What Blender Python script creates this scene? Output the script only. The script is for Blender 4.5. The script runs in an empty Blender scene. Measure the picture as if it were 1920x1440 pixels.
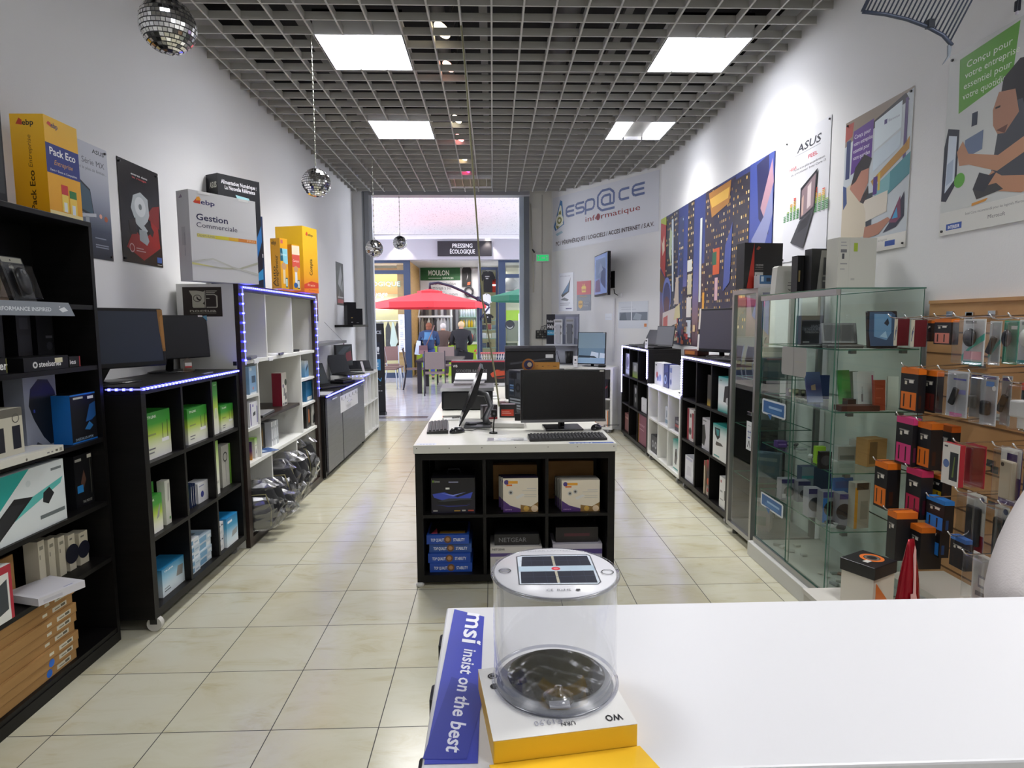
import bpy, bmesh, math, random
from mathutils import Vector as V, Matrix as M
SC = bpy.context.scene; COL = SC.collection
rnd = random.Random(7)
# ---------------------------------------------------------------- camera (room axes: x right, y into the shop, z up, metres)
EYE = 1.51; FPX = 1159.28; PITCH, YAW, ROLL = .1002052, .03060257, -.00567147
def cam_axes():
    f = V((math.sin(YAW)*math.cos(PITCH), math.cos(YAW)*math.cos(PITCH), -math.sin(PITCH)))
    r = V((math.cos(YAW), -math.sin(YAW), 0)); u = r.cross(f)
    return r*math.cos(ROLL)+u*math.sin(ROLL), -r*math.sin(ROLL)+u*math.cos(ROLL), f
CR, CU, CF = cam_axes()
cd = bpy.data.cameras.new('camera'); cam = bpy.data.objects.new('camera', cd); COL.objects.link(cam)
cd.sensor_width = 36; cd.sensor_fit = 'HORIZONTAL'; cd.lens = 36*FPX/1920; cd.clip_start = .02; cd.clip_end = 100
cam.matrix_world = M(((CR.x, CU.x, -CF.x, 0), (CR.y, CU.y, -CF.y, 0), (CR.z, CU.z, -CF.z, EYE), (0, 0, 0, 1)))
SC.camera = cam
def at(px, py, ax, val):
    """the room point seen at a pixel of the 1920x1440 photo, on the plane axis ax = val"""
    d = CR*((px-960)/FPX)-CU*((py-720)/FPX)+CF
    o = V((0, 0, EYE)); return o+d*((val-o[ax])/d[ax])
# ---------------------------------------------------------------- exposure, world, large lights
vs = SC.view_settings; vs.view_transform = 'Standard'; vs.look = 'None'; vs.gamma = 1; vs.use_curve_mapping = False; vs.exposure = 0.32
wd = bpy.data.worlds.new('world'); SC.world = wd; wd.use_nodes = True
wd.node_tree.nodes['Background'].inputs[0].default_value = (.75, .82, 1, 1); wd.node_tree.nodes['Background'].inputs[1].default_value = .12
def area(name, loc, sx, sy, power, col=(1, 1, 1), spread=180, rot=(0, 0, 0)):
    l = bpy.data.lights.new(name, 'AREA'); l.shape = 'RECTANGLE'; l.size = sx; l.size_y = sy; l.energy = power; l.color = col; l.spread = math.radians(spread)
    o = bpy.data.objects.new(name, l); COL.objects.link(o); o.location = loc; o.rotation_euler = rot; return o
ZC = 3.44                       # underside of the open-cell ceiling
PANELS = [(-.89, 4.7, 1), (-.89, 6.5, 1), (1.51, 4.7, 1), (1.51, 6.5, .6), (-.89, 1.1, .22), (1.51, 1.1, .8), (1.51, -.7, .5)]  # last panel, unseen behind the camera, is added to light the yellow box
for px_, py_, k_ in PANELS: area('panel_light', (px_, py_, ZC-.03), .58, .58, 20*k_, (1, .985, .955), 125)
for x_ in (-2.6, -.8, 1.0):
    for y_ in (11.5, 14.5): area('mall_light', (x_, y_, 3.74), 1.2, .6, 16, (.86, .88, 1))
for x_, r_ in ((-8.8, -1.5708), (7.8, 1.5708)): area('corridor_end_fill', (x_, 13.2, 1.9), 3.4, 6.0, 430, (.9, .93, 1), 180, (0, r_, 0))  # added fill lamps at the unseen corridor ends, brightening the corridor ceiling and fascia
area('laundry_light', (-.4, 18.3, 3.0), 1.6, 1.2, 40, (1, .96, .9)); area('laundry_light', (-3.2, 18.2, 3.0), 1.4, 1.2, 50, (1, .93, .8)); area('laundry_light', (1.9, 18.2, 3.0), 1.4, 1.2, 50, (.95, 1, .95))
# ---------------------------------------------------------------- materials
def lin(h):
    h = h.lstrip('#')
    if len(h) == 3: h = ''.join(c*2 for c in h)
    r = [int(h[i:i+2], 16)/255 for i in (0, 2, 4)]
    return tuple(c/12.92 if c <= .04045 else ((c+.055)/1.055)**2.4 for c in r)+(1,)
MC = {}
def mat(h, rough=.5, metal=0, emit=0, spec=.5, key=''):
    k = (h, rough, metal, emit, spec, key)
    if k in MC: return MC[k]
    m = bpy.data.materials.new('paint_'+h.lstrip('#')); m.use_nodes = True; b = m.node_tree.nodes['Principled BSDF']
    b.inputs['Base Color'].default_value = lin(h); b.inputs['Roughness'].default_value = rough; b.inputs['Metallic'].default_value = metal
    b.inputs['Specular IOR Level'].default_value = spec
    if emit: b.inputs['Emission Color'].default_value = lin(h); b.inputs['Emission Strength'].default_value = emit
    MC[k] = m; return m
def nodes(m): m.use_nodes = True; t = m.node_tree; return t, t.nodes['Principled BSDF']
def N(t, ty, ins=(), **kw):
    n = t.nodes.new(ty)
    for k, v in kw.items(): setattr(n, k, v)
    for k, v in (ins.items() if isinstance(ins, dict) else enumerate(ins)):
        if v is None: continue
        if isinstance(v, bpy.types.NodeSocket): t.links.new(v, n.inputs[k])
        else: n.inputs[k].default_value = v
    return n
def ramp(t, fac, stops, interp='LINEAR'):
    n = N(t, 'ShaderNodeValToRGB', [fac]); n.color_ramp.interpolation = interp; e = n.color_ramp.elements
    while len(e) < len(stops): e.new(.5)
    for q, (p, c) in zip(e, stops): q.position = p; q.color = lin(c) if isinstance(c, str) else c
    return n.outputs[0]
def grad(*stops, rough=.4, axis=2):
    """a printed colour blend across the thing's own height (or width)"""
    k = (stops, rough, axis)
    if k in MC: return MC[k]
    m = bpy.data.materials.new('printed_blend'); t, b = nodes(m)
    tc = N(t, 'ShaderNodeTexCoord'); s = N(t, 'ShaderNodeSeparateXYZ', [tc.outputs['Generated']])
    t.links.new(ramp(t, s.outputs[axis], [(i/(len(stops)-1), c) for i, c in enumerate(stops)]), b.inputs['Base Color']); b.inputs['Roughness'].default_value = rough
    MC[k] = m; return m
def wood(name, a, c, rough=.45, scale=(3, 3, 40), spec=.5):
    m = bpy.data.materials.new(name); t, b = nodes(m); tc = N(t, 'ShaderNodeTexCoord')
    mp = N(t, 'ShaderNodeMapping', {0: tc.outputs['Object'], 3: scale}); n = N(t, 'ShaderNodeTexNoise', {0: mp.outputs[0], 'Scale': 1.5, 'Detail': 5, 'Distortion': .6})
    t.links.new(ramp(t, n.outputs[0], [(.3, a), (.7, c)]), b.inputs['Base Color']); b.inputs['Roughness'].default_value = rough; b.inputs['Specular IOR Level'].default_value = spec; return m
def rough_paint(name, h, rough=.6, bump=.08, scale=180, var=.04):
    m = bpy.data.materials.new(name); t, b = nodes(m); tc = N(t, 'ShaderNodeTexCoord'); n = N(t, 'ShaderNodeTexNoise', {0: tc.outputs['Object'], 'Scale': scale, 'Detail': 3})
    n2 = N(t, 'ShaderNodeTexNoise', {0: tc.outputs['Object'], 'Scale': 1.7}); c = lin(h); d = tuple(x*(1-var*2) for x in c[:3])+(1,)
    t.links.new(ramp(t, n2.outputs[0], [(.3, d), (.7, c)]), b.inputs['Base Color']); b.inputs['Roughness'].default_value = rough
    bp = N(t, 'ShaderNodeBump', {'Strength': bump, 'Distance': .004, 'Height': n.outputs[0]}); t.links.new(bp.outputs[0], b.inputs['Normal']); return m
def tile_mat(name, x0, y0, s, a, c, d, grout, rough):
    m = bpy.data.materials.new(name); t, b = nodes(m); tc = N(t, 'ShaderNodeTexCoord'); sp = N(t, 'ShaderNodeSeparateXYZ', [tc.outputs['Object']])
    cell, edge = [], []
    for ax, o in ((0, x0), (1, y0)):
        q = N(t, 'ShaderNodeMath', [sp.outputs[ax], -o], operation='ADD'); q = N(t, 'ShaderNodeMath', [q.outputs[0], s], operation='DIVIDE')
        fl = N(t, 'ShaderNodeMath', [q.outputs[0]], operation='FLOOR'); fr = N(t, 'ShaderNodeMath', [q.outputs[0]], operation='FRACT')
        h = N(t, 'ShaderNodeMath', [fr.outputs[0], .5], operation='SUBTRACT'); h = N(t, 'ShaderNodeMath', [h.outputs[0]], operation='ABSOLUTE')
        cell.append(fl.outputs[0]); edge.append(h.outputs[0])
    mx = N(t, 'ShaderNodeMath', edge, operation='MAXIMUM'); g = N(t, 'ShaderNodeMath', [mx.outputs[0], .4952], operation='GREATER_THAN')
    cb = N(t, 'ShaderNodeCombineXYZ', [cell[0], cell[1], 0.0]); wn = N(t, 'ShaderNodeTexWhiteNoise', [cb.outputs[0]], noise_dimensions='3D')
    off = N(t, 'ShaderNodeVectorMath', [wn.outputs['Color'], (40, 40, 40)], operation='MULTIPLY'); co = N(t, 'ShaderNodeVectorMath', [tc.outputs['Object'], off.outputs[0]], operation='ADD')
    mp = N(t, 'ShaderNodeMapping', {0: co.outputs[0], 2: (0, 0, .6), 3: (2.2, 5.5, 1)})
    n1 = N(t, 'ShaderNodeTexNoise', {0: mp.outputs[0], 'Scale': 1.6, 'Detail': 6, 'Roughness': .62, 'Distortion': .8})
    n2 = N(t, 'ShaderNodeTexNoise', {0: co.outputs[0], 'Scale': 2.2, 'Detail': 2})
    c1 = ramp(t, n1.outputs[0], [(.28, d), (.42, c), (.55, a), (.8, a)]); c2 = ramp(t, n2.outputs[0], [(.4, (1, 1, 1, 1)), (.75, (.95, .91, .84, 1))])
    mu = N(t, 'ShaderNodeMix', {0: 1.0, 6: c1, 7: c2}, data_type='RGBA', blend_type='MULTIPLY')
    mm = N(t, 'ShaderNodeMix', {0: g.outputs[0], 6: mu.outputs[2], 7: lin(grout)}, data_type='RGBA'); t.links.new(mm.outputs[2], b.inputs['Base Color'])
    rr = N(t, 'ShaderNodeMath', [g.outputs[0], .5, rough], operation='MULTIPLY_ADD'); t.links.new(rr.outputs[0], b.inputs['Roughness'])
    bp = N(t, 'ShaderNodeBump', {'Strength': .4, 'Distance': .002, 'Height': g.outputs[0]}, invert=True); t.links.new(bp.outputs[0], b.inputs['Normal']); return m
def thin_glass(name, tint=(.90, .95, .92, 1), refl=1.0, rough=.0):
    m = bpy.data.materials.new(name); m.use_nodes = True; t = m.node_tree; t.nodes.remove(t.nodes['Principled BSDF']); o = t.nodes['Material Output']
    tr = N(t, 'ShaderNodeBsdfTransparent', [tint]); gl = N(t, 'ShaderNodeBsdfGlossy', [(1, 1, 1, 1)]); gl.inputs['Roughness'].default_value = rough
    lw = N(t, 'ShaderNodeLayerWeight', {0: .5}); p5 = N(t, 'ShaderNodeMath', [lw.outputs['Facing'], 5.0], operation='POWER'); f = N(t, 'ShaderNodeMath', [p5.outputs[0], .95*refl, .06*refl], operation='MULTIPLY_ADD', use_clamp=True)
    mx = N(t, 'ShaderNodeMixShader', [f.outputs[0], tr.outputs[0], gl.outputs[0]]); t.links.new(mx.outputs[0], o.inputs[0]); return m
BLK = wood('blackbrown_foil', '0b0a0a', '141212', .45, (3, 3, 40), .28); DKB = wood('dark_brown_foil', '241a17', '33251f', .4); WHT = rough_paint('white_foil', 'e9e9e4', .35, .02, 60, .01)
WALL = rough_paint('white_wall_paint', 'e6e6e6', .75, .12, 120, .01); GREYF = wood('grey_foil', '58585c', '66666a', .35); TAN = wood('tan_hardboard', 'b98a5a', 'c89a68', .6, (2, 2, 6))
GLS = thin_glass('clear_glass'); PLA = thin_glass('clear_plastic', (.93, .94, .95, 1), 1.6, .08); WRAP = thin_glass('crinkled_wrap', (.80, .80, .81, 1), 3.2, .22); GEDGE = mat('3f6b5c', .15); CHR = mat('d8d8dc', .18, 1); ALU = mat('a9a9a8', .38, 1)
BP = mat('0e0e10', .4, 0, 0, .35); BG = mat('0b0b0d', .12); CARD = wood('brown_cardboard', 'a67d4a', 'ae8550', .8, (4, 4, 30)); GRAYP = mat('77777b', .4)
LEDB = mat('3a3cff', .4, 0, 19); LEDW = mat('b9b4ff', .4, 0, 14)
# ---------------------------------------------------------------- mesh building
class MB:
    def __init__(s): s.v = []; s.f = []; s.mi = []; s.sm = []; s.mats = []; s.T = M(); s.L = 0
    def m_(s, m):
        if isinstance(m, str): m = mat(m)
        if m not in s.mats: s.mats.append(m)
        return s.mats.index(m)
    def add(s, vs, fs, m, smooth=False):
        o = len(s.v); k = s.m_(m); s.v += [tuple(s.T @ V(p)) for p in vs]
        s.f += [[o+i for i in f] for f in fs]; s.mi += [k]*len(fs); s.sm += [smooth]*len(fs); return s
    def bm(s, b, m, smooth=False):
        b.verts.index_update(); s.add([v.co[:] for v in b.verts], [[v.index for v in f.verts] for f in b.faces], m, smooth); b.free(); return s
    def box(s, x0, x1, y0, y1, z0, z1, m, bev=0, seg=2):
        x0, x1 = sorted((x0, x1)); y0, y1 = sorted((y0, y1)); z0, z1 = sorted((z0, z1))
        p = [(x, y, z) for z in (z0, z1) for y in (y0, y1) for x in (x0, x1)]; f = [(0, 2, 3, 1), (4, 5, 7, 6), (0, 1, 5, 4), (2, 6, 7, 3), (1, 3, 7, 5), (0, 4, 6, 2)]
        if not bev: return s.add(p, f, m)
        b = bmesh.new(); q = [b.verts.new(c) for c in p]; [b.faces.new([q[i] for i in g]) for g in f]
        bmesh.ops.bevel(b, geom=b.edges[:], offset=bev, segments=seg, profile=.5, affect='EDGES'); return s.bm(b, m, False)
    def poly(s, pts, m): return s.add(pts, [list(range(len(pts)))], m)
    def prism(s, pts, d, m, smooth=False):
        """planar loop pts pushed along vector d"""
        n = len(pts); d = V(d); a = [V(p) for p in pts]
        return s.add([p[:] for p in a]+[(p+d)[:] for p in a], [list(range(n))[::-1], list(range(n, 2*n))]+[[i, (i+1) % n, n+(i+1) % n, n+i] for i in range(n)], m, smooth)
    def cyl(s, p, q, r, m, n=14, r1=None, smooth=True, caps=True):
        p, q = V(p), V(q); r1 = r if r1 is None else r1; z = (q-p).normalized(); x = z.orthogonal().normalized(); y = z.cross(x)
        vs = [(c+x*math.cos(2*math.pi*i/n)*e+y*math.sin(2*math.pi*i/n)*e)[:] for c, e in ((p, r), (q, r1)) for i in range(n)]
        s.add(vs, [[i, (i+1) % n, n+(i+1) % n, n+i] for i in range(n)], m, smooth)
        if caps: s.add(vs, [list(range(n))[::-1], list(range(n, 2*n))], m)
        return s
    def tube(s, pts, r, m, n=8):
        pts = [V(p) for p in pts]; vs = []; x = None
        for i, p in enumerate(pts):
            t = (pts[min(i+1, len(pts)-1)]-pts[max(i-1, 0)]).normalized()
            x = t.orthogonal().normalized() if x is None else (x-t*x.dot(t)).normalized(); y = t.cross(x); rr = r[i] if isinstance(r, (list, tuple)) else r
            vs += [(p+x*math.cos(2*math.pi*k/n)*rr+y*math.sin(2*math.pi*k/n)*rr)[:] for k in range(n)]
        fs = [[i*n+k, i*n+(k+1) % n, (i+1)*n+(k+1) % n, (i+1)*n+k] for i in range(len(pts)-1) for k in range(n)]
        return s.add(vs, fs+[list(range(n))[::-1], list(range(len(vs)-n, len(vs)))], m, True)
    def lathe(s, prof, m, n=28, c=(0, 0, 0), smooth=True):
        vs = [(c[0]+r*math.cos(2*math.pi*k/n), c[1]+r*math.sin(2*math.pi*k/n), c[2]+z) for r, z in prof for k in range(n)]
        return s.add(vs, [[i*n+k, i*n+(k+1) % n, (i+1)*n+(k+1) % n, (i+1)*n+k] for i in range(len(prof)-1) for k in range(n)], m, smooth)
    def ell(s, c, r, m, n=18, k=10):
        r = (r,)*3 if not isinstance(r, (tuple, list)) else r
        T = s.T; s.T = T @ M.Translation(c) @ M.Diagonal((r[0], r[1], r[2], 1)); s.lathe([(max(1e-4, math.sin(math.pi*i/k)), -math.cos(math.pi*i/k)) for i in range(k+1)], m, n); s.T = T; return s
    def disc(s, c, r, m, n=20, u=(1, 0, 0), v=(0, 0, 1), ru=None):
        u, v, c = V(u), V(v), V(c); ru = ru or r
        return s.poly([(c+u*math.cos(2*math.pi*i/n)*ru+v*math.sin(2*math.pi*i/n)*r)[:] for i in range(n)], m)
    def obj(s, name, parent=None, loc=(0, 0, 0), rz=0):
        me = bpy.data.meshes.new(name); me.from_pydata(s.v, [], s.f)
        for m in s.mats: me.materials.append(m)
        me.polygons.foreach_set('material_index', s.mi); me.polygons.foreach_set('use_smooth', s.sm); me.update()
        o = bpy.data.objects.new(name, me); COL.objects.link(o); o.location = loc; o.rotation_euler = (0, 0, rz)
        if parent: o.parent = parent
        return o
GL = {}
def glyphs(txt, bold=False):
    """triangulated lettering, cap height 1, starting at x = 0"""
    k = (txt, bold)
    if k in GL: return GL[k]
    def raw(tx):
        cu = bpy.data.curves.new('lettering', 'FONT'); cu.body = tx; cu.resolution_u = 2; cu.offset = .018 if bold else 0
        o = bpy.data.objects.new('lettering', cu); COL.objects.link(o); bpy.context.view_layer.update()
        me = bpy.data.meshes.new_from_object(o.evaluated_get(bpy.context.evaluated_depsgraph_get())); vs = [v.co.copy() for v in me.vertices]; fs = [list(p.vertices) for p in me.polygons]
        bpy.data.objects.remove(o); bpy.data.curves.remove(cu); bpy.data.meshes.remove(me); return vs, fs
    if 'cap' not in GL: GL['cap'] = max(v.y for v in raw('H')[0])
    vs, fs = raw(txt); c = GL['cap']; x0 = min((v.x for v in vs), default=0)
    GL[k] = ([((v.x-x0)/c, v.y/c) for v in vs], fs, (max((v.x for v in vs), default=1)-x0)/c); return GL[k]
EPS = .00022
def art(b, spec, P, W, H):
    """printed graphics: P(u, v, lift) maps the face (0..1) to local points; items: r u0 v0 u1 v1 col | p u v u v.. col | d u v r col | o u v r w col | t u v h w col text (h, w in face units, w 0 = natural, T centred, suffix b bold, i italic, V upward, W downward)"""
    for it in spec.split(';'):
        it = it.strip()
        if not it: continue
        a = it.split(' ', 1)[0]; k = a[0]; b.L += .25; l = EPS*(1+b.L)
        if k in 'tT':
            u, v, h, w, col, txt = it.split(' ', 6)[1:]; u, v, h, w = map(float, (u, v, h, w)); g, fs, gw = glyphs(txt, 'b' in a); up = 'V' in a; dn = 'W' in a
            hh = h*(W if up or dn else H); sx = hh if not w else w*(H if up or dn else W)/gw
            pts = []
            for x, y in g:
                X = x*sx-(gw*sx/2 if k == 'T' else 0); Y = y*hh
                if 'i' in a: X += Y*.25
                if up: X, Y = -Y, X
                if dn: X, Y = Y, -X
                pts.append(P(u+X/W, v+Y/H, l))
            b.add(pts, fs, col_(col)); continue
        q = it.split(); col = q[-1]; n = [float(x) for x in q[1:-1]]
        if k == 'r': b.poly([P(n[0], n[1], l), P(n[2], n[1], l), P(n[2], n[3], l), P(n[0], n[3], l)], col_(col))
        elif k == 'p': b.poly([P(n[i], n[i+1], l) for i in range(0, len(n), 2)], col_(col))
        elif k == 'd': rx = n[3] if len(n) > 3 else n[2]*H/W; b.poly([P(n[0]+rx*math.cos(i*math.pi/12), n[1]+n[2]*math.sin(i*math.pi/12), l) for i in range(24)], col_(col))
        elif k == 'o':
            vs = [P(n[0]+r*H/W*math.cos(i*math.pi/12), n[1]+r*math.sin(i*math.pi/12), l) for r in (n[2], n[2]-n[3]) for i in range(24)]
            b.add(vs, [[i, (i+1) % 24, 24+(i+1) % 24, 24+i] for i in range(24)], col_(col))
def col_(c):
    if c.startswith('$'): return {'$chr': CHR, '$gls': PLA, '$bg': BG}[c]
    return mat(c, .4)
def carton(b, w, h, d, base, spec='', bev=0):
    """a box standing on z = 0 with its front at y = 0 (towards -y); '@F @L @R @T' switch the printed face"""
    b.box(-w/2, w/2, 0, d, 0, h, base, bev)
    fc = {'F': (lambda u, v, l: (-w/2+u*w, -l, v*h), w, h), 'L': (lambda u, v, l: (-w/2-l, d*(1-u), v*h), d, h), 'R': (lambda u, v, l: (w/2+l, d*u, v*h), d, h), 'T': (lambda u, v, l: (-w/2+u*w, d*v, h+l), w, d)}
    cur = 'F'
    for part in ('@F '+spec if not spec.startswith('@') else spec).split('@')[1:]:
        b.L = 0; art(b, part[1:], *fc[part[0]])
    return b
def tag(o, label, cat, group=None, kind=None):
    o['label'] = label; o['category'] = cat
    if group: o['group'] = group
    if kind: o['kind'] = kind
    return o
def root(name, label, cat, loc=(0, 0, 0), rz=0, group=None):
    o = bpy.data.objects.new(name, None); o.empty_display_size = .1; COL.objects.link(o); o.location = loc; o.rotation_euler = (0, 0, rz); return tag(o, label, cat, group)
def struct(name, b, kind='structure'): o = b.obj(name); o['kind'] = kind; return o
def copy_tree(o, parent=None):
    c = o.copy(); COL.objects.link(c)
    if parent: c.parent = parent
    for ch in [x for x in COL.objects if x.parent == o]: copy_tree(ch, c)
    return c
LIM = []                        # clear widths of the compartments being filled
RZ = {'F': 0, 'L': math.pi/2, 'R': -math.pi/2}
def pbox(name, label, cat, face, plane, a, c, d, base, spec='', z0=None, group=None, tilt=0, yaw=0, bev=0):
    """a carton placed by two photo points on its front plane (face F: y = plane, L/R: x = plane): a top corner, c the diagonally opposite bottom corner"""
    ax = 1 if face == 'F' else 0; A = at(*a, ax, plane); C_ = at(*c, ax, plane); o = 1-ax
    lo, hi = sorted((A[o], C_[o])); mid = (lo+hi)/2
    for q0, q1 in LIM:
        if q0 < mid < q1: lo, hi = max(lo, q0), min(hi, q1)
    w = hi-lo; zb = C_.z if z0 is None else z0; h = A.z-zb; m = (lo+hi)/2
    b = MB(); carton(b, w, h, d, base, spec, bev); ob = b.obj(name, None, (m, plane, zb) if ax else (plane, m, zb), RZ[face]+yaw)
    if tilt: ob.rotation_euler[0] = tilt
    return tag(ob, label, cat, group)
# ================================================================ the room
XL, XR, YB, YF = -2.07, 2.14, -1.6, 9.6
b = MB(); b.poly([(XL-.1, YB-.1, 0), (XR+.2, YB-.1, 0), (XR+.2, 9.45, 0), (XL-.1, 9.45, 0)], tile_mat('cream_marbled_tile', -1.641, 3.393, .40023, 'cac8b3', 'c6c3ab', 'bbb394', '3d3b38', .2)); struct('floor', b)
b = MB(); b.poly([(-9, 9.45, 0), (8, 9.45, 0), (8, 21, 0), (-9, 21, 0)], tile_mat('grey_white_mall_tile', -1.641, 10.3, .40023, 'd3d3da', 'c9c9d0', 'b9b8c2', '77777c', .1)); struct('floor', b)
b = MB(); b.box(-1.85, -1.05, 9.72, 9.95, .0005, .002, mat('6d6a70', .25)); b.box(-.85, .55, 9.72, 9.95, .0005, .002, mat('6d6a70', .25)); struct('trim_1', b)
b = MB(); b.box(XL-.1, XL, YB, YF, 0, 3.75, WALL); struct('wall_left', b)
b = MB(); b.box(XR, XR+.1, YB, 7.93, 0, 3.75, WALL); struct('wall_right', b)
b = MB(); b.box(XL-.1, XR+.1, YB-.1, YB, 0, 3.75, WALL); struct('wall_back', b)
AN0, AN1 = V((XR, 7.93, 0)), V((.92, 9.68, 0)); AD = (AN1-AN0).normalized(); AN = V((AD.y, -AD.x, 0)); AN = AN if AN.y < 0 else -AN   # the angled wall
b = MB(); b.prism([AN0[:], AN1[:], (AN1-AN*.1)[:], (AN0-AN*.1+V((.1, 0, 0)))[:]], (0, 0, 3.75), WALL); struct('wall_angled', b)
b = MB(); b.box(.57, .93, 9.68, 9.8, 0, 3.75, rough_paint('cream_wall_paint', 'dcdad0', .7)); b.box(.77, .775, 9.672, 9.68, 0, 3.44, '8a8884'); struct('wall_front', b)
b = MB(); b.box(XL, -1.93, 9.5, 9.62, 0, 3.75, WALL); struct('wall_front_left', b)
b = MB(); b.box(-1.93, -1.83, 9.48, 9.64, 0, 3.44, mat('8c8f94', .4)); b.box(-1.905, -1.9, 9.474, 9.48, 0, 3.44, '55585c'); b.box(-1.83, -1.79, 9.52, 9.6, 0, 3.4, mat('c9ced4', .3)); struct('door_frame_1', b)
b = MB(); b.box(.49, .57, 9.6, 9.78, 0, 3.44, mat('70757c', .4)); b.box(.42, .49, 9.64, 9.74, 0, 3.4, mat('c4d0de', .3)); struct('door_frame_2', b)
b = MB(); b.box(-1.93, .57, 9.5, 9.7, 3.4, 3.75, mat('9a9a9e', .5)); struct('trim_2', b)
# open-cell ceiling: blades every 0.2 m; four cells' width is left free where each square fixture sits
GRID = rough_paint('grey_white_blade', 'b4b3ae', .5, .02, 60, .01); b = MB(); T_, HB = .006, .05
holes = [(x-.29, x+.29, y-.29, y+.29) for x, y, k in PANELS]+[(-.58, 0, 8.62, 9.18)]
def spans(lo, hi, cuts):
    out = [(lo, hi)]
    for c0, c1 in cuts: out = [s for a, e in out for s in ((a, min(e, c0)), (max(a, c1), e)) if s[1]-s[0] > .01]
    return out
for k in range(-11, 11):
    x = .01+.2*k
    if XL < x < XR:
        for a, e in spans(YB, 9.48, [(h[2], h[3]) for h in holes if h[0] < x < h[1]]): b.box(x-T_, x+T_, a, e, ZC, ZC+HB, GRID)
for k in range(-28, 28):
    y = 4.01+.2*k
    if YB < y < 9.48:
        xr = XR if y < 7.93 else AN0.x+(y-7.93)*(AN1.x-AN0.x)/(AN1.y-AN0.y)
        for a, e in spans(XL, xr, [(h[0], h[1]) for h in holes if h[2] < y < h[3]]): b.box(a, e, y-T_, y+T_, ZC+.0005, ZC+HB, GRID)
struct('ceiling', b)
b = MB(); b.box(XL-.1, XR+.1, YB-.1, 9.8, 4.1, 4.15, mat('1c1b1b', .9)); struct('ceiling_void', b)
for q, (X0, X1, Y0, Y1) in enumerate([(XL-.1, XL-.05, YB-.1, 9.8), (XR+.05, XR+.1, YB-.1, 9.8), (XL-.1, XR+.1, YB-.1, YB-.05), (XL-.1, XR+.1, 9.75, 9.8)]):
    b = MB(); b.box(X0, X1, Y0, Y1, 3.75, 4.1, mat('1c1b1b', .9)); struct('ceiling_void_side', b)
b = MB()
for x in (-1.4, -.05, 1.0): b.box(x-.03, x+.03, YB, 9.4, 3.72, 3.76, mat('6c6a66', .5))
b.cyl((-.4, YB, 3.85), (-.4, 9.4, 3.85), .06, '55534f'); b.cyl((.6, YB, 3.9), (.6, 9.4, 3.9), .1, '4a4846'); b.cyl((XL, 5.9, 3.8), (XR, 5.9, 3.8), .03, '6a6864'); b.cyl((XL, 7.3, 3.82), (XR, 7.3, 3.82), .04, '5a5854'); struct('trim_3', b)
# corridor shell
PERF = bpy.data.materials.new('perforated_white_tile'); t, bs = nodes(PERF); tc = N(t, 'ShaderNodeTexCoord'); vo = N(t, 'ShaderNodeTexVoronoi', {0: tc.outputs['Object'], 'Scale': 20}); nz = N(t, 'ShaderNodeTexNoise', {0: tc.outputs['Object'], 'Scale': 9})
th = N(t, 'ShaderNodeMath', [nz.outputs[0], .36], operation='MULTIPLY'); g = N(t, 'ShaderNodeMath', [vo.outputs['Distance'], th.outputs[0]], operation='GREATER_THAN'); t.links.new(ramp(t, g.outputs[0], [(.4, '8b8ba0'), (.6, 'f2f2fa')]), bs.inputs['Base Color']); bs.inputs['Roughness'].default_value = .8
b = MB(); b.box(-9, 8, 9.8, 16.6, 3.8, 3.85, PERF); struct('ceiling_corridor', b)
for q, (x0, x1) in enumerate([(-9, XL-.1), (XR+.1, 8)]):
    b = MB(); b.box(x0, x1, 9.62, 9.8, 0, 3.8, WALL); struct('wall_corridor', b)
b = MB(); b.box(-9.1, -9, 9.6, 21, 0, 3.85, WALL); struct('wall_corridor_end', b)
b = MB(); b.box(8, 8.1, 9.6, 21, 0, 3.85, WALL); struct('wall_corridor_end', b)
# ================================================================ light fixtures
def fixture(x, y, on, label, grp):
    r = root('ceiling_light', label, 'ceiling light', (x, y, ZC), 0, grp); b = MB()
    for a, c, e, f in ((-.3, .3, -.3, -.29), (-.3, .3, .29, .3), (-.3, -.29, -.29, .29), (.29, .3, -.29, .29)): b.box(a, c, e, f, 0, .09, mat('e4e4e6', .3))
    b.box(-.3, .3, -.3, .3, .09, .1, mat('d8d8da', .3)); b.obj('housing', r); E_ = mat('f4f6ff', .4, 0, 9)
    if on == 'full': b = MB(); b.box(-.288, .288, -.288, .288, .004, .012, E_); b.obj('diffuser', r)
    if on == 'half':
        for s in (-1, 1): b = MB(); b.box(s*.288, s*.12, -.288, .288, .004, .012, E_); b.obj('diffuser', r)
        b = MB(); b.box(-.115, .115, -.285, .285, .03, .035, mat('b9b7ad', .3, .6)); b.obj('reflector', r)
    if on == 'off':
        b = MB(); b.box(-.285, .285, -.285, .285, .06, .065, mat('d8d4c0', .15, .9)); b.obj('reflector', r); b = MB()
        for k in range(-2, 3): b.box(-.285, .285, k*.11-.003, k*.11+.003, .005, .05, mat('e0ded2', .2, .8)); b.box(k*.11-.003, k*.11+.003, -.285, .285, .0055, .0495, mat('e0ded2', .2, .8))
        b.obj('louvre', r)
    else:
        b = MB(); b.box(-.3, .3, -.3, -.297, .1, .16, mat('3a3a3c', .15, .9)); b.obj('gear_tray', r)
    return r
for (x, y, k), lb, on in zip(PANELS, ['lit square ceiling light, the near left one of those in view', 'lit square ceiling light further down the left side, above the hanging mirror balls', 'lit square ceiling light, the near right one of those in view', 'square ceiling light with two lit strips and an unlit middle, far right'], ['full', 'full', 'full', 'half']): fixture(x, y, on, lb, 'square ceiling lights')
for x, y, k in PANELS[4:]: fixture(x, y, 'full', 'lit square ceiling light over the counter end of the shop, outside the picture', 'square ceiling lights over the counter end')
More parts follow.
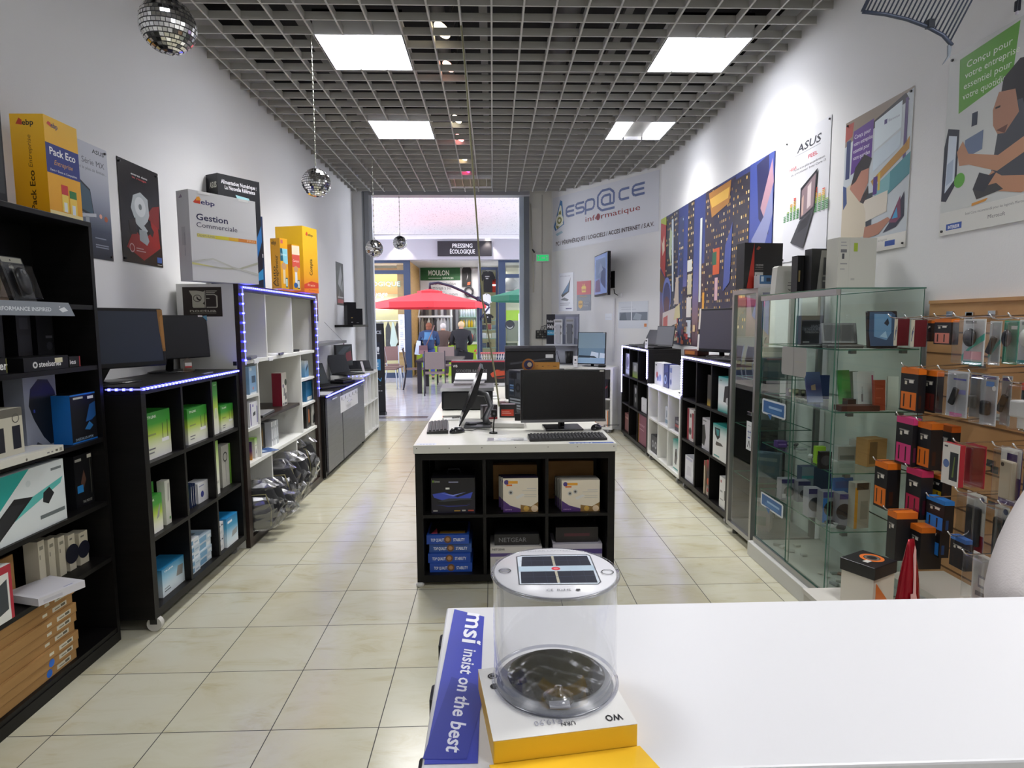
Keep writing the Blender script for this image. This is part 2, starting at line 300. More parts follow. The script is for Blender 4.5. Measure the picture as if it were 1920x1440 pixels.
fixture(-.29, 8.9, 'off', 'small unlit louvred ceiling light near the shop entrance', 'square ceiling lights')
def spot(px, py, col, hexc, name, s):
    p = at(px, py, 2, ZC+.06); r = root('spotlight', 'tilted spotlight above the ceiling grid, '+name, 'spotlight', p, 0, 'row of spotlights in the ceiling grid'); d = V((-.55, -.25, -.8)).normalized()
    b = MB(); b.cyl((0, 0, 0), -d*.11, .055*s, ALU, 16, .03*s); b.obj('shade', r); b = MB(); b.cyl(d*.001, d*.006, .052*s, mat(hexc, .4, 0, 6), 18); b.obj('bulb', r)
    b = MB(); b.tube([-d*.1, -d*.13+V((0, 0, .06)), (-d*.13+V((.02, 0, .26)))], .007, '55524e'); b.obj('bracket', r)
for q, (px, py, hx, nm, s) in enumerate([(829, 56, 'ffe9c0', 'nearest, warm white', 1.25), (841, 124, 'ffb9a0', 'second from the front, pinkish', 1), (857, 223, 'ffeecb', 'third from the front, warm white', 1), (862, 258, 'ff9a98', 'fourth from the front, rose', 1), (869, 295, 'ffdca8', 'fifth from the front, amber', 1), (875, 318, 'ff3a80', 'furthest, magenta', 1)]): spot(px, py, 0, hx, nm, s)
# ================================================================ shelving builder (local frame: x along the front, y into the unit)
def shelving(label, face, plane, y0, y1, z0, z1, depth, cols, floors, mt, back, casters=(), tout=.04, tin=.018, group=None, name='cube_shelf', cat='shelf', colx=None, toptex=None):
    w = abs(y1-y0); r = root(name, label, cat, (plane, (y0+y1)/2, 0) if face != 'F' else ((y0+y1)/2, plane, 0), RZ[face], group)
    b = MB(); b.box(-w/2, -w/2+tout, 0, depth, z0, z1-tout, mt); b.box(w/2-tout, w/2, 0, depth, z0, z1-tout, mt); b.box(-w/2+tout, w/2-tout, 0, depth, z0, z0+tout, mt); b.obj('frame', r)
    b = MB(); b.box(-w/2, w/2, 0, depth, z1-tout+.0004, z1, mt, .002); b.obj('top_panel', r)
    iw = w-2*tout
    for f in floors: b = MB(); b.box(-w/2+tout, w/2-tout, .003, depth-.008, f-tin, f, mt); b.obj('shelf_board', r)
    xs = colx or [-w/2+tout+iw*k/cols for k in range(1, cols)]; zs = [z0+tout]+list(floors)+[z1-tout+tin]
    for x in xs:
        b = MB()
        for a, e in zip(zs, zs[1:]): b.box(x-tin/2, x+tin/2, .004, depth-.008, a+.0004, e-tin-.0004, mt)
        b.obj('divider', r)
    if back: b = MB(); b.box(-w/2+tout, w/2-tout, depth-.006, depth, z0+tout, z1-tout, back); b.obj('back_panel', r)
    for cx, cy, big in casters:
        c = MB(); R_ = .036 if big else .028; cx -= .03*big; cy -= .0*big
        c.cyl((cx-.014, cy, R_), (cx+.014, cy, R_), R_, mat('c9c7c0' if big else '8b8b8b', .4), 22); c.box(cx-.015, cx+.015, cy-.015, cy+.02, R_+.0, z0, mat('2a2a2a', .4)); c.obj('caster', r)
    return r
def led(r, pts, m, step=.033, name='led_strip', sz=.0055):
    """a self-adhesive strip of tiny lamps along a local polyline"""
    b = MB(); dm = mat('8f8fd8' if m is LEDB else 'c9c6f0', .3, 0, .9 if m is LEDB else 2.5)
    for p, q in zip(pts, pts[1:]):
        p, q = V(p), V(q); n = max(1, int((q-p).length/step)); d = (q-p).normalized()
        b.tube([p, q], .004, dm, 6)
        for i in range(n): c = p+d*((i+.5)*step); b.box(c.x-sz, c.x+sz, c.y-.006, c.y+.004, c.z-sz, c.z+sz, m)
    return b.obj(name, r)
def wpart(b, name, r):
    o = b.obj(name, r, -r.location); return o
# ================================================================ left wall: tall dark bookcase
BK = -1.80; BZ = [1.595, 1.325, .99, .69, .42]
r = shelving('tall black-brown bookcase at the left edge, crowded with mice and keyboards', 'L', BK, 1.55, 2.895, 0, 1.965, .262, 1, BZ+[.07], BLK, BLK, (), .022, .02, name='bookcase', cat='bookcase')
b = MB(); b.box(-.65, .65, -.001, .012, 0, .049, BLK); b.obj('plinth', r)
T0 = 1.966
cnr = at(80, 213, 0, -1.83)
b = MB(); carton(b, .205, cnr.z-T0, .135, grad('e9a413', 'f2b21c', 'f6c128'), 'r 0 .43 1 .73 1d2f83;Tb .5 .62 .075 .78 fff Pack Eco;Ti .5 .525 .05 .55 e0a545 Entreprise;T .5 .455 .022 .8 fff Devis + Devis et Comptabilité;p .08 .92 .2 .9 .2 .94 .13 .95 d23b28;tb .2 .9 .05 0 2b2b5e ebp;r .38 .06 .58 .34 f4d65c;r .38 .24 .58 .34 c33;r .62 .04 .84 .3 f3cf58;r .62 .22 .84 .3 2c7a3c;r .43 .06 .53 .16 e8ece8;r .68 .04 .78 .15 dfe6f0;r 0 0 1 .05 f6e2a0@L p .17 .9 .36 .89 .36 .94 .27 .96 c5442a;tb .36 .89 .055 0 2f2a22 ebp;tbV .62 .04 .16 .4 4d3208 Pack Eco;tiV .58 .47 .12 .32 7a5312 Entreprise')
tag(b.obj('software_box', None, (-1.83, cnr.y+.1025, T0), RZ['L']), 'tall yellow software box with a dark blue band on top of the left bookcase', 'box', 'software boxes displayed on the left')
b = MB(); carton(b, .2, .34, .2, BP, 'r .04 .1 .96 .9 26282a@L r 0 0 .03 1 c9b85a;r .1 .42 .8 .5 8d8f88'); tag(b.obj('hardware_box', None, (-1.83, 2.355, T0), RZ['L']), 'dark carton on top of the left bookcase, beside the yellow box', 'box')
LIM[:] = [(1.575, 2.872)]
# blister mice leaning in the top compartment
def blister(name, label, w, h, card, body, loc, rz, tilt=0, spec='', mouse=(.5, .45, .3), group=None, shape='mouse', head=True, bc='202022'):
    r = root(name, label, 'blister pack', loc, rz, group); b = MB(); b.box(-w/2, w/2, 0, .003, 0, h, card); b.L = 2; art(b, spec, lambda u, v, l: (-w/2+u*w, -l, v*h), w, h); b.obj('backing_card', r)
    u, v, s = mouse; c = (-w/2+u*w, -.016, v*h); b = MB()
    if shape == 'mouse': b.ell(c, (s*w, .015, s*w*1.6), mat(bc, .3)); b.ell((c[0], c[1]-.012, c[2]+s*w*.9), (.006, .006, .012), mat('8a8a8a', .3))
    elif shape == 'stick': b.box(c[0]-s*w*.5, c[0]+s*w*.5, -.022, -.008, c[2]-.035, c[2]+.035, mat(bc, .3), .003)
    elif shape == 'plug': b.box(c[0]-s*w, c[0]+s*w, -.04, -.006, c[2]-.02, c[2]+.035, mat(bc, .35), .006); b.cyl((c[0], -.02, c[2]-.02), (c[0], -.02, c[2]-.055), .011, mat('c9c9cc', .4))
    elif shape == 'case': b.box(c[0]-s*w, c[0]+s*w, -.017, -.006, c[2]-.055, c[2]+.055, mat(bc, .45), .006); b.disc((c[0]-s*w*.5, -.0175, c[2]+.042), .006, mat('222'))
    b.obj('product', r); b = MB(); b.box(-w*.46, w*.46, -.036 if shape != 'plug' else -.045, -.004, h*.04, h*(.78 if head else .95), PLA, .006); b.obj('plastic_shell', r)
    if tilt: r.rotation_euler[0] = tilt
    return r
blister('mouse_blister', 'blister pack with a brownish gaming mouse, leaning on the top bookcase shelf', .125, .2, mat('2e2a28', .4), 0, (-1.86, 2.40, BZ[0]+.001), RZ['L'], -.28, 'r .05 .86 .95 .98 b8b49e;r .55 .74 .75 .8 cfc9b0;r .0 0 1 .4 6b5238;r .5 .1 .7 .2 c9c1a4', (.45, .48, .34), 'blister mice on the top bookcase shelf', bc='5d4a26')
blister('mouse_blister', 'blister pack with a black gaming mouse, right of the brownish one', .12, .19, mat('1d1e21', .4), 0, (-1.86, 2.55, BZ[0]+.001), RZ['L'], -.28, 'r .05 .87 .95 .98 a8a696;d .45 .92 .02 222;r .3 .74 .5 .79 b9b6a4', (.55, .45, .3), 'blister mice on the top bookcase shelf', bc='1a1a1d')
b = MB(); y0, y1 = 1.6, 2.70; b.prism([(0, y0, 1.545), (0, y1+.02, 1.545), (0, y1-.015, 1.6), (0, y0, 1.6)], (.012, 0, 0), mat('8d949c', .3)); b.L = 1
art(b, 'tb .62 .32 .3 .27 e8eef2 PERFORMANCE INSPIRED;p .93 .5 .96 .7 .98 .4 .95 .25 eef2f4;d .935 .7 .06 .003 fff', lambda u, v, l: (.012+l, y0+u*(y1-y0), 1.547+v*.05), y1-y0, .05); tag(b.obj('shelf_sign', None, (BK+.001, 0, 0)), 'silver slogan strip fixed along the edge of the second bookcase shelf', 'sign')
# second compartment: dark keyboard cartons
pbox('keyboard_carton', 'slim black carton with large white lettering, lying front of the third bookcase shelf', 'box', 'L', -1.806, (43, 672), (129, 690), .16, BP, 'tb .32 .28 .4 .5 e6e6e6 steelseries;d .24 .45 .24 d8d8d8;d .24 .45 .12 131316;r .68 .5 .86 .85 d8d2b0', BZ[1]+.001, 'slim black keyboard cartons')
pbox('keyboard_carton', 'slim black carton with a red end, its lettering half hidden, right of the lettered one', 'box', 'L', -1.82, (129, 669), (151, 687), .15, BP, 'tb .05 .3 .42 .55 e6e6e6 ies;r .9 0 1 1 a33030', BZ[1]+.001, 'slim black keyboard cartons')
pbox('keyboard_carton', 'slim black carton cut by the left frame edge on the third bookcase shelf', 'box', 'L', -1.806, (-60, 676), (14, 694), .16, BP, 'tb .78 .3 .5 0 e6e6e6 er;r .97 .1 .99 .95 8a8a3a', BZ[1]+.001, 'slim black keyboard cartons')
for q, (a, c) in enumerate([((-30, 590), (10, 668)), ((28, 585), (62, 668)), ((66, 590), (104, 670))]): pbox('headset_carton', 'dark gaming headset carton standing at the back of the third shelf, '+['leftmost', 'middle', 'rightmost of the three'][q], 'box', 'L', -1.95, a, c, .07, mat('151518', .35), ['r .1 .86 .6 .92 d8d4c0;r .1 .1 .9 .7 26282c', 'r .2 .7 .8 .9 34363a;r .1 .3 .9 .6 222428', 'r .5 .55 .9 .6 5a5a60;d .7 .4 .08 3a3c40;r .1 .1 .9 .3 1e1f22'][q], BZ[1]+.001, 'dark headset cartons')
# third compartment
r = pbox('mouse_carton', 'tall silver grey carton with a black teardrop mouse picture', 'box', 'L', -1.90, (41, 706), (112, 822), .08, mat('8a8f9d', .4), 'p .12 .6 .2 .82 .45 .94 .75 .92 .95 .75 1 .5 1 .05 .7 .03 .5 .15 .25 .4 0a0a0c;p .2 .02 .3 .1 .5 .03 3a3d44;r .25 .5 .3 .54 2a3a9a', BZ[2]+.001)
pbox('speaker_carton', 'black carton with bright blue edges and a gaming mouse picture', 'box', 'L', -1.82, (130, 742), (183, 815), .1, mat('15171c', .35), 'r 0 0 1 .03 1f6fc0;r 0 .97 1 1 1f6fc0;r .12 .9 .5 .94 c8c8b8;r .68 .87 .92 .93 dcdcd8;p .55 .4 .75 .75 .98 .8 .98 .5 .8 .42 1d4f86;p .5 .25 .7 .4 .85 .3 .7 .22 2a6ca4;t .12 .05 .05 .7 9fb4c8 DAEDALUS-APEX@L r 0 0 1 1 1663ad', BZ[2]+.001)
pbox('webcam_carton', 'white carton with two dark window cutouts at the left frame edge', 'box', 'L', -1.82, (-45, 778), (45, 826), .09, mat('c9c5b2', .5), 'r 0 .82 1 1 6a675c;r .1 .1 .55 .62 24242a;r .74 .12 .93 .62 1d1f2a;o .84 .78 .1 .02 55534a', BZ[2]+.028)
p0, p1 = at(122, 826, 0, -1.79), at(0, 850, 0, -1.79)
b = MB(); carton(b, .34, .026, .17, mat('d9d7cb', .5), 'r .86 .3 .9 .6 5a584c;r .72 .3 .76 .5 777;r .79 .3 .82 .5 777;r .93 .2 .97 .7 9a988a;d .4 .3 .2 7a7468@T r .1 .15 .9 .8 c9cacb'); tag(b.obj('keyboard_carton', None, (-1.775, 2.40, BZ[2]+.001), RZ['L']), 'flat white keyboard carton jutting out over the shelf edge', 'box')
for q in range(4):
    b = MB(); b.box(0, .12, 0, .006, 0, .235, mat('202026' if q != 3 else '23284a', .6)); o = b.obj('mouse_mat', None, (-2.05, 2.36+q*.02, BZ[2]+.012), 0); o.rotation_euler = (-.12, 0, 0); tag(o, 'dark mouse mat standing on edge behind the white cartons', 'mouse mat', 'mouse mats standing in the bookcase')
# fourth compartment
pbox('keyboard_carton', 'large white and teal keyboard and mouse carton with a black keyboard picture', 'box', 'L', -1.815, (-75, 920), (126, 967), .05, mat('dfe6e6', .4), 'p 0 .3 .3 .5 .62 1 0 1 2aa39a;p .3 .2 .95 .62 .98 .72 .4 .45 5fc0b8;p 0 0 .45 .62 .64 .56 .22 0 1c1d20;p .05 .05 .42 .54 .55 .5 .25 .06 2b2c30;d .6 .78 .05 cfd8d8;p .74 .42 .8 .36 .87 .5 .82 .62 .75 .56 1f2125;r .7 .16 .98 .22 6b7476;r .85 .86 .97 .9 7a8284', BZ[3]+.001)
pbox('mouse_carton', 'narrow black carton with a small blue panel standing alone on the fourth shelf', 'box', 'L', -1.855, (137, 857), (178, 938), .1, mat('17171a', .35), 'r .06 .88 .4 .93 a8a8a0;r .72 .9 .95 .97 d6d2c4;p .3 .45 .5 .7 .6 .5 .45 .35 5d4136;r .1 .28 .42 .42 2c82c4;t .35 .06 .05 .5 b8b8b0 THE MOUSE;r .85 .2 .88 .9 5a5a52', BZ[3]+.001)
# fifth compartment
for q in range(5): pbox('mouse_carton', 'small white mouse carton with a dark oval window, '+['nearest', 'second', 'third', 'fourth', 'rightmost'][q]+' of the five in a row', 'box', 'L', -1.885+.002*q, (70+19*q if q < 4 else 147, 1017-4*q if q < 4 else 1001), (86+19*q if q < 4 else 167, 1062-4*q), .06, mat('cfc8b2', .5), 'd .5 .45 .27 1a1c2c;r .2 .85 .6 .9 7a766a' if q > 2 else 'r .2 .8 .8 .88 8a8674;r .15 .6 .3 .7 8a8674', BZ[4]+.001, 'white mouse cartons in the bookcase')
b = MB(); carton(b, .185, .03, .2, mat('d6d5da', .45), 'r .1 .2 .5 .6 c2c1c8@T r .1 .1 .9 .9 cfced4;r .6 .08 .8 .1 3d4aa0'); o = b.obj('tablet_box', None, (-1.72, 2.42, BZ[4]+.012), RZ['L']-.35); o.rotation_euler[0] = -.03; tag(o, 'flat white tablet box hanging askew over the fifth shelf edge', 'box')
pbox('phone_box', 'red and white carton with a dark device picture at the left frame edge', 'box', 'L', -1.80, (-30, 1080), (25, 1122), .05, mat('e2e2dc', .5), 'r 0 .86 1 1 b3263a;r .88 0 1 1 b3263a;p .1 .1 .8 .2 .8 .75 .1 .6 3a4046', BZ[4]+.001)
b = MB(); b.box(-.09, .09, 0, .01, 0, .17, CARD); o = b.obj('cardboard_sheet', None, (-1.94, 2.38, BZ[4]+.001), RZ['L']); tag(o, 'brown cardboard sheet standing behind the red and white carton', 'cardboard')
for q in range(8):
    b = MB(); carton(b, .44, .0405, .2, CARD, 'r .73 .25 .92 .72 cfcab8;r .76 .38 .83 .5 77725f;r .84 .36 .9 .62 55503f;'+('d .63 .5 .4 1f6ad0' if q in (0, 1) else 'r .6 .35 .66 .65 d6d0ba')+';r 0 0 1 .02 5f4420'); tag(b.obj('motherboard_carton', None, (-1.815+.006*((q*7) % 3-1), 2.395+.004*((q*5) % 3), .071+q*.0411), RZ['L']), ['brown laptop carton with a blue dot, bottom of the stack', 'brown laptop carton with a blue dot, second from the bottom of the stack', 'brown laptop carton with small white stickers in the bookcase stack'][min(q, 2)], 'box', 'brown laptop cartons stacked in the bookcase')
LIM.clear()
# ================================================================ LED-lit black cube shelf on castors
LX = -1.66; LF = [.469, .838]
r = shelving('black cube shelf on castors with a blue light strip, second from the left front', 'L', LX, 2.945, 4.075, .07, 1.215, .385, 3, LF, BLK, BLK, ((-.5, .02, 1), (-.5, .33, 0), (.5, .06, 0), (.5, .33, 0)), .04, .02)
led(r, [(-.567, .16, 1.203), (-.567, -.006, 1.203), (.56, -.006, 1.203)], LEDB, .034)
GRN = grad('efefe9', 'e9eccf', 'b9d24c', '3e9a31', '2e8a2b'); BLU = grad('e6edf2', 'c3dcea', '3f9fcb', '1f7fb8')
TP = 'tb .1 .87 .06 .35 e9f4dc TP-LINK;'; ANT = 'r .62 .3 .92 .38 f6f6f4;r .66 .38 .68 .72 2a2b2c;r .86 .38 .88 .76 2a2b2c;r .1 .5 .4 .54 8d9a5a;r .1 .2 .35 .23 777;r .1 .12 .3 .15 888@L r .2 .55 .8 .8 7fae3a'
f1, f2, f3 = LF[1]+.0006, LF[0]+.0006, .1106
LIM[:] = [(2.987, 3.323), (3.347, 3.673), (3.697, 4.033)]
def L(name, lab, X, a, c, d, base, sp='', z0=None, grp=None, **k): return pbox(name, lab, 'box', 'L', X, a, c, d, base, sp, z0, grp, **k)
L('router_carton', 'green and white router carton alone in the nearest top cell of the LED-lit shelf', -1.70, (270, 777), (322, 842), .11, GRN, TP+ANT, f1, 'green router cartons')
L('router_carton', 'green and white router carton with two aerials, middle top cell of the LED-lit shelf', -1.69, (350, 768), (390, 818), .12, GRN, TP+ANT, f1, 'green router cartons')
L('router_carton', 'tall slim green carton beside the far top divider of the LED-lit shelf', -1.69, (397, 717), (411, 808), .09, GRN, 'tb .2 .93 .02 .6 e9f4dc TP-LINK;r .3 .3 .7 .5 cfd8b0', f1, 'green router cartons')
L('router_carton', 'low green router carton in the far top cell of the LED-lit shelf', -1.69, (413, 762), (442, 800), .1, GRN, TP+ANT, f1, 'green router cartons')
L('adapter_carton', 'pale leaning carton with a grey stick picture, nearest middle cell', -1.70, (308, 903), (321, 960), .04, mat('cfd0c4', .5), 'p .45 .5 .6 .55 .8 .95 .65 .92 55585a;r .6 .1 .9 .16 3d8c33', f2)
L('adapter_carton', 'green carton at the back of the nearest middle cell, behind the small one', -1.75, (281, 905), (290, 950), .06, GRN, '', f2, 'green router cartons')
L('router_carton', 'small green and white adapter carton, front of the nearest middle cell', -1.69, (277, 936), (306, 980), .07, GRN, TP+'p .55 .35 .75 .4 .85 .75 .7 .6 9a9c98', f2, 'green router cartons')
L('adapter_carton', 'narrow green carton against the divider, centre cell of the LED-lit shelf', -1.70, (347, 904), (355, 950), .14, GRN, '', f2, 'green router cartons')
for q in range(3): L('adapter_carton', 'thin dark blue and white carton standing on edge in the centre cell', -1.71, (357.5+3.6*q, 909-1.5*q), (360.5+3.6*q, 945-1.8*q), .15, mat('263560', .4), 'r .3 .1 .9 .9 d9dbe0', f2, 'thin blue adapter cartons in the centre cell')
L('adapter_carton', 'white carton with a small dark oval, beside the thin blue ones in the centre cell', -1.71, (370.5, 908), (391, 932), .08, mat('dcdcdf', .4), 'd .4 .4 .16 333c8a;r .1 .8 .6 .86 8a8fb0', f2)
L('adapter_carton', 'thin green and white carton leaning on the divider, far middle cell', -1.69, (401, 828), (413, 920), .03, grad('f0f0ea', 'e8ead8', 'cfe09a', '8fbf4a'), 'T .5 .2 .05 .5 777 AV500', f2, 'green router cartons')
L('adapter_carton', 'grey fronted carton with a green side in the far middle cell', -1.72, (414, 838), (435, 910), .06, mat('bdbcb2', .5), 'o .4 .72 .12 .03 33332f;rV .4 .1 .45 .6 999;r .8 0 1 1 6fa83a', f2)
L('switch_carton', 'large blue and white network carton, nearest bottom cell of the LED-lit shelf', -1.70, (303, 1070), (348, 1092), .13, grad('dfe8ee', 'cfe0ea', '8fc3dc', '2a86b6'), 'tb .1 .84 .06 .4 eef4f8 TP-LINK;p .62 .4 .9 .35 .95 .7 .7 .75 8a8a88;r .08 .15 .35 .19 58646c;r .08 .25 .3 .28 6a767e@T r .1 .1 .9 .9 2478a8', f3, 'blue network cartons')
for q in range(5):
    A = at(354, 1090, 0, -1.69); b = MB(); carton(b, .135, .0385, .17, mat(['cfd9e2', 'b9cad8', 'd5dde3', 'bccbd6', 'd9dee2'][q], .45), 'r .05 .2 .5 .8 5e8fb4;r .6 .3 .9 .5 8fa9bd'); tag(b.obj('cable_box', None, (-1.69+.003*(q % 2), 3.416, f3+q*.039), RZ['L']), 'small white and blue carton in the near stack of the centre bottom cell', 'box', 'small white and blue cartons stacked in the centre bottom cell')
for q in range(4):
    b = MB(); carton(b, .155, .043, .2, mat(['c9d6e0', 'b6c9d8', 'd0dbe3', 'bdcfdd'][q], .45), 'r .04 .15 .6 .85 6c9dc0;r .7 .25 .95 .6 e4eaee@T r .1 .1 .8 .8 9db9cc;r .2 .3 .6 .6 55606a'); tag(b.obj('cable_box', None, (-1.70+.004*(q % 2), 3.57, f3+q*.0435), RZ['L']), 'wider white and blue carton in the far stack of the centre bottom cell', 'box', 'wider white and blue cartons stacked in the centre bottom cell')
for q in range(2): b = MB(); carton(b, .1, .087, .09, mat('dfe0e2', .45), 'r .1 .7 .6 .8 7c8aa0;r .2 .2 .8 .4 c8ccd2;r .7 .75 .9 .85 445'); tag(b.obj('adapter_carton', None, (-1.69, 3.75+.004*q, f3+q*.088), RZ['L']), ['white carton, lower of the two stacked in the far bottom cell', 'white carton, upper of the two stacked in the far bottom cell'][q], 'box', 'white cartons stacked in the far bottom cell')
L('switch_carton', 'blue carton with a grey switch picture in the far bottom cell', -1.672, (424, 974), (447, 1010), .13, BLU, 'p .4 .25 .9 .3 .95 .5 .5 .45 9aa0a4;r .1 .8 .5 .88 dfeef6', f3, 'blue network cartons')
# ---------------------------------------------------------------- monitors and laptops
def monitor(label, loc, rz, w, h, zc, tilt=0, frame='121214', scr='2a303c', stand='disc', group=None, rough=.35, art_='', basec='18181a', thick=.03, emit=0):
    r = root('monitor', label, 'monitor', loc, rz, group); T = M.Translation((0, .0, zc)) @ M.Rotation(tilt, 4, 'X')
    b = MB(); b.T = T; b.box(-w/2, w/2, 0, thick, -h/2, h/2, mat(frame, .3), .006); b.box(-w*.3, w*.3, thick, thick+.025, -h*.3, h*.3, mat(frame, .45), .01); hs = b.obj('housing', r)
    b = MB(); b.T = T; b.poly([(-w/2+.016, -.0008, -h/2+.026), (w/2-.016, -.0008, -h/2+.026), (w/2-.016, -.0008, h/2-.016), (-w/2+.016, -.0008, h/2-.016)], mat(scr, rough, 0, emit)); b.L = 4
    if art_: art(b, art_, lambda u, v, l: (-w/2+u*w, -l, -h/2+v*h), w, h)
    b.obj('screen', hs); B = mat(basec, .25)
    b = MB(); b.T = T; p = V((0, thick+.012, -h*.25)); b.T = M(); q = T @ p
    if stand == 'lean': b.prism([(q.x-.025, q.y, q.z), (q.x+.025, q.y, q.z), (.09-.14, .05, .012), (.04-.14, .05, .012)], (0, .03, 0), B)
    else: b.tube([q, (q.x, q.y+.035, q.z-.04), (0, q.y+.045, .012)], .022, B, 8)
    b.obj('neck', r); b = MB()
    if stand == 'rect': b.box(-.12, .12, -.06, .14, .0, .012, B, .004)
    else: b.T = M.Translation((0, .06, 0)) @ M.Diagonal((1.25, .85, 1, 1)); b.lathe([(.001, .014), (.08, .013), (.112, .006), (.115, 0), (.001, 0)], B, 26)
    b.obj('base', r); return r
ct = 1.2155
monitor('wide black monitor with a yellow tag on its right edge, on the LED-lit shelf', (-1.86, 3.13, ct), math.radians(63), .5, .30, .225, -.05, scr='2f3644', stand='lean', art_='r .965 .3 1 .98 a8763a;p .94 .98 1 .98 1 .9 .965 .85 .965 .55 .98 .3 1 .3 1 .25 .97 .25 .95 .6 8f6630;r .02 .04 .1 .36 cfdbe8;r .04 .2 .06 .24 223;r .03 .28 .09 .33 7fb0e0', group='monitors on the LED-lit shelf')
monitor('smaller black monitor on a round base beside the white shelf, on the LED-lit shelf', (-1.92, 3.82, ct), math.radians(60), .44, .265, .215, -.08, scr='17171a', group='monitors on the LED-lit shelf', art_='r .86 .96 .93 1 e8e4d8;p .93 .97 1 1 1 .86 .96 .92 5a98b0')
b = MB(); b.prism([(-.03, 0, 0), (.03, 0, 0), (.022, .004, .07), (.0, .005, .095), (-.022, .004, .07)], (0, .012, 0), PLA); b.L = 1; b.add([(-.02, -.0006, .03), (.02, -.0006, .03), (.02, -.0006, .06), (-.02, -.0006, .06)], [[0, 1, 2, 3]], mat('e8e4e0')); b.add([(-.02, -.0009, .03), (.02, -.0009, .03), (.02, -.0009, .04), (-.02, -.0009, .04)], [[0, 1, 2, 3]], mat('c04040'))
p = at(354, 699, 2, ct); tag(b.obj('price_tag', None, (p.x, p.y, ct+.001), math.radians(50)), 'clear plastic price tag standing beside the smaller monitor base', 'price tag')
p = at(352, 700, 2, ct); b = MB(); b.box(-.06, .06, 0, .012, 0, .006, mat('8d8fb0', .4)); tag(b.obj('label_holder', None, (-1.682, 3.70, ct+.0005), RZ['L']), 'small grey label strip lying on the LED-lit shelf edge', 'label')
# ================================================================ tall white shelf with dark front edges
WX = -1.645; WY0, WY1 = 4.095, 5.885; wt = 1.765
r = root('display_shelf', 'tall white shelf unit with dark brown front posts and blue lights', 'shelf', (-1.84, 4.99, 0)); D0 = -2.04
b = MB(); b.box(D0, WX-.03, WY0, WY0+.03, 0, wt, WHT); b.box(D0, WX-.03, WY1-.03, WY1, 0, wt, WHT); b.box(D0, WX-.03, WY0+.03, WY1-.03, wt-.03, wt, WHT); b.box(D0, WX-.03, WY0+.03, WY1-.03, .03, .06, WHT); wpart(b, 'carcass', r)
b = MB(); b.box(WX-.03, WX, WY0, WY0+.055, 0, wt, DKB); b.box(WX-.03, WX, WY1-.09, WY1, 0, wt, DKB); b.box(WX-.03, WX, WY0+.055, WY1-.09, wt-.045, wt, DKB); b.box(WX-.03, WX, WY0+.055, WY1-.09, 0, .06, DKB); wpart(b, 'front_edging', r)
b = MB(); b.box(D0, D0+.006, WY0+.03, WY1-.03, .06, wt-.03, rough_paint('cream_panel', 'c9c6b8', .6)); wpart(b, 'back_panel', r)
zt, zb = 1.262, .556; ya, yb_ = 4.42, 5.40
for z in (zt, zb): b = MB(); b.box(D0+.006, WX-.012, WY0+.031, WY1-.031, z-.024, z, WHT); wpart(b, 'shelf_board', r)
for y in (4.62, 5.21):
    for z0, z1 in ((zt, wt-.031), (.061, zb-.025)): b = MB(); b.box(D0+.006, WX-.02, y-.009, y+.009, z0, z1, WHT); wpart(b, 'divider', r)
for y in (ya, yb_): b = MB(); b.box(D0+.006, WX-.02, y-.009, y+.009, zb, zt-.025, WHT); wpart(b, 'divider', r)
for z in (1.02, .795): 
    b = MB(); b.box(D0+.006, WX-.02, WY0+.031, ya-.0095, z-.02, z, WHT); wpart(b, 'shelf_board', r)
    b = MB(); b.box(D0+.006, WX-.02, yb_+.0095, WY1-.031, z-.02, z, WHT); wpart(b, 'shelf_board', r)
b = MB(); b.box(D0+.006, WX-.04, ya+.0095, yb_-.0095, .80, .822, DKB); wpart(b, 'brown_shelf_board', r)
b = MB(); c = lambda u, v, l: (-2.0+u*.30, WY0-.0012-l, 1.555+v*.19); b.add([c(0, 0, 0), c(.83, 0, 0), c(.83, 1, 0), c(0, 1, 0)], [[0, 1, 2, 3]], mat('2b2119'))
art(b, 'p .14 .88 .3 .88 .44 .84 .46 .86 .46 .3 .22 .3 .2 .34 .2 .7 .17 .78 b9b7a4;d .31 .62 .12 .09 2b2119;d .31 .62 .1 .075 b9b7a4;p .3 .7 .34 .6 .38 .58 .36 .54 .32 .56 .29 .62 2b2119;p .46 .52 .42 .44 .46 .4 2b2119;p .5 .88 .74 .88 .72 .85 .5 .85 b9b7a4;p .5 .82 .7 .82 .68 .79 .5 .79 b9b7a4;p .5 .3 .72 .3 .74 .34 .74 .7 .68 .76 .5 .76 .5 .73 .67 .73 .71 .69 .71 .35 .7 .33 .5 .33 b9b7a4;r .47 .3 .485 .88 b9b7a4;r .5 .6 .57 .625 b9b7a4;Tb .42 .16 .09 .56 b9b7a4 noctua;r .15 .11 .7 .13 8d8a78', c, .3, .19); wpart(b, 'owl_sticker', r)
b = MB(); b.add([(-1.70, WY0-.0012, 1.235), (-1.676, WY0-.0012, 1.235), (-1.676, WY0-.0012, 1.262), (-1.70, WY0-.0012, 1.262)], [[0, 1, 2, 3]], mat('1b1b20')); wpart(b, 'small_sticker', r)
for p in [at(x, y, 0, WX+.001) for x, y in ((484, 677), (511, 670))]:
    b = MB(); b.box(WX-.012, WX-.006, p.y-.05, p.y+.03, zt-.03, zt-.004, mat('e6e6ea', .3)); wpart(b, 'label_holder', r)
def wled(pts, m, st): b_ = led(r, [V(p)-r.location for p in pts], m, st); return b_
wled([(WX+.008, WY0+.05, 1.235), (WX+.008, WY0+.05, wt-.02)], LEDB, .062); wled([(WX+.008, WY0+.05, wt-.018), (WX+.008, WY1-.05, wt-.018)], LEDB, .034); wled([(WX+.008, WY1-.045, wt-.03), (WX+.008, WY1-.045, .82)], LEDB, .062)
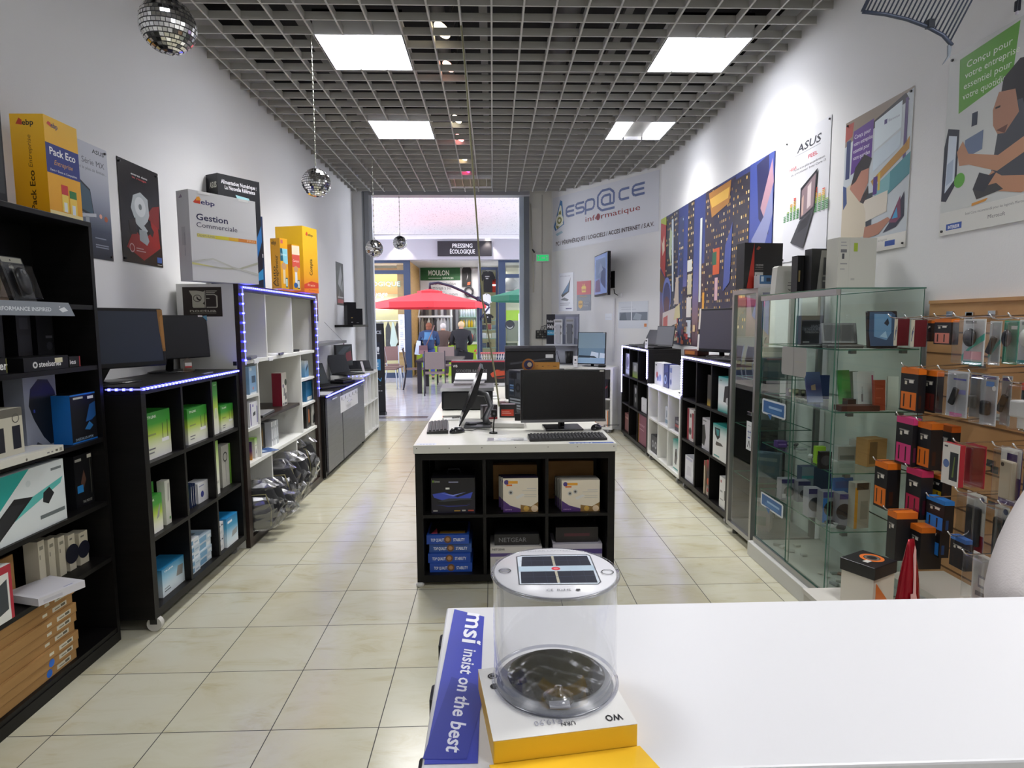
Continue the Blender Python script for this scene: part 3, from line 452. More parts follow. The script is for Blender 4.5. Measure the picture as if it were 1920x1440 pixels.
# goods: cubbies
LIM[:] = [(4.127, 4.409), (4.431, 5.389), (5.411, 5.853)]
W_ = lambda *a, **k: L(*a, **k)
W_('software_box', 'pale blue carton with a dark screen picture, top left cubby of the white shelf', -1.675, (466, 688), (490, 740), .05, grad('8fb3d4', '7fa9d0', '9fc0dc'), 'r .35 .4 .85 .65 3d566e;r .1 .85 .4 .95 d9e6ee;d .5 .2 .06 c88;r .1 0 .95 .06 dfe6ea', 1.021)
W_('software_box', 'white and purple carton with a small black gadget picture, middle left cubby', -1.675, (467, 756), (492, 797), .06, mat('e6e6ec', .45), 'r .08 .05 .18 .95 4a3d8a;r .86 .1 .95 .8 6a62a8;p .4 .4 .7 .45 .7 .6 .42 .55 2c2c34;r .35 .8 .5 .9 8a80c0', .796)
W_('router_carton', 'green topped white carton in the bottom left cubby', -1.69, (477, 822), (488, 868), .05, grad('efefea', 'eeeeea', 'e8eed8', '8cc63a'), 'p .3 .2 .6 .25 .5 .5 889;r .2 .6 .8 .65 aaa', .557)
W_('software_box', 'narrow purple and orange carton beside the green one, bottom left cubby', -1.69, (471, 829), (474, 869), .04, grad('e09a2a', '5a2a6a', '3a2a5a'), '', .557)
W_('ink_box', 'small blue and white carton, top right cubby of the white shelf', -1.70, (571, 677), (579, 706), .06, grad('4a7fae', '7fb0d4', 'e6edf2'), 'p .2 .3 .8 .6 .8 .8 .2 .5 263a5a', 1.021)
W_('ink_box', 'teal blue carton with a white label, middle right cubby', -1.70, (573, 716), (588, 751), .09, grad('2f6f9a', '1f6fa0', '1d5f8a'), 'r .15 .05 .8 .22 e4e4da', .796)
W_('game_box', 'black carton with orange emblem, bottom right cubby', -1.69, (574, 762), (584, 806), .08, mat('17140f', .4), 'p .4 .2 .7 .25 .65 .8 .4 .85 b5662a', .557)
W_('game_box', 'grey and black carton behind the orange emblem one, bottom right cubby', -1.68, (585, 760), (592, 798), .08, mat('b9b8b0', .4), 'p .1 .1 .8 .15 .8 .6 .3 .5 2b2b2e', .557)
# centre bay
W_('headset_carton', 'tall red and white carton standing on the brown shelf', -1.75, (527, 700), (539, 762), .08, mat('e4dfd6', .45), 'd .3 .6 .06 557;d .8 .7 .1 343;p .3 .3 .6 .3 .7 .5 .4 .55 888;p .6 .15 .95 .2 .9 .4 .6 .35 666;r .1 .02 .3 .09 555;r .4 .02 .9 .09 777@L r 0 0 1 1 8f2238', .823)
b = MB(); b.box(-.16, .16, -.11, .11, 0, .018, mat('1c1c20', .3), .004); b.box(-.155, .155, -.105, .105, .018, .021, mat('c8c8cc', .3, .6)); tag(b.obj('laptop', None, (-1.80, 4.66, .8232), 1.65), 'closed slim laptop lying on the brown shelf of the white unit', 'laptop')
for q, (y, c1, lb, wd_) in enumerate([(4.475, '2d2b45', 'dark violet', .03), (4.56, '1d3f73', 'royal blue', .11), (4.70, '15130f', 'black and gold', .11)]):
    b = MB(); carton(b, wd_, .19, .08, mat(c1, .4), ['r .2 .1 .8 .2 55507a', 'r .2 .15 .8 .85 2f6aa8;d .5 .6 .05 cfe0f0;d .5 .45 .05 cfe0f0;d .5 .3 .05 cfe0f0', 'p .4 .1 .6 .1 .65 .6 .5 .9 .35 .6 8a6a2a'][q]); tag(b.obj('software_box', None, (-1.72-.02*q, y, .557), RZ['L']), lb+' software box standing under the brown shelf', 'box', 'boxes standing under the brown shelf')
for q in range(4):
    b = MB(); carton(b, .035, .19, .13, mat(['d9dadc', 'c2c4c8', 'dfe0e2', 'b5b8be'][q], .3), 'r .15 .2 .85 .8 9a9ea6;r .3 .3 .7 .7 d8dade'); tag(b.obj('disc_case', None, (-1.72, 4.80+.04*q, .557), RZ['L']), 'pale grey case standing in a row under the brown shelf', 'case', 'pale cases under the brown shelf')
b = MB(); b.box(-.1, .1, -.075, .075, 0, .002, mat('3d5f9a', .3)); b.box(-.08, .02, -.05, .05, .002, .0024, mat('b9cbe0', .3)); tag(b.obj('flyer', None, (-1.74, 4.62, .557), .9), 'blue flyer lying flat in the bay under the brown shelf', 'flyer')
# top bays
b = MB(); b.box(-.09, .09, -.12, .12, 0, .02, mat('5d6064', .35), .006); b.box(-.04, .04, -.05, .05, .02, .026, mat('a9aaa6', .35)); tag(b.obj('card_reader', None, (-1.745, 4.33, zt+.0005), .2), 'grey gadget in the nearest top bay of the white shelf', 'gadget')
b = MB(); b.tube([(.02*math.sin(t*.5), 0, .045-.03*math.cos(t*.5)) for t in range(13)], .004, mat('b9b9bc', .3)); b.cyl((0, 0, 0), (0, 0, .016), .012, mat('8c8c90', .3)); tag(b.obj('metal_ring', None, (-1.93, 4.30, zt+.0005), 1.2), 'small shiny ring ornament behind the grey gadget', 'ornament')
b = MB(); b.box(-.085, .085, -.12, .12, 0, .014, mat('e6e6e8', .25), .004); b.box(-.087, .087, -.13, -.118, .001, .02, mat('3c3e42', .3), .004); o = b.obj('tablet', None, (-1.775, 4.86, zt+.0005), RZ['L']+.15); tag(o, 'white tablet with a dark front edge in the middle top bay', 'tablet')
b = MB(); b.box(-.07, .07, -.1, .1, 0, .02, BP, .005); o = b.obj('hard_drive', None, (-1.80, 5.42, zt+.0005), RZ['L']-.15); tag(o, 'flat black drive in the far top bay', 'hard drive')
# bags in clear plastic leaning in the bottom bays
def wrapped_bag(label, x, y, h, yaw, lean, sd, w=.27, z=.062, grp='plastic wrapped laptop bags'):
    g = random.Random(sd); r = root('wrapped_bag', label, 'bag', (x, y, z), yaw, grp)
    def shell(w, h, d, nz, m, name, z0=0):
        b = MB(); n, k = 18, 12; vs = []
        for i in range(k+1):
            t = i/k; s = (math.sin(math.pi*min(1, t*1.15+.12))**.45 if t < .8 else 1-.65*(t-.8)/.2) if name == 'plastic_wrap' else math.sin(math.pi*(.08+.84*t))**.35
            for j in range(n):
                a = 2*math.pi*j/n; e = 1+nz*g.uniform(-1, 1)
                vs.append((math.copysign(abs(math.cos(a))**.6, math.cos(a))*w/2*s*e, math.copysign(abs(math.sin(a))**.8, math.sin(a))*d/2*s*e, z0+h*t+g.uniform(-1, 1)*nz*.05))
        b.add(vs, [[i*n+j, i*n+(j+1) % n, (i+1)*n+(j+1) % n, (i+1)*n+j] for i in range(k) for j in range(n)]+[list(range(n))[::-1], list(range(k*n, k*n+n))], m, name != 'plastic_wrap'); return b.obj(name, r)
    shell(w, h, .07, .03, mat('2c2c2f', .7), 'bag_body', .006); b = MB(); b.tube([(-w*.3, -.036, h*.1), (-w*.32, -.04, h*.5), (-w*.2, -.04, h*.86), (w*.2, -.04, h*.86), (w*.32, -.04, h*.5), (w*.3, -.036, h*.1)], .004, '8a8258'); b.obj('piping', r)
    shell(w*1.12, h*1.22, .105, .13, WRAP, 'plastic_wrap'); r.rotation_euler[1] = lean*0; r.rotation_euler[0] = lean; return r
for q, (x, y, h, yw, ln, lb, z) in enumerate([(-1.64, 4.235, .29, .25, -.1, 'plastic wrapped black laptop bag, nearest in the bottom bays', .078), (-1.64, 4.365, .27, .2, -.1, 'plastic wrapped black laptop bag, second in the nearest bottom bay', .078), (-1.62, 4.51, .17, .15, -.1, 'low plastic wrapped bag by the first bottom divider', .078), (-1.66, 4.70, .32, .2, -.06, 'plastic wrapped black bag, nearest in the middle bottom bay', .078), (-1.66, 4.86, .34, .2, -.06, 'plastic wrapped black bag in the centre of the middle bottom bay', .078), (-1.66, 5.03, .32, .2, -.06, 'plastic wrapped black bag, far end of the middle bottom bay', .078), (-1.74, 5.34, .36, .2, -.03, 'tall plastic wrapped bag in the far bottom bay', .078), (-1.74, 5.53, .36, .1, -.03, 'plastic wrapped bag beside the tall one in the far bottom bay', .078)]): wrapped_bag(lb, x, y, h, yw, ln, q, .28 if q != 6 else .22, z)
LIM.clear()
# cartons on top of the white shelf
tz = wt+.001
A, B_, C_ = at(356, 354, 0, -1.68), at(491, 376, 0, -1.68), at(362, 526, 0, -1.68)
def topbox(name, lab, x, near_top, far_bot, d, base, sp, yaw=0, grp='cartons on top of the white shelf'): return pbox(name, lab, 'box', 'L', x, near_top, far_bot, d, base, sp, tz, grp, yaw=yaw)
p0 = at(357, 530, 2, tz); 
def corner_box(name, lab, nb, top, wpx, d, yaw, base, sp, grp='cartons on top of the white shelf', z=tz):
    """nb: photo point of the near bottom front corner standing on z; top: y of that edge's top; wpx: photo x of the far bottom front corner; the front turned by yaw from facing the aisle"""
    p = at(nb[0], nb[1], 2, z); rz = RZ['L']+yaw; dx = V((math.cos(rz), math.sin(rz), 0))
    ray = CR*((wpx-960)/FPX)+CF; ray.z = 0; ray = ray.normalized(); den = dx.x*ray.y-dx.y*ray.x; w = (-p.x*ray.y+p.y*ray.x)/den
    h = at(top[0], top[1], 1, p.y).z-z; b = MB(); carton(b, w, h, d, base, sp); return tag(b.obj(name, None, p+dx*w/2, rz), lab, 'box', grp)
corner_box('software_box', 'large white software box with a yellow to orange stripe, on top of the white shelf', (362, 526), (356, 354), 494, .12, -.55, mat('dcdcdf', .45), 'p .08 .86 .16 .86 .16 .9 .12 .93 .06 .87 d8452a;p .1 .89 .17 .9 .15 .94 .11 .93 f0a020;tb .165 .86 .05 .2 2b2a6a ebp;tb .09 .68 .07 .46 2b2a55 Gestion;t .09 .6 .055 .6 2f2e4e Commerciale;r .09 .49 .35 .53 dbd27a;r .35 .49 .55 .53 e0d23a;r .55 .49 .7 .53 e8b52a;r .7 .49 .99 .53 e08a3a;t .09 .5 .028 .25 9c9660 Open-Line;T .9 .498 .026 .13 f3c9a0 PRO;p 0 .2 .4 .17 .7 .18 1 .27 1 .24 .7 .16 .4 .155 0 .185 b9b9a8;p 0 .2 .3 .25 .6 .17 1 .1 1 .13 .6 .19 .3 .27 0 .22 c9c9c4;p 0 .18 .3 .17 .3 .175 0 .205 d3cf8a;r .13 .97 .3 1 ececec;r .73 .97 .88 1 ececec@L r .3 .4 .6 .6 c8c8cc;tV .55 .28 .09 0 8a8a9a Gestion Commerciale;p .2 .92 .5 .92 .4 .96 9a8aa0')
corner_box('hardware_box', 'tall black carton with white French lettering behind the white software box', (418, 540), (420, 324), 503, .13, -.55, grad('10203a', '0d0e14', '0d0e14'), 'Tb .5 .92 .035 .84 e8e8ee Alimentation Numérique :;Tb .52 .875 .035 .72 e8e8ee La Nouvelle Référence;p .4 .84 .72 .83 .75 .8 .45 .8 9fd0d8;p .45 .8 .7 .79 .66 .76 .5 .75 6fb0c0;p .7 .3 1 .6 1 .45 .8 .2 1d5f9a;p .6 .05 1 .2 1 .1 2a80b8@L tb .3 .88 .05 .6 d8d8c8 ASUS')
corner_box('hardware_box', 'black and blue carton edge with white letters, right behind the white software box', (480, 545), (478, 403), 506, .1, -.5, grad('1c4f86', '14161c', '1d2c50'), 'tbW .5 .95 .3 .4 e8e8ee ASUS;r .3 .45 .9 .5 c8c8cc;p .2 .6 .8 .65 .7 .72 b03a3a')
YEL = grad('e8731f', 'eda51c', 'f0b81e', 'f3c022', 'f3c022')
corner_box('software_box', 'large yellow software box with a red foot band, far end of the white shelf top', (571, 548), (571, 423), 604, .25, -.25, YEL, 'p .2 .88 .32 .86 .36 .91 .28 .93 d8482a;tb .36 .87 .035 .36 2c2a20 ebp;tbV .6 .27 .2 .25 2c2410 Compta;p 0 .12 .5 .18 1 .16 1 .08 0 .06 d5432a;T .5 .1 .035 .5 f3d8b0 Pratic;T .55 .03 .02 .5 b5501a Pratic', 'software boxes displayed on the left')
corner_box('software_box', 'small yellow software box with a blue photo panel, front of the yellow boxes', (528, 541), (524, 446), 549, .09, -.42, mat('edaa1e', .35), 'r 0 .55 1 .8 1f5f78;p .3 .8 1 .8 1 .5 .4 .5 8fd0e0;T .5 .66 .05 .8 dff0f4 Entrepreneur;r .1 .9 .4 .97 c66;r .3 .1 .6 .4 e7d0a8;d .45 .45 .07 c99a70;r .6 .03 .9 .22 2a4a5a;r .65 .05 .85 .2 cfe6e0@L tb .12 .88 .08 .5 2c2a20 ebp;tbV .45 .05 .3 .4 5a3f08 Auto;tbV .72 .05 .3 .62 5a3f08 Entrepreneur', 'software boxes displayed on the left')
corner_box('software_box', 'small yellow software box with a pale red panel, beside the blue panelled one', (550, 543), (548, 458), 571, .09, -.42, mat('edaa1e', .35), 'r 0 .5 1 .78 d8584a;r 0 .78 1 .98 f2dcc0;T .5 .62 .05 .8 fbe8e0 Compta;r .3 .1 .6 .4 dfe0e8;d .45 .46 .07 c99a70;r .6 .03 .9 .22 2a4a5a;r .65 .05 .85 .2 d8e0e0;d .35 .1 .06 2a5a9a', 'software boxes displayed on the left')
# ================================================================ posters on the left wall
def poster(name, label, wall, o0, o1, z0, z1, base, sp, pins=True, group=None):
    """flat sheet on a side wall: o0 the near edge, o1 the far edge (room y)"""
    r = root(name, label, 'poster', ((XL+.002 if wall == 'L' else XR-.002), (o0+o1)/2, z0), RZ[wall], group); w, h = abs(o1-o0), z1-z0
    b = MB(); b.box(-w/2, w/2, -.002, 0, 0, h, base); b.L = 9; art(b, sp, lambda u, v, l: (-w/2+u*w, -l, v*h), w, h); b.obj('sheet', r)
    if pins:
        for x in (-w/2+.02, w/2-.02):
            for z in (.02, h-.02): b = MB(); b.cyl((x, -.002, z), (x, -.009, z), .006, mat('2c2c2c', .3)); b.obj('pin', r)
    return r
k_ = (2.12-.05)/2.12
def PW(c): return at(c[0], c[1], 0, XL)
a_, c_ = PW((140, 258)), PW((212, 490)); poster('poster', 'pale poster with a thin black monitor on dark blue, behind the yellow software box', 'L', a_.y-.12, c_.y, c_.z, a_.z, grad('20242e', '3a4458', '8d93a4', 'b9bdc8', 'c3c6d0'), 'tb .66 .93 .035 .27 22242c ASUS;t .42 .82 .05 .5 4a4c58 Série MX;t .34 .765 .026 .62 5a5c66 et le plus de limites...;p .1 .42 .62 .36 .56 .6 .1 .74 1c2630;p .12 .44 .6 .385 .55 .585 .12 .71 3a5566;p .3 .34 .66 .37 .66 .4 .3 .37 b9bec6;p .42 .3 .5 .3 .5 .36 .42 .36 9aa0a8;d .76 .385 .02 d8a090;d .88 .37 .025 a5583a;r .6 .18 .85 .19 8a90a0;r .6 .12 .9 .13 8a90a0;r .6 .1 .9 .11 8a90a0', True, 'posters on the left wall')
a_, c_ = PW((217, 292)), PW((305, 502)); poster('poster', 'black and red poster with a silver robot half face, left wall', 'L', a_.y, c_.y, c_.z, a_.z, mat('120d10', .25), 'p .1 .15 .5 .04 .95 .2 .9 .5 .7 .55 .75 .35 .5 .25 .3 .35 8f1712;p .6 .5 .95 .4 .98 .65 .8 .62 7a1410;p .25 .55 .32 .68 .5 .73 .68 .68 .7 .52 .64 .44 .7 .4 .62 .34 .5 .35 .36 .4 a9b0b4;d .48 .58 .1 c8cdd0;d .48 .58 .03 6c7478;p .42 .35 .6 .35 .66 .25 .6 .2 .42 .24 8f979a;p .55 .4 .75 .3 .8 .36 .66 .46 1c1416;p .18 .42 .34 .46 .36 .3 .2 .28 17080a;Tb .5 .88 .02 .4 d0d0d0 entrez dans;Tb .5 .85 .02 .35 b03030 le rouge;o .22 .15 .045 .012 c8a0a0;r .32 .15 .5 .16 c0a0a0;r .32 .125 .55 .135 c0a0a0;r .84 .04 .97 .1 3a5aa0;r .84 .015 .97 .025 999', True, 'posters on the left wall')
a_, c_ = PW((629, 490)), PW((645, 573)); poster('poster', 'narrow black and grey poster with a red footer near the shop entrance, left wall', 'L', a_.y, c_.y, c_.z, a_.z, mat('34343a', .3), 'p .2 .5 .6 .95 .8 .7 .5 .4 a0a0a4;p .5 .4 .9 .6 .8 .3 8c8c90;p .2 .2 .5 .45 .4 .2 77777c;r .1 .05 .9 .14 a53a4a;r .1 .17 .9 .2 b5b5b8;p .1 .75 .4 .9 .3 .6 606064', False)
p = at(601, 500, 0, XL); poster('poster', 'strip of a dark colourful poster just past the yellow boxes, left wall', 'L', 6.9, 7.45, 1.53, 2.12, grad('2a2433', '8a3048', '2c2c3c', 'b0803a'), 'p .1 .2 .8 .3 .9 .5 .3 .5 c05030;p .2 .6 .9 .65 .7 .9 e0b080;r .1 .05 .9 .15 d0d0c8', False)
# ================================================================ grey cabinet, low white shelf, wall shelves (left, further in)
GX = -1.60; gy0, gy1, gz = 5.90, 7.66, .812
r = root('cabinet', 'grey two door cabinet with a blue light strip along its top', 'cabinet', (-1.83, 6.78, 0))
b = MB(); b.box(-2.05, GX-.02, gy0, gy0+.025, .02, gz-.025, BLK); b.box(-2.05, GX-.02, gy1-.025, gy1, .02, gz-.025, BLK); b.box(-2.05, GX-.02, gy0+.025, gy1-.025, .05, .08, BLK); b.box(-2.05, -2.04, gy0+.025, gy1-.025, .08, gz-.025, BLK); b.box(GX-.06, GX-.05, gy0+.025, gy1-.025, .0, .05, BLK); wpart(b, 'carcass', r)
b = MB(); b.box(-2.06, GX+.004, gy0, gy1, gz-.0245, gz, BLK, .003); wpart(b, 'top_panel', r)
ym = 6.55
for a_, e_ in ((gy0+.05, ym-.015), (ym+.015, gy1-.01)):
    b = MB(); b.box(GX-.0195, GX, a_, e_, .06, gz-.03, GREYF, .002); d = wpart(b, 'door', r); b = MB(); yh = a_+.2 if a_ < 6 else a_+.25; zh = gz-.05 if a_ < 6 else .655
    b.box(GX+.012, GX+.02, yh-.07, yh+.12, zh-.006, zh+.006, CHR); b.cyl((GX, yh-.05, zh), (GX+.014, yh-.05, zh), .004, CHR, 8); b.cyl((GX, yh+.1, zh), (GX+.014, yh+.1, zh), .004, CHR, 8); h = b.obj('handle', d)
b = MB(); b.box(GX+.012, GX+.02, 7.42, 7.56, gz-.054, gz-.042, CHR); b.cyl((GX, 7.49, gz-.048), (GX+.014, 7.49, gz-.048), .004, CHR, 8); wpart(b, 'handle', r)
b = MB(); y0, y1 = 6.47, 7.30; z0, z1 = .565, .745; b.box(GX+.0004, GX+.0011, y0, y1, z0, z1, mat('e9e9ec', .5)); b.L = 6
for k in range(5): art(b, 'r %.2f .72 %.2f .9 24242a;r %.2f .68 %.2f .7 777' % (.06+.2*k, .085+.2*k, .12+.2*k, .2+.2*k), lambda u, v, l: (GX+.0011+l, y0+u*(y1-y0), z0+v*(z1-z0)), y1-y0, z1-z0)
for o in (.28, .56): art(b, 'r %.3f 0 %.3f 1 c4c4cc' % (o, o+.005), lambda u, v, l: (GX+.0011+l, y0+u*(y1-y0), z0+v*(z1-z0)), y1-y0, z1-z0)
wpart(b, 'paper_notice', r); wled([(GX+.01, gy0, gz-.006), (GX+.01, gy1, gz-.006)], LEDB, .034)
def laptop(label, loc, rz, w=.36, d=.24, open_=1.9, scr='26282e', body='1b1b1e', art_='', group=None, rough=.3):
    r = root('laptop', label, 'laptop', loc, rz, group); b = MB(); b.box(-w/2, w/2, 0, d, 0, .018, mat(body, .35), .004); bs_ = b.obj('base', r)
    b = MB(); [b.box(-w*.43+i*w*.86/12, -w*.43+(i+.8)*w*.86/12, d*.38+j*d*.1, d*.38+(j+.75)*d*.1, .0182, .0195, mat('0e0e10', .5)) for i in range(12) for j in range(5)]; b.box(-w*.12, w*.12, d*.05, d*.3, .0182, .0188, mat('2c2c30', .4)); b.obj('keyboard', bs_)
    b = MB(); b.T = M.Translation((0, d, .019)) @ M.Rotation(math.pi/2-open_, 4, 'X'); b.box(-w/2, w/2, 0, .009, .002, d, mat(body, .35), .003); ld_ = b.obj('lid', r)
    c = MB(); c.T = b.T; c.poly([(-w/2+.012, -.0006, .016), (w/2-.012, -.0006, .016), (w/2-.012, -.0006, d-.012), (-w/2+.012, -.0006, d-.012)], mat(scr, rough)); c.L = 3
    if art_: art(c, art_, lambda u, v, l: (-w/2+u*w, -l-.0004, v*d), w, d)
    c.obj('screen', ld_); return r
gt = gz+.0006
monitor('slim black screen standing just past the white shelf, on the grey cabinet', (-1.90, 6.12, gt), math.radians(70), .44, .27, .2, -.05, scr='24282c', group='screens on the grey cabinet')
laptop('open black laptop facing the aisle, on the grey cabinet', (-1.70, 6.66, gt), math.radians(62), .38, .25, 1.95, '34383a', group='laptops near the entrance')
b = MB(); b.box(-.12, .12, -.09, .09, 0, .03, BP, .006); b.box(-.08, .1, -.06, .06, .03, .045, mat('202024', .3), .004); tag(b.obj('router', None, (-1.76, 7.26, gt), 1.2), 'flat black box with a small lump on it, far end of the grey cabinet', 'electronics')
b = MB(); b.box(-.11, .11, -.15, .15, 0, .004, mat('b9b9bd', .3)); tag(b.obj('price_sheet', None, (-1.72, 6.14, gt), .1), 'pale grey sheet lying on the near corner of the grey cabinet', 'sheet')
LX2 = -1.62; lz = .858
r2 = shelving('low white cube shelf near the shop entrance with violet light along its top', 'L', LX2, 7.72, 8.72, .05, lz, .40, 4, [.47], WHT, WHT, ((-.45, .03, 0), (.45, .03, 0), (-.45, .36, 0), (.45, .36, 0)), .032, .018)
led(r2, [(-.495, .2, lz-.012), (-.495, -.006, lz-.012), (-.1, -.006, lz-.012)], LEDB, .05)
lt = lz+.0006
laptop('open laptop on the near end of the low white shelf', (-1.72, 7.80, lt), math.radians(62), .34, .24, 1.9, '1c1f22', group='laptops near the entrance')
monitor('small dark screen standing against the wall, on the low white shelf', (-1.94, 8.14, lt), math.radians(62), .32, .28, .23, -.03, scr='20262a', group=None, art_='p .55 .2 .95 .25 .9 .7 .6 .6 7a2430;p .1 .6 .5 .9 .9 .9 .4 .5 3a444a')
laptop('laptop folded back like a tent at the far end of the low white shelf', (-1.78, 8.42, lt), math.radians(20), .32, .2, 2.6, '2a2a2e', group='laptops near the entrance')
b = MB(); b.prism([(-.02, 0, 0), (.02, 0, 0), (.02, .05, .15), (-.02, .05, .15)], (0, .004, 0), mat('d8d4d8', .3)); tag(b.obj('price_tag', None, (-1.67, 8.06, lt), 1.0), 'pale leaning price card among the laptops on the low white shelf', 'price tag')
LIM[:] = [(7.755, 7.95), (7.99, 8.20), (8.24, 8.44), (8.48, 8.685)]
for q, (y, z, w_, h_, c_, sp) in enumerate([(7.86, .471, .13, .24, 'd9cfd2', 'r 0 0 .35 1 c85a4a'), (8.08, .471, .05, .24, 'e2e2e6', ''), (7.86, .083, .14, .26, 'e4e2e6', 'r 0 .5 .6 1 8a2a5a;r .1 .1 .8 .4 d4d0dc'), (8.1, .083, .15, .24, 'e6e6ea', 'r .0 .55 .7 1 7a2a60;r .2 .1 .8 .4 cacad4'), (8.35, .083, .13, .22, 'e6e6ea', 'r .2 .1 .8 .8 d0d0d8')]):
    b = MB(); carton(b, w_, h_, .1, mat(c_, .45), sp); tag(b.obj('booklet_box', None, (-1.70, y, z+.0006), RZ['L']), ['pink and red folder in the near upper cell of the low white shelf', 'thin white folder in the second upper cell of the low white shelf', 'white and purple carton in the near lower cell of the low white shelf', 'white and purple carton in the second lower cell of the low white shelf', 'plain white carton in the third lower cell of the low white shelf'][q], 'box')
LIM.clear()
# wall shelves
b = MB(); b.box(XL+.001, -1.83, 5.98, 8.72-.9, 1.262, 1.292, mat('6e6e74', .4)); b.tube([(-1.84, 7.7, 1.277), (XL+.004, 7.7, 1.52)], .002, '8a8a8e', 6); tag(b.obj('wall_shelf'), 'grey wall shelf above the grey cabinet', 'shelf')
b = MB(); b.box(XL+.001, -1.83, 8.2, 9.2, 1.452, 1.482, BLK); tag(b.obj('wall_shelf'), 'short black wall shelf by the entrance carrying two black boxes', 'shelf')
b = MB(); carton(b, .13, .30, .1, BP, 'r .4 .3 .6 .33 c8a860;r .4 .1 .6 .13 b9b9b9'); tag(b.obj('hard_drive', None, (-1.88, 8.38, 1.4826), RZ['L']-.9), 'taller of the two black upright boxes on the short black wall shelf', 'electronics', 'black upright boxes on the wall shelf')
b = MB(); carton(b, .12, .225, .1, BP, 'r .2 .1 .5 .14 888'); tag(b.obj('hard_drive', None, (-1.88, 8.80, 1.4826), RZ['L']-.9), 'shorter of the two black upright boxes on the short black wall shelf', 'electronics', 'black upright boxes on the wall shelf')
b = MB(); carton(b, .14, .30, .1, mat('1a1a1c', .4), 'r .05 .1 .95 .45 4fae2a;r .1 .7 .9 .9 3a3a3e'); tag(b.obj('hardware_box', None, (-1.90, 6.30, 1.2926), RZ['L']-.5), 'black carton with a bright green panel on the grey wall shelf', 'box')
b = MB(); carton(b, .12, .29, .1, mat('55575a', .4), 'p .2 .2 .8 .3 .8 .8 .3 .7 7a7d80;r .1 .05 .9 .15 3a3c3e'); tag(b.obj('hardware_box', None, (-1.90, 6.62, 1.2926), RZ['L']-.5), 'grey carton beside the green panelled one on the grey wall shelf', 'box')
b = MB(); b.box(XL+.001, XL+.006, 8.62, 8.68, 1.0, 1.26, mat('c0b9c6', .4)); b.box(XL+.006, XL+.0065, 8.62, 8.68, 1.2, 1.24, mat('8a5a78')); tag(b.obj('card_strip'), 'narrow pale card strip hanging on the left wall above the laptops', 'card')
# ================================================================ island of cube shelves with a white table top
IX0, IX1, IY0, IT = -.45, .695, 3.42, .825
def island(label, ya, yb, open_front):
    r = root('cube_shelf', label, 'shelf', ((IX0+IX1)/2, ya, 0), 0, 'black cube shelves carrying the island top'); w = IX1-IX0-.012; h = IT-.048; z0 = .025
    b = MB(); b.box(-w/2, -w/2+.04, 0, yb-ya, z0, h, BLK); b.box(w/2-.04, w/2, 0, yb-ya, z0, h, BLK); b.box(-w/2+.04, w/2-.04, 0, yb-ya, z0, z0+.04, BLK); b.box(-w/2+.04, w/2-.04, 0, yb-ya, h-.04, h, BLK); b.obj('frame', r)
    b = MB(); b.box(-w/2+.04, w/2-.04, .003, yb-ya-.003, .40, .418, BLK); b.obj('shelf_board', r)
    for x in (-.178, .178):
        b = MB(); b.box(x-.009, x+.009, .003, yb-ya-.003, z0+.0404, .3996, BLK); b.box(x-.009, x+.009, .003, yb-ya-.003, .4184, h-.0404, BLK); b.obj('divider', r)
    return r
r = island('black two row cube shelf facing the counter, near end of the island', IY0+.014, IY0+.404, True)
b = MB(); w = 1.133; b.box(-w/2+.075, w/2-.04, .392, .397, .42, .70, BLK); b.box(-w/2+.12, w/2-.04, .392, .397, .066, .398, BLK); b.obj('back_panel', r)
for q, y in enumerate((3.845, 4.65, 5.45, 6.25)):
    island(['second black cube shelf under the island top', 'third black cube shelf under the island top', 'fourth black cube shelf under the island top', 'far black cube shelf under the island top'][q], y, y+.79, False)
for x, y in ((IX0+.02, IY0+.02), (IX1-.03, IY0+.03)): b = MB(); b.lathe([(.001, 0), (.02, 0), (.024, .012), (.014, .024), (.001, .0245)], mat('c9c9c6', .3), 14, (x-(IX0+IX1)/2, y-IY0-.014, 0)); b.obj('foot', r)
r = root('island_top', 'long white table top over the black cube shelves, centre of the shop', 'table top', ((IX0+IX1)/2, IY0, IT-.047)); TW = IX1-IX0
b = MB(); b.box(-TW/2, TW/2, 0, 3.64, 0, .047, rough_paint('white_melamine', 'dcdbd2', .3, .01, 50, .01), .002); b.L = 3
for x in (.016, .175, .335, .5, .66, .805, .985): b.disc((-TW/2+x*TW, -.0012, .030), .003, mat('6b675c'))
b.obj('board', r)
P_ = lambda u, v, l: (-TW/2+u*TW, v*.5, .047+l*.6+.0003); b = MB(); art(b, 'r .012 .02 .11 .12 d5d9e2;tbi .03 .045 .035 .07 8795c2 msi', P_, TW, .5); b.obj('grey_corner_sticker', r)
b = MB(); art(b, 'p .77 .012 .99 .012 .985 .075 .765 .075 1f4fa0;tbi .79 .022 .04 .09 dfe6f6 msi;t .89 .03 .02 .08 b9cbea insist on the best', P_, TW, .5); b.obj('blue_corner_sticker', r)
it = IT+.0008
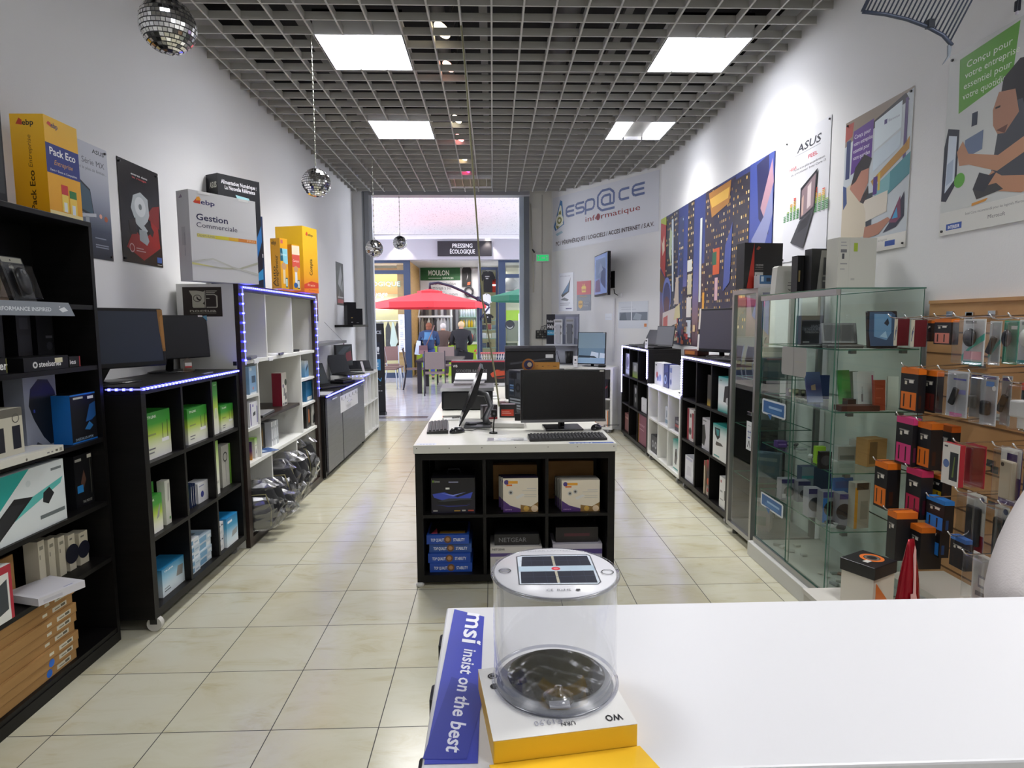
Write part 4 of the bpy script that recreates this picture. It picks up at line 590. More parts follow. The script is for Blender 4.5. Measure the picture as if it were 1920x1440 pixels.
# goods in the island front
def F(name, lab, Y, a, c, d, base, sp='', z0=None, grp=None, **k): return pbox(name, lab, 'box', 'F', Y, a, c, d, base, sp, z0, grp, **k)
fu, fd = .4186, .0656
r = F('drive_carton', 'black carton with a glowing blue set-top box picture, left upper cell of the island', 3.47, (808, 897), (891, 965), .2, grad('1d1a2c', '16151f', '121217'), 'r .03 .88 .06 .94 7aa23a;t .08 .88 .055 .12 c9ccc4 Eminent;r .4 .87 .62 .9 8f93b0;r .33 .68 .42 .73 d8d8d0;p .03 .55 .3 .6 .6 .45 .95 .6 .9 .42 .6 .35 .3 .35 .06 .45 3d4fb8;p .2 .58 .5 .52 .8 .6 .5 .48 7f8fe0;p .14 .34 .4 .42 .86 .42 .95 .38 .8 .26 .4 .24 .14 .28 0f1013;p .14 .34 .4 .42 .86 .42 .95 .38 .7 .37 .3 .33 3a3d48;p .1 .24 .4 .18 .8 .2 .9 .26 .8 .22 .4 .21 2a2f80;r .04 .05 .14 .09 a9a9a0;r .52 .05 .66 .08 c9a040;r .7 .05 .78 .09 b9b9b0;r .84 .05 .97 .09 b8503a', fu)
b = MB(); b.tube([(-.04, .1, .21), (-.03, .1, .235), (.03, .1, .235), (.04, .1, .21)], .005, '1c1c20', 6); h = b.obj('handle', r)
WP = 'd .1 .88 .07 4a3a80;r .15 .84 .42 .92 e0a030;r .1 .77 .26 .82 d8702a;r .68 .68 .95 .7 bbb;r .55 .62 .95 .64 c4c0b4;r .6 .5 .95 .52 c4c0b4;r .6 .44 .95 .46 c4c0b4;d .22 .58 .07 b9b9b4;d .22 .58 .035 4a4a48;p .35 .45 .55 .55 .62 .5 .4 .38 d5d5d0;p 0 0 .5 0 .5 .1 .2 .2 0 .36 4a2a6e;p .5 0 1 0 1 .3 .8 .16 .5 .22 8a6a38;d .66 .1 .08 c8a04a;d .9 .1 .1 d8c0a0;t .05 .06 .05 .2 d0b0e0 camera'
for q in range(3): F('camera_carton', ['white and purple camera carton with a round lens picture, front of the centre stack', 'white and purple camera carton, second of the centre stack', 'white and purple camera carton, rearmost of the centre stack'][q], 3.47+.05*q, (943-4*q, 897-2*q), (1009-2*q, 962), .042, mat('dcd3bf' if q == 0 else 'a7a49a', .5), WP+'@T r 0 0 1 1 2a2238', fu, 'white and purple camera cartons in the island')
for q in range(4): F('camera_carton', ['wider white and purple camera carton with two lens pictures, front of the right stack', 'wider white and purple camera carton, second of the right stack', 'wider white and purple camera carton, third of the right stack', 'wider white and purple camera carton, rearmost of the right stack'][q], 3.465+.042*q, (1053-4*q, 901-2*q), (1124-2*q, 960), .036, mat('dcd3bf' if q == 0 else 'a7a49a', .5), WP+';d .36 .64 .07 b9b9b4;d .36 .64 .035 4a4a48', fu, 'white and purple camera cartons in the island')
b = MB(); carton(b, .34, .075, .2, CARD); tag(b.obj('shipping_carton', None, (.13, 3.625, fu+.2), 0), 'flat brown carton lying across the camera cartons, centre upper cell', 'box', 'flat brown cartons in the island') if False else None
b = MB(); carton(b, .28, .235, .07, CARD, 'r .1 .1 .9 .12 8a6a3a;r .62 .2 .9 .45 b9905a'); tag(b.obj('shipping_carton', None, (.475, 3.735, fu), 0), 'brown carton standing behind the right camera stack in the island', 'box', 'brown cartons in the island')
b = MB(); carton(b, .27, .215, .07, CARD); tag(b.obj('shipping_carton', None, (.13, 3.735, fu), 0), 'brown carton standing behind the centre camera stack in the island', 'box', 'brown cartons in the island')
MSP = 'tb .1 .3 .32 .34 dfe3ea TOP QUALITY;d .5 .5 .4 6b4a30;d .5 .5 .22 b08050;tb .63 .3 .32 .27 dfe3ea STABILITY'
for q in range(4):
    b = MB(); carton(b, .245, .054, .24, mat('1c4aa6' if q != 2 else '2b5196', .4), MSP+('@T r .05 .1 .95 .95 1a1a1c;p .1 .1 .25 .1 .2 .5 c04a5a;r .3 .1 .9 .3 8a6a2a' if q == 3 else '')); tag(b.obj('motherboard_carton', None, (-.263+(.009, 0, .006, -.008)[q], 3.475+(.0, .004, .02, .012)[q], fd+q*.0546), 0), ['blue carton with TOP QUALITY on its edge, bottom of the stack of four', 'blue carton with TOP QUALITY on its edge, second from the bottom', 'duller blue carton set further back, third from the bottom', 'blue carton with TOP QUALITY on its edge and a dark lid, top of the stack'][q], 'box', 'blue cartons stacked in the island')
b = MB(); carton(b, .3, .145, .2, mat('cdc9c4', .5), 'tb .04 .86 .08 0 333338 NETGEAR;r 0 .6 1 .74 5a4a80;r .1 .1 .6 .5 b9b4c0'); tag(b.obj('switch_carton', None, (.125, 3.475, fd), 0), 'white and violet carton partly behind the clear lantern, centre lower cell of the island', 'box')
b = MB(); carton(b, .26, .065, .2, mat('1c1b1e', .4), 't .1 .3 .4 0 77777c NETGEAR'); tag(b.obj('switch_carton', None, (.13, 3.50, fd+.1456), 0), 'flat black carton lying on the white and violet one', 'box')
b = MB(); carton(b, .29, .15, .2, mat('bdb9c4', .5), 'r 0 .6 1 .8 4a3a7a'); tag(b.obj('switch_carton', None, (.485, 3.49, fd), 0), 'pale violet carton low in the right lower cell of the island', 'box')
b = MB(); carton(b, .25, .09, .2, mat('1c161a', .4), 'r .2 .4 .8 .6 4a1c28'); tag(b.obj('hardware_box', None, (.485, 3.52, fd+.1506), 0), 'dark carton with a faint red panel on the pale violet one', 'box')
# things on the island
def keyboard(label, loc, rz, w, d, dark='232325', group=None):
    r = root('keyboard', label, 'keyboard', loc, rz, group); b = MB(); b.prism([(-w/2, 0, 0), (-w/2, d, 0), (-w/2, d, .022), (-w/2, 0, .012)], (w, 0, 0), mat(dark, .4)); b.obj('base', r)
    b = MB(); nx = int(w/.021)
    for j in range(5):
        y = d*(.08+.18*j); z = .0125+.01*(y/d)
        for i in range(nx):
            x = -w/2+.012+i*(w-.024)/nx; b.add([(x, y, z), (x+.016, y, z), (x+.016, y+d*.14, z+.0014), (x, y+d*.14, z+.0014), (x+.002, y+.002, z+.006), (x+.014, y+.002, z+.006), (x+.014, y+d*.14-.002, z+.0074), (x+.002, y+d*.14-.002, z+.0074)], [(4, 5, 6, 7), (0, 1, 5, 4), (1, 2, 6, 5), (2, 3, 7, 6), (3, 0, 4, 7)], mat('37373a' if dark != '232325' else '2e2e30', .45))
    b.obj('keys', r); return r
def mouse(label, loc, rz, group=None):
    r = root('mouse', label, 'mouse', loc, rz, group); b = MB(); g = M.Translation((0, 0, .0)); b.T = g; b.lathe([(.001, .034), (.35*.03, .033), (.024, .025), (.031, .012), (.031, .001), (.001, 0)], mat('232327', .16), 20); 
    for i in range(len(b.v)): x, y, z = b.v[i]; b.v[i] = (x, y*1.75, z*(1-.12*y/.03))
    b.obj('body', r); b = MB(); b.cyl((-.005, .03, .026), (.005, .03, .026), .008, '8a8a8c', 12); b.obj('wheel', r)
    b = MB(); b.tube([(0, .052, .008), (.03, .09, .005), (.0, .15, .004), (.09, .2, .004)], .0022, '1a1a1a', 6); b.obj('cable', r); return r
keyboard('black keyboard lying lengthways at the left edge of the island top', (-.425, 3.97, it), -math.radians(86), .40, .13)
p = at(1066, 826, 2, it); keyboard('long black keyboard at the right front of the island top', (p.x, p.y-.01, it), .045, .45, .13, '1a1a1c')
p = at(857, 812, 2, it); mouse('shiny black mouse beside the left keyboard on the island', (p.x, p.y+.02, it), -.9, 'mice on the island')
p = at(1113, 806, 2, it); mouse('shiny black mouse behind the long keyboard on the island', (p.x+.02, p.y+.02, it), -.5, 'mice on the island')
p = at(1058, 802, 2, it+.02); q_ = at(1055, 745, 1, p.y+.1)
r = monitor('large black monitor facing the counter, right front of the island', (q_.x-.0, p.y+.06, it), .05, .545, .335, .215, -.06, frame='141416', scr='0a0a0b', stand='rect', rough=.25, art_='r .43 .022 .47 .05 b8a53a;r .58 .022 .62 .05 b8a53a;r .48 .025 .57 .045 3a3a34;r .93 .95 .98 .975 d9d9d4')
b = MB(); b.T = M.Translation((0, 0, .215)) @ M.Rotation(-.06, 4, 'X'); b.box(-.2725, .2725, -.004, -.001, -.1675, -.15, mat('77777a', .3, .5)); b.obj('chin_strip', r)
# all-in-one screen seen edge-on
p = at(888, 803, 2, it); r = root('monitor', 'black monitor seen from its edge on a grey curved arm, left front of the island', 'monitor', (p.x, p.y, it), 0)
A_, B_ = at(862, 797, 1, p.y)-V(p), at(903, 690, 1, p.y)-V(p); dz = (B_-A_).normalized(); nx_ = V((-dz.z, 0, dz.x))
b = MB(); b.T = M.Rotation(.03, 4, 'Z'); b.prism([(A_+V((0, -.06, .0)))[:], (A_+V((0, .44, 0)))[:], (B_+V((0, .44, 0)))[:], (B_+V((0, -.06, 0)))[:]], nx_*.006, mat('0d0d0f', .15)); s0 = b.obj('screen', r)
b = MB(); b.T = M.Rotation(.03, 4, 'Z'); m_ = (A_+B_)/2; e = -nx_*.001
b.prism([(A_+e+V((0, -.06, 0)))[:], (m_+e-nx_*.034+V((0, -.06, 0)))[:], (B_+e-nx_*.012+V((0, -.06, 0)))[:], (B_+e+V((0, -.06, 0)))[:]], (0, .5, 0), mat('17171a', .3)); b.obj('housing', r)
b = MB(); m2 = (A_*.45+B_*.55)-nx_*.04+V((0, .18, 0)); b.tube([m2, (m2.x+.055, .17, m2.z-.01), (m2.x+.085, .15, m2.z-.09), (.075, .12, .05), (.085, .1, .012)], [.02, .02, .02, .022, .026], mat('6f7072', .3, .4), 8); b.obj('arm', r)
b = MB(); b.box(-.06, .11, -.01, .2, 0, .012, mat('5b5c5e', .35, .4), .004); b.obj('base', r)
# printer
q0 = at(872, 772, 2, it); r = root('printer', 'black all-in-one printer with white paper in its rear tray, on the island', 'printer', (at(876, 770, 2, it).x, at(876, 770, 2, it).y+.02, it), 0); PW_ = .40
b = MB(); b.box(-PW_/2, PW_/2, 0, .33, .0, .15, mat('1d1d1f', .45), .018, 3); b.obj('body', r)
b = MB(); b.prism([(-PW_/2-.008, -.008, .1505), (-PW_/2-.008, .30, .1505), (-PW_/2-.008, .28, .185), (-PW_/2-.008, .03, .172)], (PW_+.016, 0, 0), mat('2e2f31', .35)); b.obj('lid', r)
b = MB(); b.prism([(-.12, .19, .1875), (.13, .19, .1875), (.14, .33, .215), (-.11, .33, .215)], (0, 0, .004), mat('7e7c80', .35)); b.obj('rear_tray', r)
b = MB(); b.prism([(-.11, .26, .21), (.15, .26, .21), (.15, .42, .245), (-.11, .42, .245)], (0, 0, .012), mat('e6e6ea', .6)); b.obj('paper', r)
# clutter
p = at(848, 786, 2, it); b = MB(); b.box(-.07, .07, -.05, .05, 0, .02, PLA, .005); b.box(-.06, .06, -.045, .045, .002, .003, mat('e6e4e0')); b.tube([(.0, -.01, .012), (.05, .01, .012)], .006, '77777a', 6); tag(b.obj('blister_pack', None, (p.x, p.y, it), .1), 'clear blister pack with a white card, left of the edge-on monitor', 'blister pack')
p = at(951, 824, 2, it); b = MB(); w, d = .235, .095; b.box(-w/2, w/2, -d/2, d/2, 0, .0015, mat('dedede', .25)); P2 = lambda u, v, l: (-w/2+u*w, -d/2+v*d, .0015+l)
art(b, 'r .02 .04 .17 .95 8f8a94;r .17 .5 .2 .95 eee;p .25 .2 .4 .3 .5 .8 .3 .9 c9ccd2;r .62 .76 .92 .86 33343c;r .78 .5 .9 .58 33343c;r .58 .2 .92 .34 2a2b33;r .66 .06 .9 .14 44454d;r .3 .1 .34 .4 a9b0bc;d .45 .5 .1 d0d4da', P2, w, d); tag(b.obj('flyer', None, (p.x, p.y, it), -.03), 'white printed spec card lying at the front edge of the island', 'card')
p = at(1003, 818, 2, it); b = MB(); b.box(-.012, .09, -.04, .02, 0, .003, mat('1c1c2c', .4)); b.box(-.02, -.004, -.012, .012, .003, .01, mat('d8d8d4')); b.box(-.034, -.02, -.008, .008, .003, .009, CHR); tag(b.obj('usb_stick', None, (p.x-.01, p.y, it), -.1), 'small memory stick on a dark card, beside the spec card', 'memory stick')
p = at(938, 803, 2, it); b = MB(); b.box(-.05, .16, -.03, .08, 0, .03, mat('d4d2cc', .5), .003); tag(b.obj('accessory_box', None, (p.x, p.y+.05, it), -.16), 'low white box behind the spec card on the island', 'box')
p = at(925, 812, 2, it); r = root('webcam', 'small black webcam on a thin stand, in the middle of the island clutter', 'webcam', (p.x, p.y-.005, it)); b = MB(); b.lathe([(.001, .008), (.024, .007), (.026, 0), (.001, 0)], BP, 18); b.obj('base', r); b = MB(); b.tube([(0, 0, .007), (.003, 0, .06), (.008, .01, .1)], .004, BP, 8); b.obj('stem', r); b = MB(); b.box(-.012, .022, -.006, .024, .1, .145, BP, .005); b.cyl((.005, -.007, .122), (.005, -.0065, .122), .008, '55555a'); b.obj('head', r)
def bag(label, p, w, h, yaw, c, sp):
    b = MB(); carton(b, w, h, .05, mat(c, .3), sp); o = b.obj('accessory_box', None, p, yaw); o.rotation_euler[0] = .0; return tag(o, label, 'box', 'red and black cartons in the island clutter')
p = at(916, 795, 2, it); bag('silver and black accessory carton with a red base, middle of the island', (p.x+.01, p.y+.20, it), .11, .1, .35, '3a3338', 'r 0 0 1 .14 a0303a;p 0 .14 1 .14 .6 1 .2 .9 9a9298;r .3 .3 .9 .5 55484e')
p = at(948, 790, 2, it); bag('black and red accessory carton with a bright red label, middle of the island', (p.x+.02, p.y+.17, it), .12, .095, -.1, '2b2528', 'r .1 .12 .85 .62 d8452a;r .15 .3 .7 .36 f0b0a0;r .15 .42 .6 .46 f0b0a0@T r .1 .1 .9 .9 b9a5b0')
p = at(968, 795, 2, it); b = MB(); b.box(-.028, .028, -.02, .02, 0, .065, BP, .004); tag(b.obj('speaker', None, (p.x+.02, p.y+.05, it), -.1), 'small black cube speaker between the clutter and the large monitor', 'speaker')
g = random.Random(4)
for q, (px, py, lb) in enumerate([(900, 800, 'tangle of thin black cables behind the left mouse'), (985, 795, 'loops of black cable beside the large monitor')]):
    p = at(px, py, 2, it); b = MB()
    pts = [V((g.uniform(-.11, .11), g.uniform(-.06, .06), .006+.012*abs(math.sin(i*1.3)))) for i in range(12)]; sm = []
    for i in range(1, len(pts)-2):
        for t in (0, .25, .5, .75):
            a0, a1, a2, a3 = pts[i-1:i+3]; sm.append(.5*((2*a1)+(a2-a0)*t+(2*a0-5*a1+4*a2-a3)*t*t+(3*a1-a0-3*a2+a3)*t**3))
    for s_ in sm: s_.z = max(s_.z, .0045)
    b.tube(sm, .003, '141414', 6); tag(b.obj('cable', None, (p.x+.10*q, p.y+(.04 if q == 0 else .25), it)), lb, 'cable')
# towers
def tower(label, loc, rz, w, h, d, rear=True, front_art=''):
    r = root('computer_tower', label, 'computer', loc, rz, 'black computer towers on the island'); b = MB(); b.box(-w/2, w/2, 0, d, .006, h, mat('141416', .3), .004); b.obj('case', r)
    b = MB(); b.L = 2; P3 = lambda u, v, l: (-w/2+u*w, -l-.001, v*h)
    art(b, 'r .05 .02 .95 .98 3b3f45;r .1 .8 .9 .96 15161a;d .3 .88 .05 050506;r .62 .8 .9 .95 4a4f55;r .1 .42 .42 .76 202a38;r .14 .62 .4 .66 6a86a8;r .14 .56 .4 .6 3a5a8a;r .14 .5 .4 .54 8a98a8;d .7 .6 .11 17181c;d .7 .6 .05 3a3c42;r .1 .08 .9 .38 24272c;r .14 .3 .86 .34 8d949a;r .14 .23 .86 .27 8d949a;r .14 .16 .86 .2 8d949a;r .14 .1 .86 .13 8d949a;r .44 .4 .48 .96 101114' if rear else front_art, P3, w, h); b.obj('rear_panel' if rear else 'front_panel', r)
    for x in (-w/2+.01, w/2-.03):
        for y in (.02, d-.04): b = MB(); b.box(x, x+.02, y, y+.02, 0, .006, '0a0a0a'); b.obj('foot', r)
    return r
p = at(980, 777, 2, it); hA = at(980, 696, 1, p.y).z-it; tower('black computer tower with its rear sockets towards the counter, behind the large monitor', (p.x-.095*.54, p.y+.095*.84, it), -1.0, .19, hA, .40)
b = MB(); w, h = .265, .058; b.box(-w/2, w/2, 0, .002, 0, h, mat('c98f45', .4)); b.L = 2; art(b, 'd .12 .62 .85 c07a3a;d .12 .66 .6 3a3f6a;d .15 .7 .3 e8d0b0;r .03 .3 .22 .4 7a3a20;r .35 .5 .4 .56 a33;r .5 .42 .55 .5 40302a;r .66 .5 .72 .56 a66;r .82 .42 .92 .5 5a4030', lambda u, v, l: (-w/2+u*w, -l, v*h), w, h); mm = at(1030, 698, 1, q_.y+.1)
p3 = at(1032, 697, 1, p.y-.01); tag(b.obj('award_sticker', None, (at(1016, 697, 1, p.y+.1).x, p.y+.1, it+hA+.001), -.05), 'copper coloured advertising strip standing on the near computer tower', 'sign')
p = at(985, 745, 2, it); yB = 5.45; a_ = at(947, 652, 1, yB); c_ = at(1042, 652, 1, yB); hB = at(990, 652, 1, yB).z-it
r = tower('taller black tower with a curved dark top, behind the near one', ((a_.x+c_.x)/2, yB, it), 0, c_.x-a_.x, hB-.03, .22, False, 'r .03 .02 .97 .97 17171b;p .1 .72 .95 .84 .95 .87 .1 .76 3a3a40;p .0 .55 .5 .62 1 .62 1 .58 .5 .58 0 .5 2c2c32;r .8 .86 .95 .93 b9b9bc;r .02 .3 .06 .6 3a3c40')
b = MB(); w = c_.x-a_.x; b.prism([(-w/2, -.002, hB-.0295), (-w/2, .22, hB-.0295), (-w/2, .18, hB+.012), (-w/2, .06, hB+.012), (-w/2, .0, hB-.005)], (w, 0, 0), mat('1b1b20', .3)); b.obj('top_cover', r)
a_, c_ = at(846, 677, 1, 6.55), at(990, 722, 1, 6.55)
b = MB(); carton(b, .86, a_.z-it, .24, mat('1b1a1e', .4), 'r 0 .95 1 1 b03a4a;tb .02 .76 .09 .055 d8d8d4 WB;t .06 .56 .11 .38 77777c SCOOTER BALANCE;t .06 .46 .06 .07 9a9aa0 POWER W;p .48 .5 .56 .66 .68 .6 .74 .7 .76 .5 .66 .44 .56 .4 .5 .36 b5482e;p .5 .34 .6 .3 .72 .34 .7 .4 .6 .36 7a2e20;p .58 .6 .66 .7 .7 .62 2b2b30;r .52 .02 1 .14 cfcfd4;r .53 .04 .55 .12 333;r .56 .05 .58 .11 333@L r 0 0 1 1 c8b83a')
tag(b.obj('scooter_carton', None, (a_.x+.43, 6.55, it), 0), 'long black carton with a red stripe and scooter lettering, far end of the island', 'box')
b = MB(); b.box(-.12, .12, 0, .4, 0, .012, mat('dcdcda', .5)); b.box(-.1, .1, .1, .38, .012, .022, mat('c9c9c8', .5)); tag(b.obj('paper_stack', None, (-.06, 5.45, it), .05), 'white papers lying between the printer and the towers', 'papers')
b = MB(); b.box(-.08, .08, -.05, .05, 0, .02, mat('4a2c2e', .4)); b.box(-.02, .09, -.05, .03, .02, .03, mat('c9c7c4', .4)); tag(b.obj('accessory_box', None, (.12, 5.14, it), .1), 'small dark red box with a grey one on it, by the tower', 'box')
# cord hanging from the ceiling
b = MB(); cp = [at(x, y, 1, yy) for x, y, yy in ((863, 18, 4.25), (866, 60, 4.3), (874, 150, 4.36), (884, 280, 4.42), (893, 400, 4.46), (904, 560, 4.5), (918, 640, 4.52), (930, 715, 4.54), (936, 762, 4.55))]; cp = [V((cp[0].x, cp[0].y, ZC+.02))]+cp[1:]
b.tube(cp, .006, mat('8d8a68', .5), 8); tag(b.obj('power_cord'), 'pale olive cord hanging from the ceiling grid down to the island', 'cord')
# ================================================================ counter in the foreground
CZ = 1.11; CXL, CY0, CY1 = -.068, .512, .838
r = root('counter', 'white counter top in the foreground with a blue sticker on its left end', 'counter', (.8, .68, 0)); CW_ = rough_paint('white_counter', 'dcdcdf', .35, .01, 40, .005)
b = MB(); b.box(CXL, 1.9, CY0, CY1, CZ-.03, CZ, CW_, .0025); wpart(b, 'top_board', r)
b = MB(); b.box(CXL+.004, 1.88, CY0+.02, CY0+.05, .02, CZ-.0305, mat('77777c', .5)); b.box(CXL+.006, CXL+.036, CY0+.05, CY1-.03, .02, CZ-.0305, CW_); b.box(CXL+.036, 1.88, CY1-.06, CY1-.03, .02, CZ-.0305, CW_); b.box(CXL+.004, 1.88, CY0+.02, CY1-.03, 0, .02, '2a2a2c'); wpart(b, 'body', r)
for y in (.81, .69, .565): b = MB(); b.box(CXL-.009, CXL+.004, y-.016, y+.016, CZ-.075, CZ-.032, mat('17171c', .4), .003); wpart(b, 'bracket', r)
P5 = lambda c: at(c[0], c[1], 2, CZ); s = [P5(c) for c in ((852, 1143), (908, 1157), (905, 1200), (896, 1432), (795, 1434))]
b = MB(); b.prism([V((p.x, p.y, CZ+.0003))[:] for p in s[::-1]], (0, 0, .0004), mat('3a45b4', .35)); b.L = 2
e0, e1 = P5((866, 1146)), P5((806, 1425)); ax = (e1-e0).normalized(); ay = V((-ax.y, ax.x, 0)); ln = (e1-e0).length
Pm = lambda u, v, l: tuple(e0+ax*(u*ln)+ay*(v*.045)+V((0, 0, .0007+l*.5)))
art(b, 'p .55 .1 1 -.15 1 .75 .7 .95 .6 .75 2f3aa0;tbi .02 .2 .55 .27 f2f3fa msi;d .31 .7 .025 .005 f2f3fa;tbi .345 .3 .34 .62 e6e8f6 insist on the best', Pm, ln, .045); wpart(b, 'blue_sticker', r)
# yellow and white box under the lantern
bx = [at(x, y, 2, CZ+.0237) for x, y in ((883, 1233), (1137, 1233), (1196, 1358), (925, 1391))]
fl_ = bx[3]; fr = bx[2]; ux = (fr-fl_).normalized(); uy = V((-ux.y, ux.x, 0)); bw = (fr-fl_).length; bd = .118; ang = math.atan2(ux.y, ux.x)
r = root('lantern_box', 'white topped yellow box under the clear lantern on the counter', 'box', (fl_+ux*bw/2).to_tuple()[:2]+(CZ+.0012,), ang)
b = MB(); b.box(-bw/2, bw/2, 0, bd, 0, .0225, mat('f0bf2c', .4), .0012); b.L = 1; b.box(-bw/2, bw/2, 0, bd, .0227, .0231, mat('f0efec', .4))
PT = lambda u, v, l: (-bw/2+u*bw, v*bd, 0.0233+l*.5); art(b, 'd .1 .86 .045 1a1a1c;d .1 .7 .045 1a1a1c;o .1 .86 .03 .005 c9c9c9', PT, bw, bd)
PR = lambda u, v, l: (bw/2-u*bw, bd*(1-v), 0.0233+l*.5); art(b, 'tb .08 .86 .075 .12 15151c WO;t .42 .88 .05 .1 20202a URN;t .5 .83 .06 .2 b8b8c4 €19,90', PR, bw, bd); b.obj('body', r)
b = MB(); b.prism([(-bw/2-.004, -.0006, .0), (bw/2+.002, -.0006, .0), (bw/2+.012, -.045, .0), (-bw/2+.002, -.045, .0)], (0, 0, .0012), mat('f2c22c', .4)); b.obj('flap', r)
# inflatable clear solar lantern
lc = (at(917, 1080, 1, .61)+at(1164, 1080, 1, .61))/2; LR = .0645; LZ = CZ+.0247; LH = .121
lc = V((lc.x, .612, LZ)); r = root('solar_lantern', 'clear inflatable solar lantern standing on the yellow box', 'lantern', lc, 0)
CLR = thin_glass('clear_vinyl', (.972, .975, .98, 1), .85, .06)
b = MB(); b.lathe([(LR*.93, .001), (LR, .006), (LR*.99, .012), (LR*.985, .03), (LR*.99, .06), (LR*.985, LH-.012), (LR, LH-.006), (LR*.99, LH)], CLR, 64); b.lathe([(LR*.90, .006), (LR*.965, .03), (LR*.97, .06), (LR*.96, LH-.012), (LR*.94, LH-.004)], CLR, 64); b.obj('clear_wall', r)
for z in (.004, LH-.002): b = MB(); b.tube([(LR*math.cos(t*math.pi/24), LR*math.sin(t*math.pi/24), z) for t in range(49)], .0018, thin_glass('rim_vinyl', (.80, .81, .86, 1), 1.3, .2), 8); b.obj('rim', r)
b = MB(); b.lathe([(.001, LH-.0005), (LR*.965, LH-.0005), (LR*.97, LH-.0025), (.001, LH-.0028)], mat('e9e9ee', .3), 64); b.L = 0; Z_ = LH
PL = lambda u, v, l: (-LR+u*2*LR, -LR+v*2*LR, LH-.0002+l*.35); D2 = 2*LR
art(b, 'p .2 .24 .8 .22 .83 .26 .83 .8 .8 .83 .25 .83 .2 .8 55585e;p .21 .25 .8 .23 .82 .27 .82 .79 .79 .815 .26 .815 .21 .79 d4dce6;p .22 .26 .5 .255 .5 .48 .225 .48 1d2130;p .515 .255 .8 .25 .805 .48 .515 .48 1d2130;p .235 .585 .5 .585 .5 .795 .25 .795 1d2130;p .515 .585 .805 .585 .8 .795 .515 .795 1d2130;p .21 .48 .82 .48 .82 .585 .21 .585 b5c9d8;d .51 .53 .035 d8323f;d .51 .53 .018 e88088;r .495 .26 .515 .48 b9b4a0;r .495 .585 .515 .8 b9b4a0', PL, D2, D2)
for k in range(1, 6): art(b, 'r %.3f .26 %.3f .48 3a4054;r %.3f .585 %.3f .795 3a4054' % (.22+.1*k, .223+.1*k, .22+.1*k, .223+.1*k), PL, D2, D2)
art(b, 'r .22 .37 .8 .374 4a5068;r .23 .69 .8 .694 4a5068;o .1 .5 .05 .008 44464c;r .06 .49 .14 .5 44464c;r .06 .51 .14 .52 44464c;o .91 .44 .05 .008 44464c;T .49 .11 .035 .18 6a6c74 CE  RoHS;r .62 .11 .65 .14 44464c;T .5 .9 .018 .4 a9abb2 SOLAR LANTERN', PL, D2, D2); b.obj('solar_panel', r)
g = random.Random(11); b = MB(); b.lathe([(.001, .0016), (LR*.93, .0016), (LR*.94, .0003), (.001, .0002)], mat('7d7f86', .25), 64); b.obj('base_disc', r)
b = MB(); vs = []; n = 72; fs = []
for i in range(17):
    for j in range(n): a = 2*math.pi*j/n; rr = LR*.80*i/16; x_, y_ = rr*math.cos(a)+.002, rr*math.sin(a)*.95+.008; vs.append((x_, y_, .0042+(.0014*abs(math.sin(x_*95+y_*60+2*math.sin(y_*55)))+.0013*abs(math.sin(y_*120-x_*50+1+1.5*math.sin(x_*90)))-.001+.0003*g.random())*(1 if i < 16 else .1)))
fs = [[i*n+j, i*n+(j+1) % n, (i+1)*n+(j+1) % n, (i+1)*n+j] for i in range(16) for j in range(n)]; b.add(vs, fs, mat('0f1013', .16), True); b.obj('crinkled_foil', r)
b = MB(); b.lathe([(.001, .016), (.004, .016), (.004, .011), (.010, .009), (.0155, .006), (.0155, .004), (.011, .0037)], thin_glass('valve_vinyl', (.8, .8, .82, 1), 1.8, .2), 20, (.0, -LR*.55, 0)); b.box(-.01, .01, -LR*.55-.016, -LR*.55-.006, .0038, .0055, mat('b9bbc2', .25)); b.obj('valve', r)
# ================================================================ right wall: three cube shelves with white light strips
RX = 1.70
def R(name, lab, X, a, c, d, base, sp='', z0=None, grp=None, **k): return pbox(name, lab, k.pop('cat', 'box'), 'R', X, a, c, d, base, sp, z0, grp, **k)
# far black shelf
rf = shelving('far black cube shelf on the right, outlined by a white light strip', 'R', RX, 6.71, 8.10, .045, 1.20, .36, 3, [.456, .82], BLK, BLK, ((-.6, .04, 0), (.6, .04, 0), (-.6, .3, 0), (.6, .3, 0)), .04, .02, colx=[-.255, .195])
led(rf, [(-.66, -.006, .58), (-.66, -.006, 1.185), (.66, -.006, 1.185), (.66, -.006, .87)], LEDW, .022)
LIM[:] = [(6.755, 7.195), (7.225, 7.645), (7.675, 8.055)]; g1, g2, g3 = .8206, .4566, .0856
R('gadget_box', 'silver and black gadget carton in the far top cell of the far black shelf', 1.74, (1181, 664), (1171, 700), .08, mat('8f9296', .3), 'd .5 .6 .25 2a2a2c;r .1 .05 .9 .25 c9d4e6', g1)
R('gadget_box', 'grey carton with a green foot in the middle top cell of the far black shelf', 1.74, (1196, 682), (1184, 705), .08, grad('9ab83a', '77797c', '8a8c90'), 'p .2 .4 .8 .45 .7 .85 .3 .8 b9babc', g1)
R('gadget_box', 'slim carton with two pale discs in the middle row of the far black shelf', 1.74, (1196, 724), (1188, 752), .06, mat('1c1c1e', .4), 'd .5 .75 .14 b9b9bc;d .5 .35 .12 a5a5a8', g2)
R('router', 'white rounded plate like device in the near middle cell of the far black shelf', 1.73, (1212, 749), (1202, 769), .03, mat('e6e6ea', .3), 'd .5 .5 .05 b9b9c0', g2, cat='router', bev=.012)
R('booklet_box', 'dull red carton in the far bottom cell of the far black shelf', 1.74, (1179, 778), (1169, 808), .1, mat('8a5a58', .5), 'r .1 .7 .9 .8 b98a80', g3)
R('booklet_box', 'large mauve red folder with pale lettering, near bottom cell of the far black shelf', 1.72, (1212, 783), (1194, 826), .12, mat('84475a', .5), 't .12 .6 .07 .7 d0a8b0 INTERNET;r .15 .48 .7 .5 c8a0a8;r 0 0 .06 1 c8962a', g3)
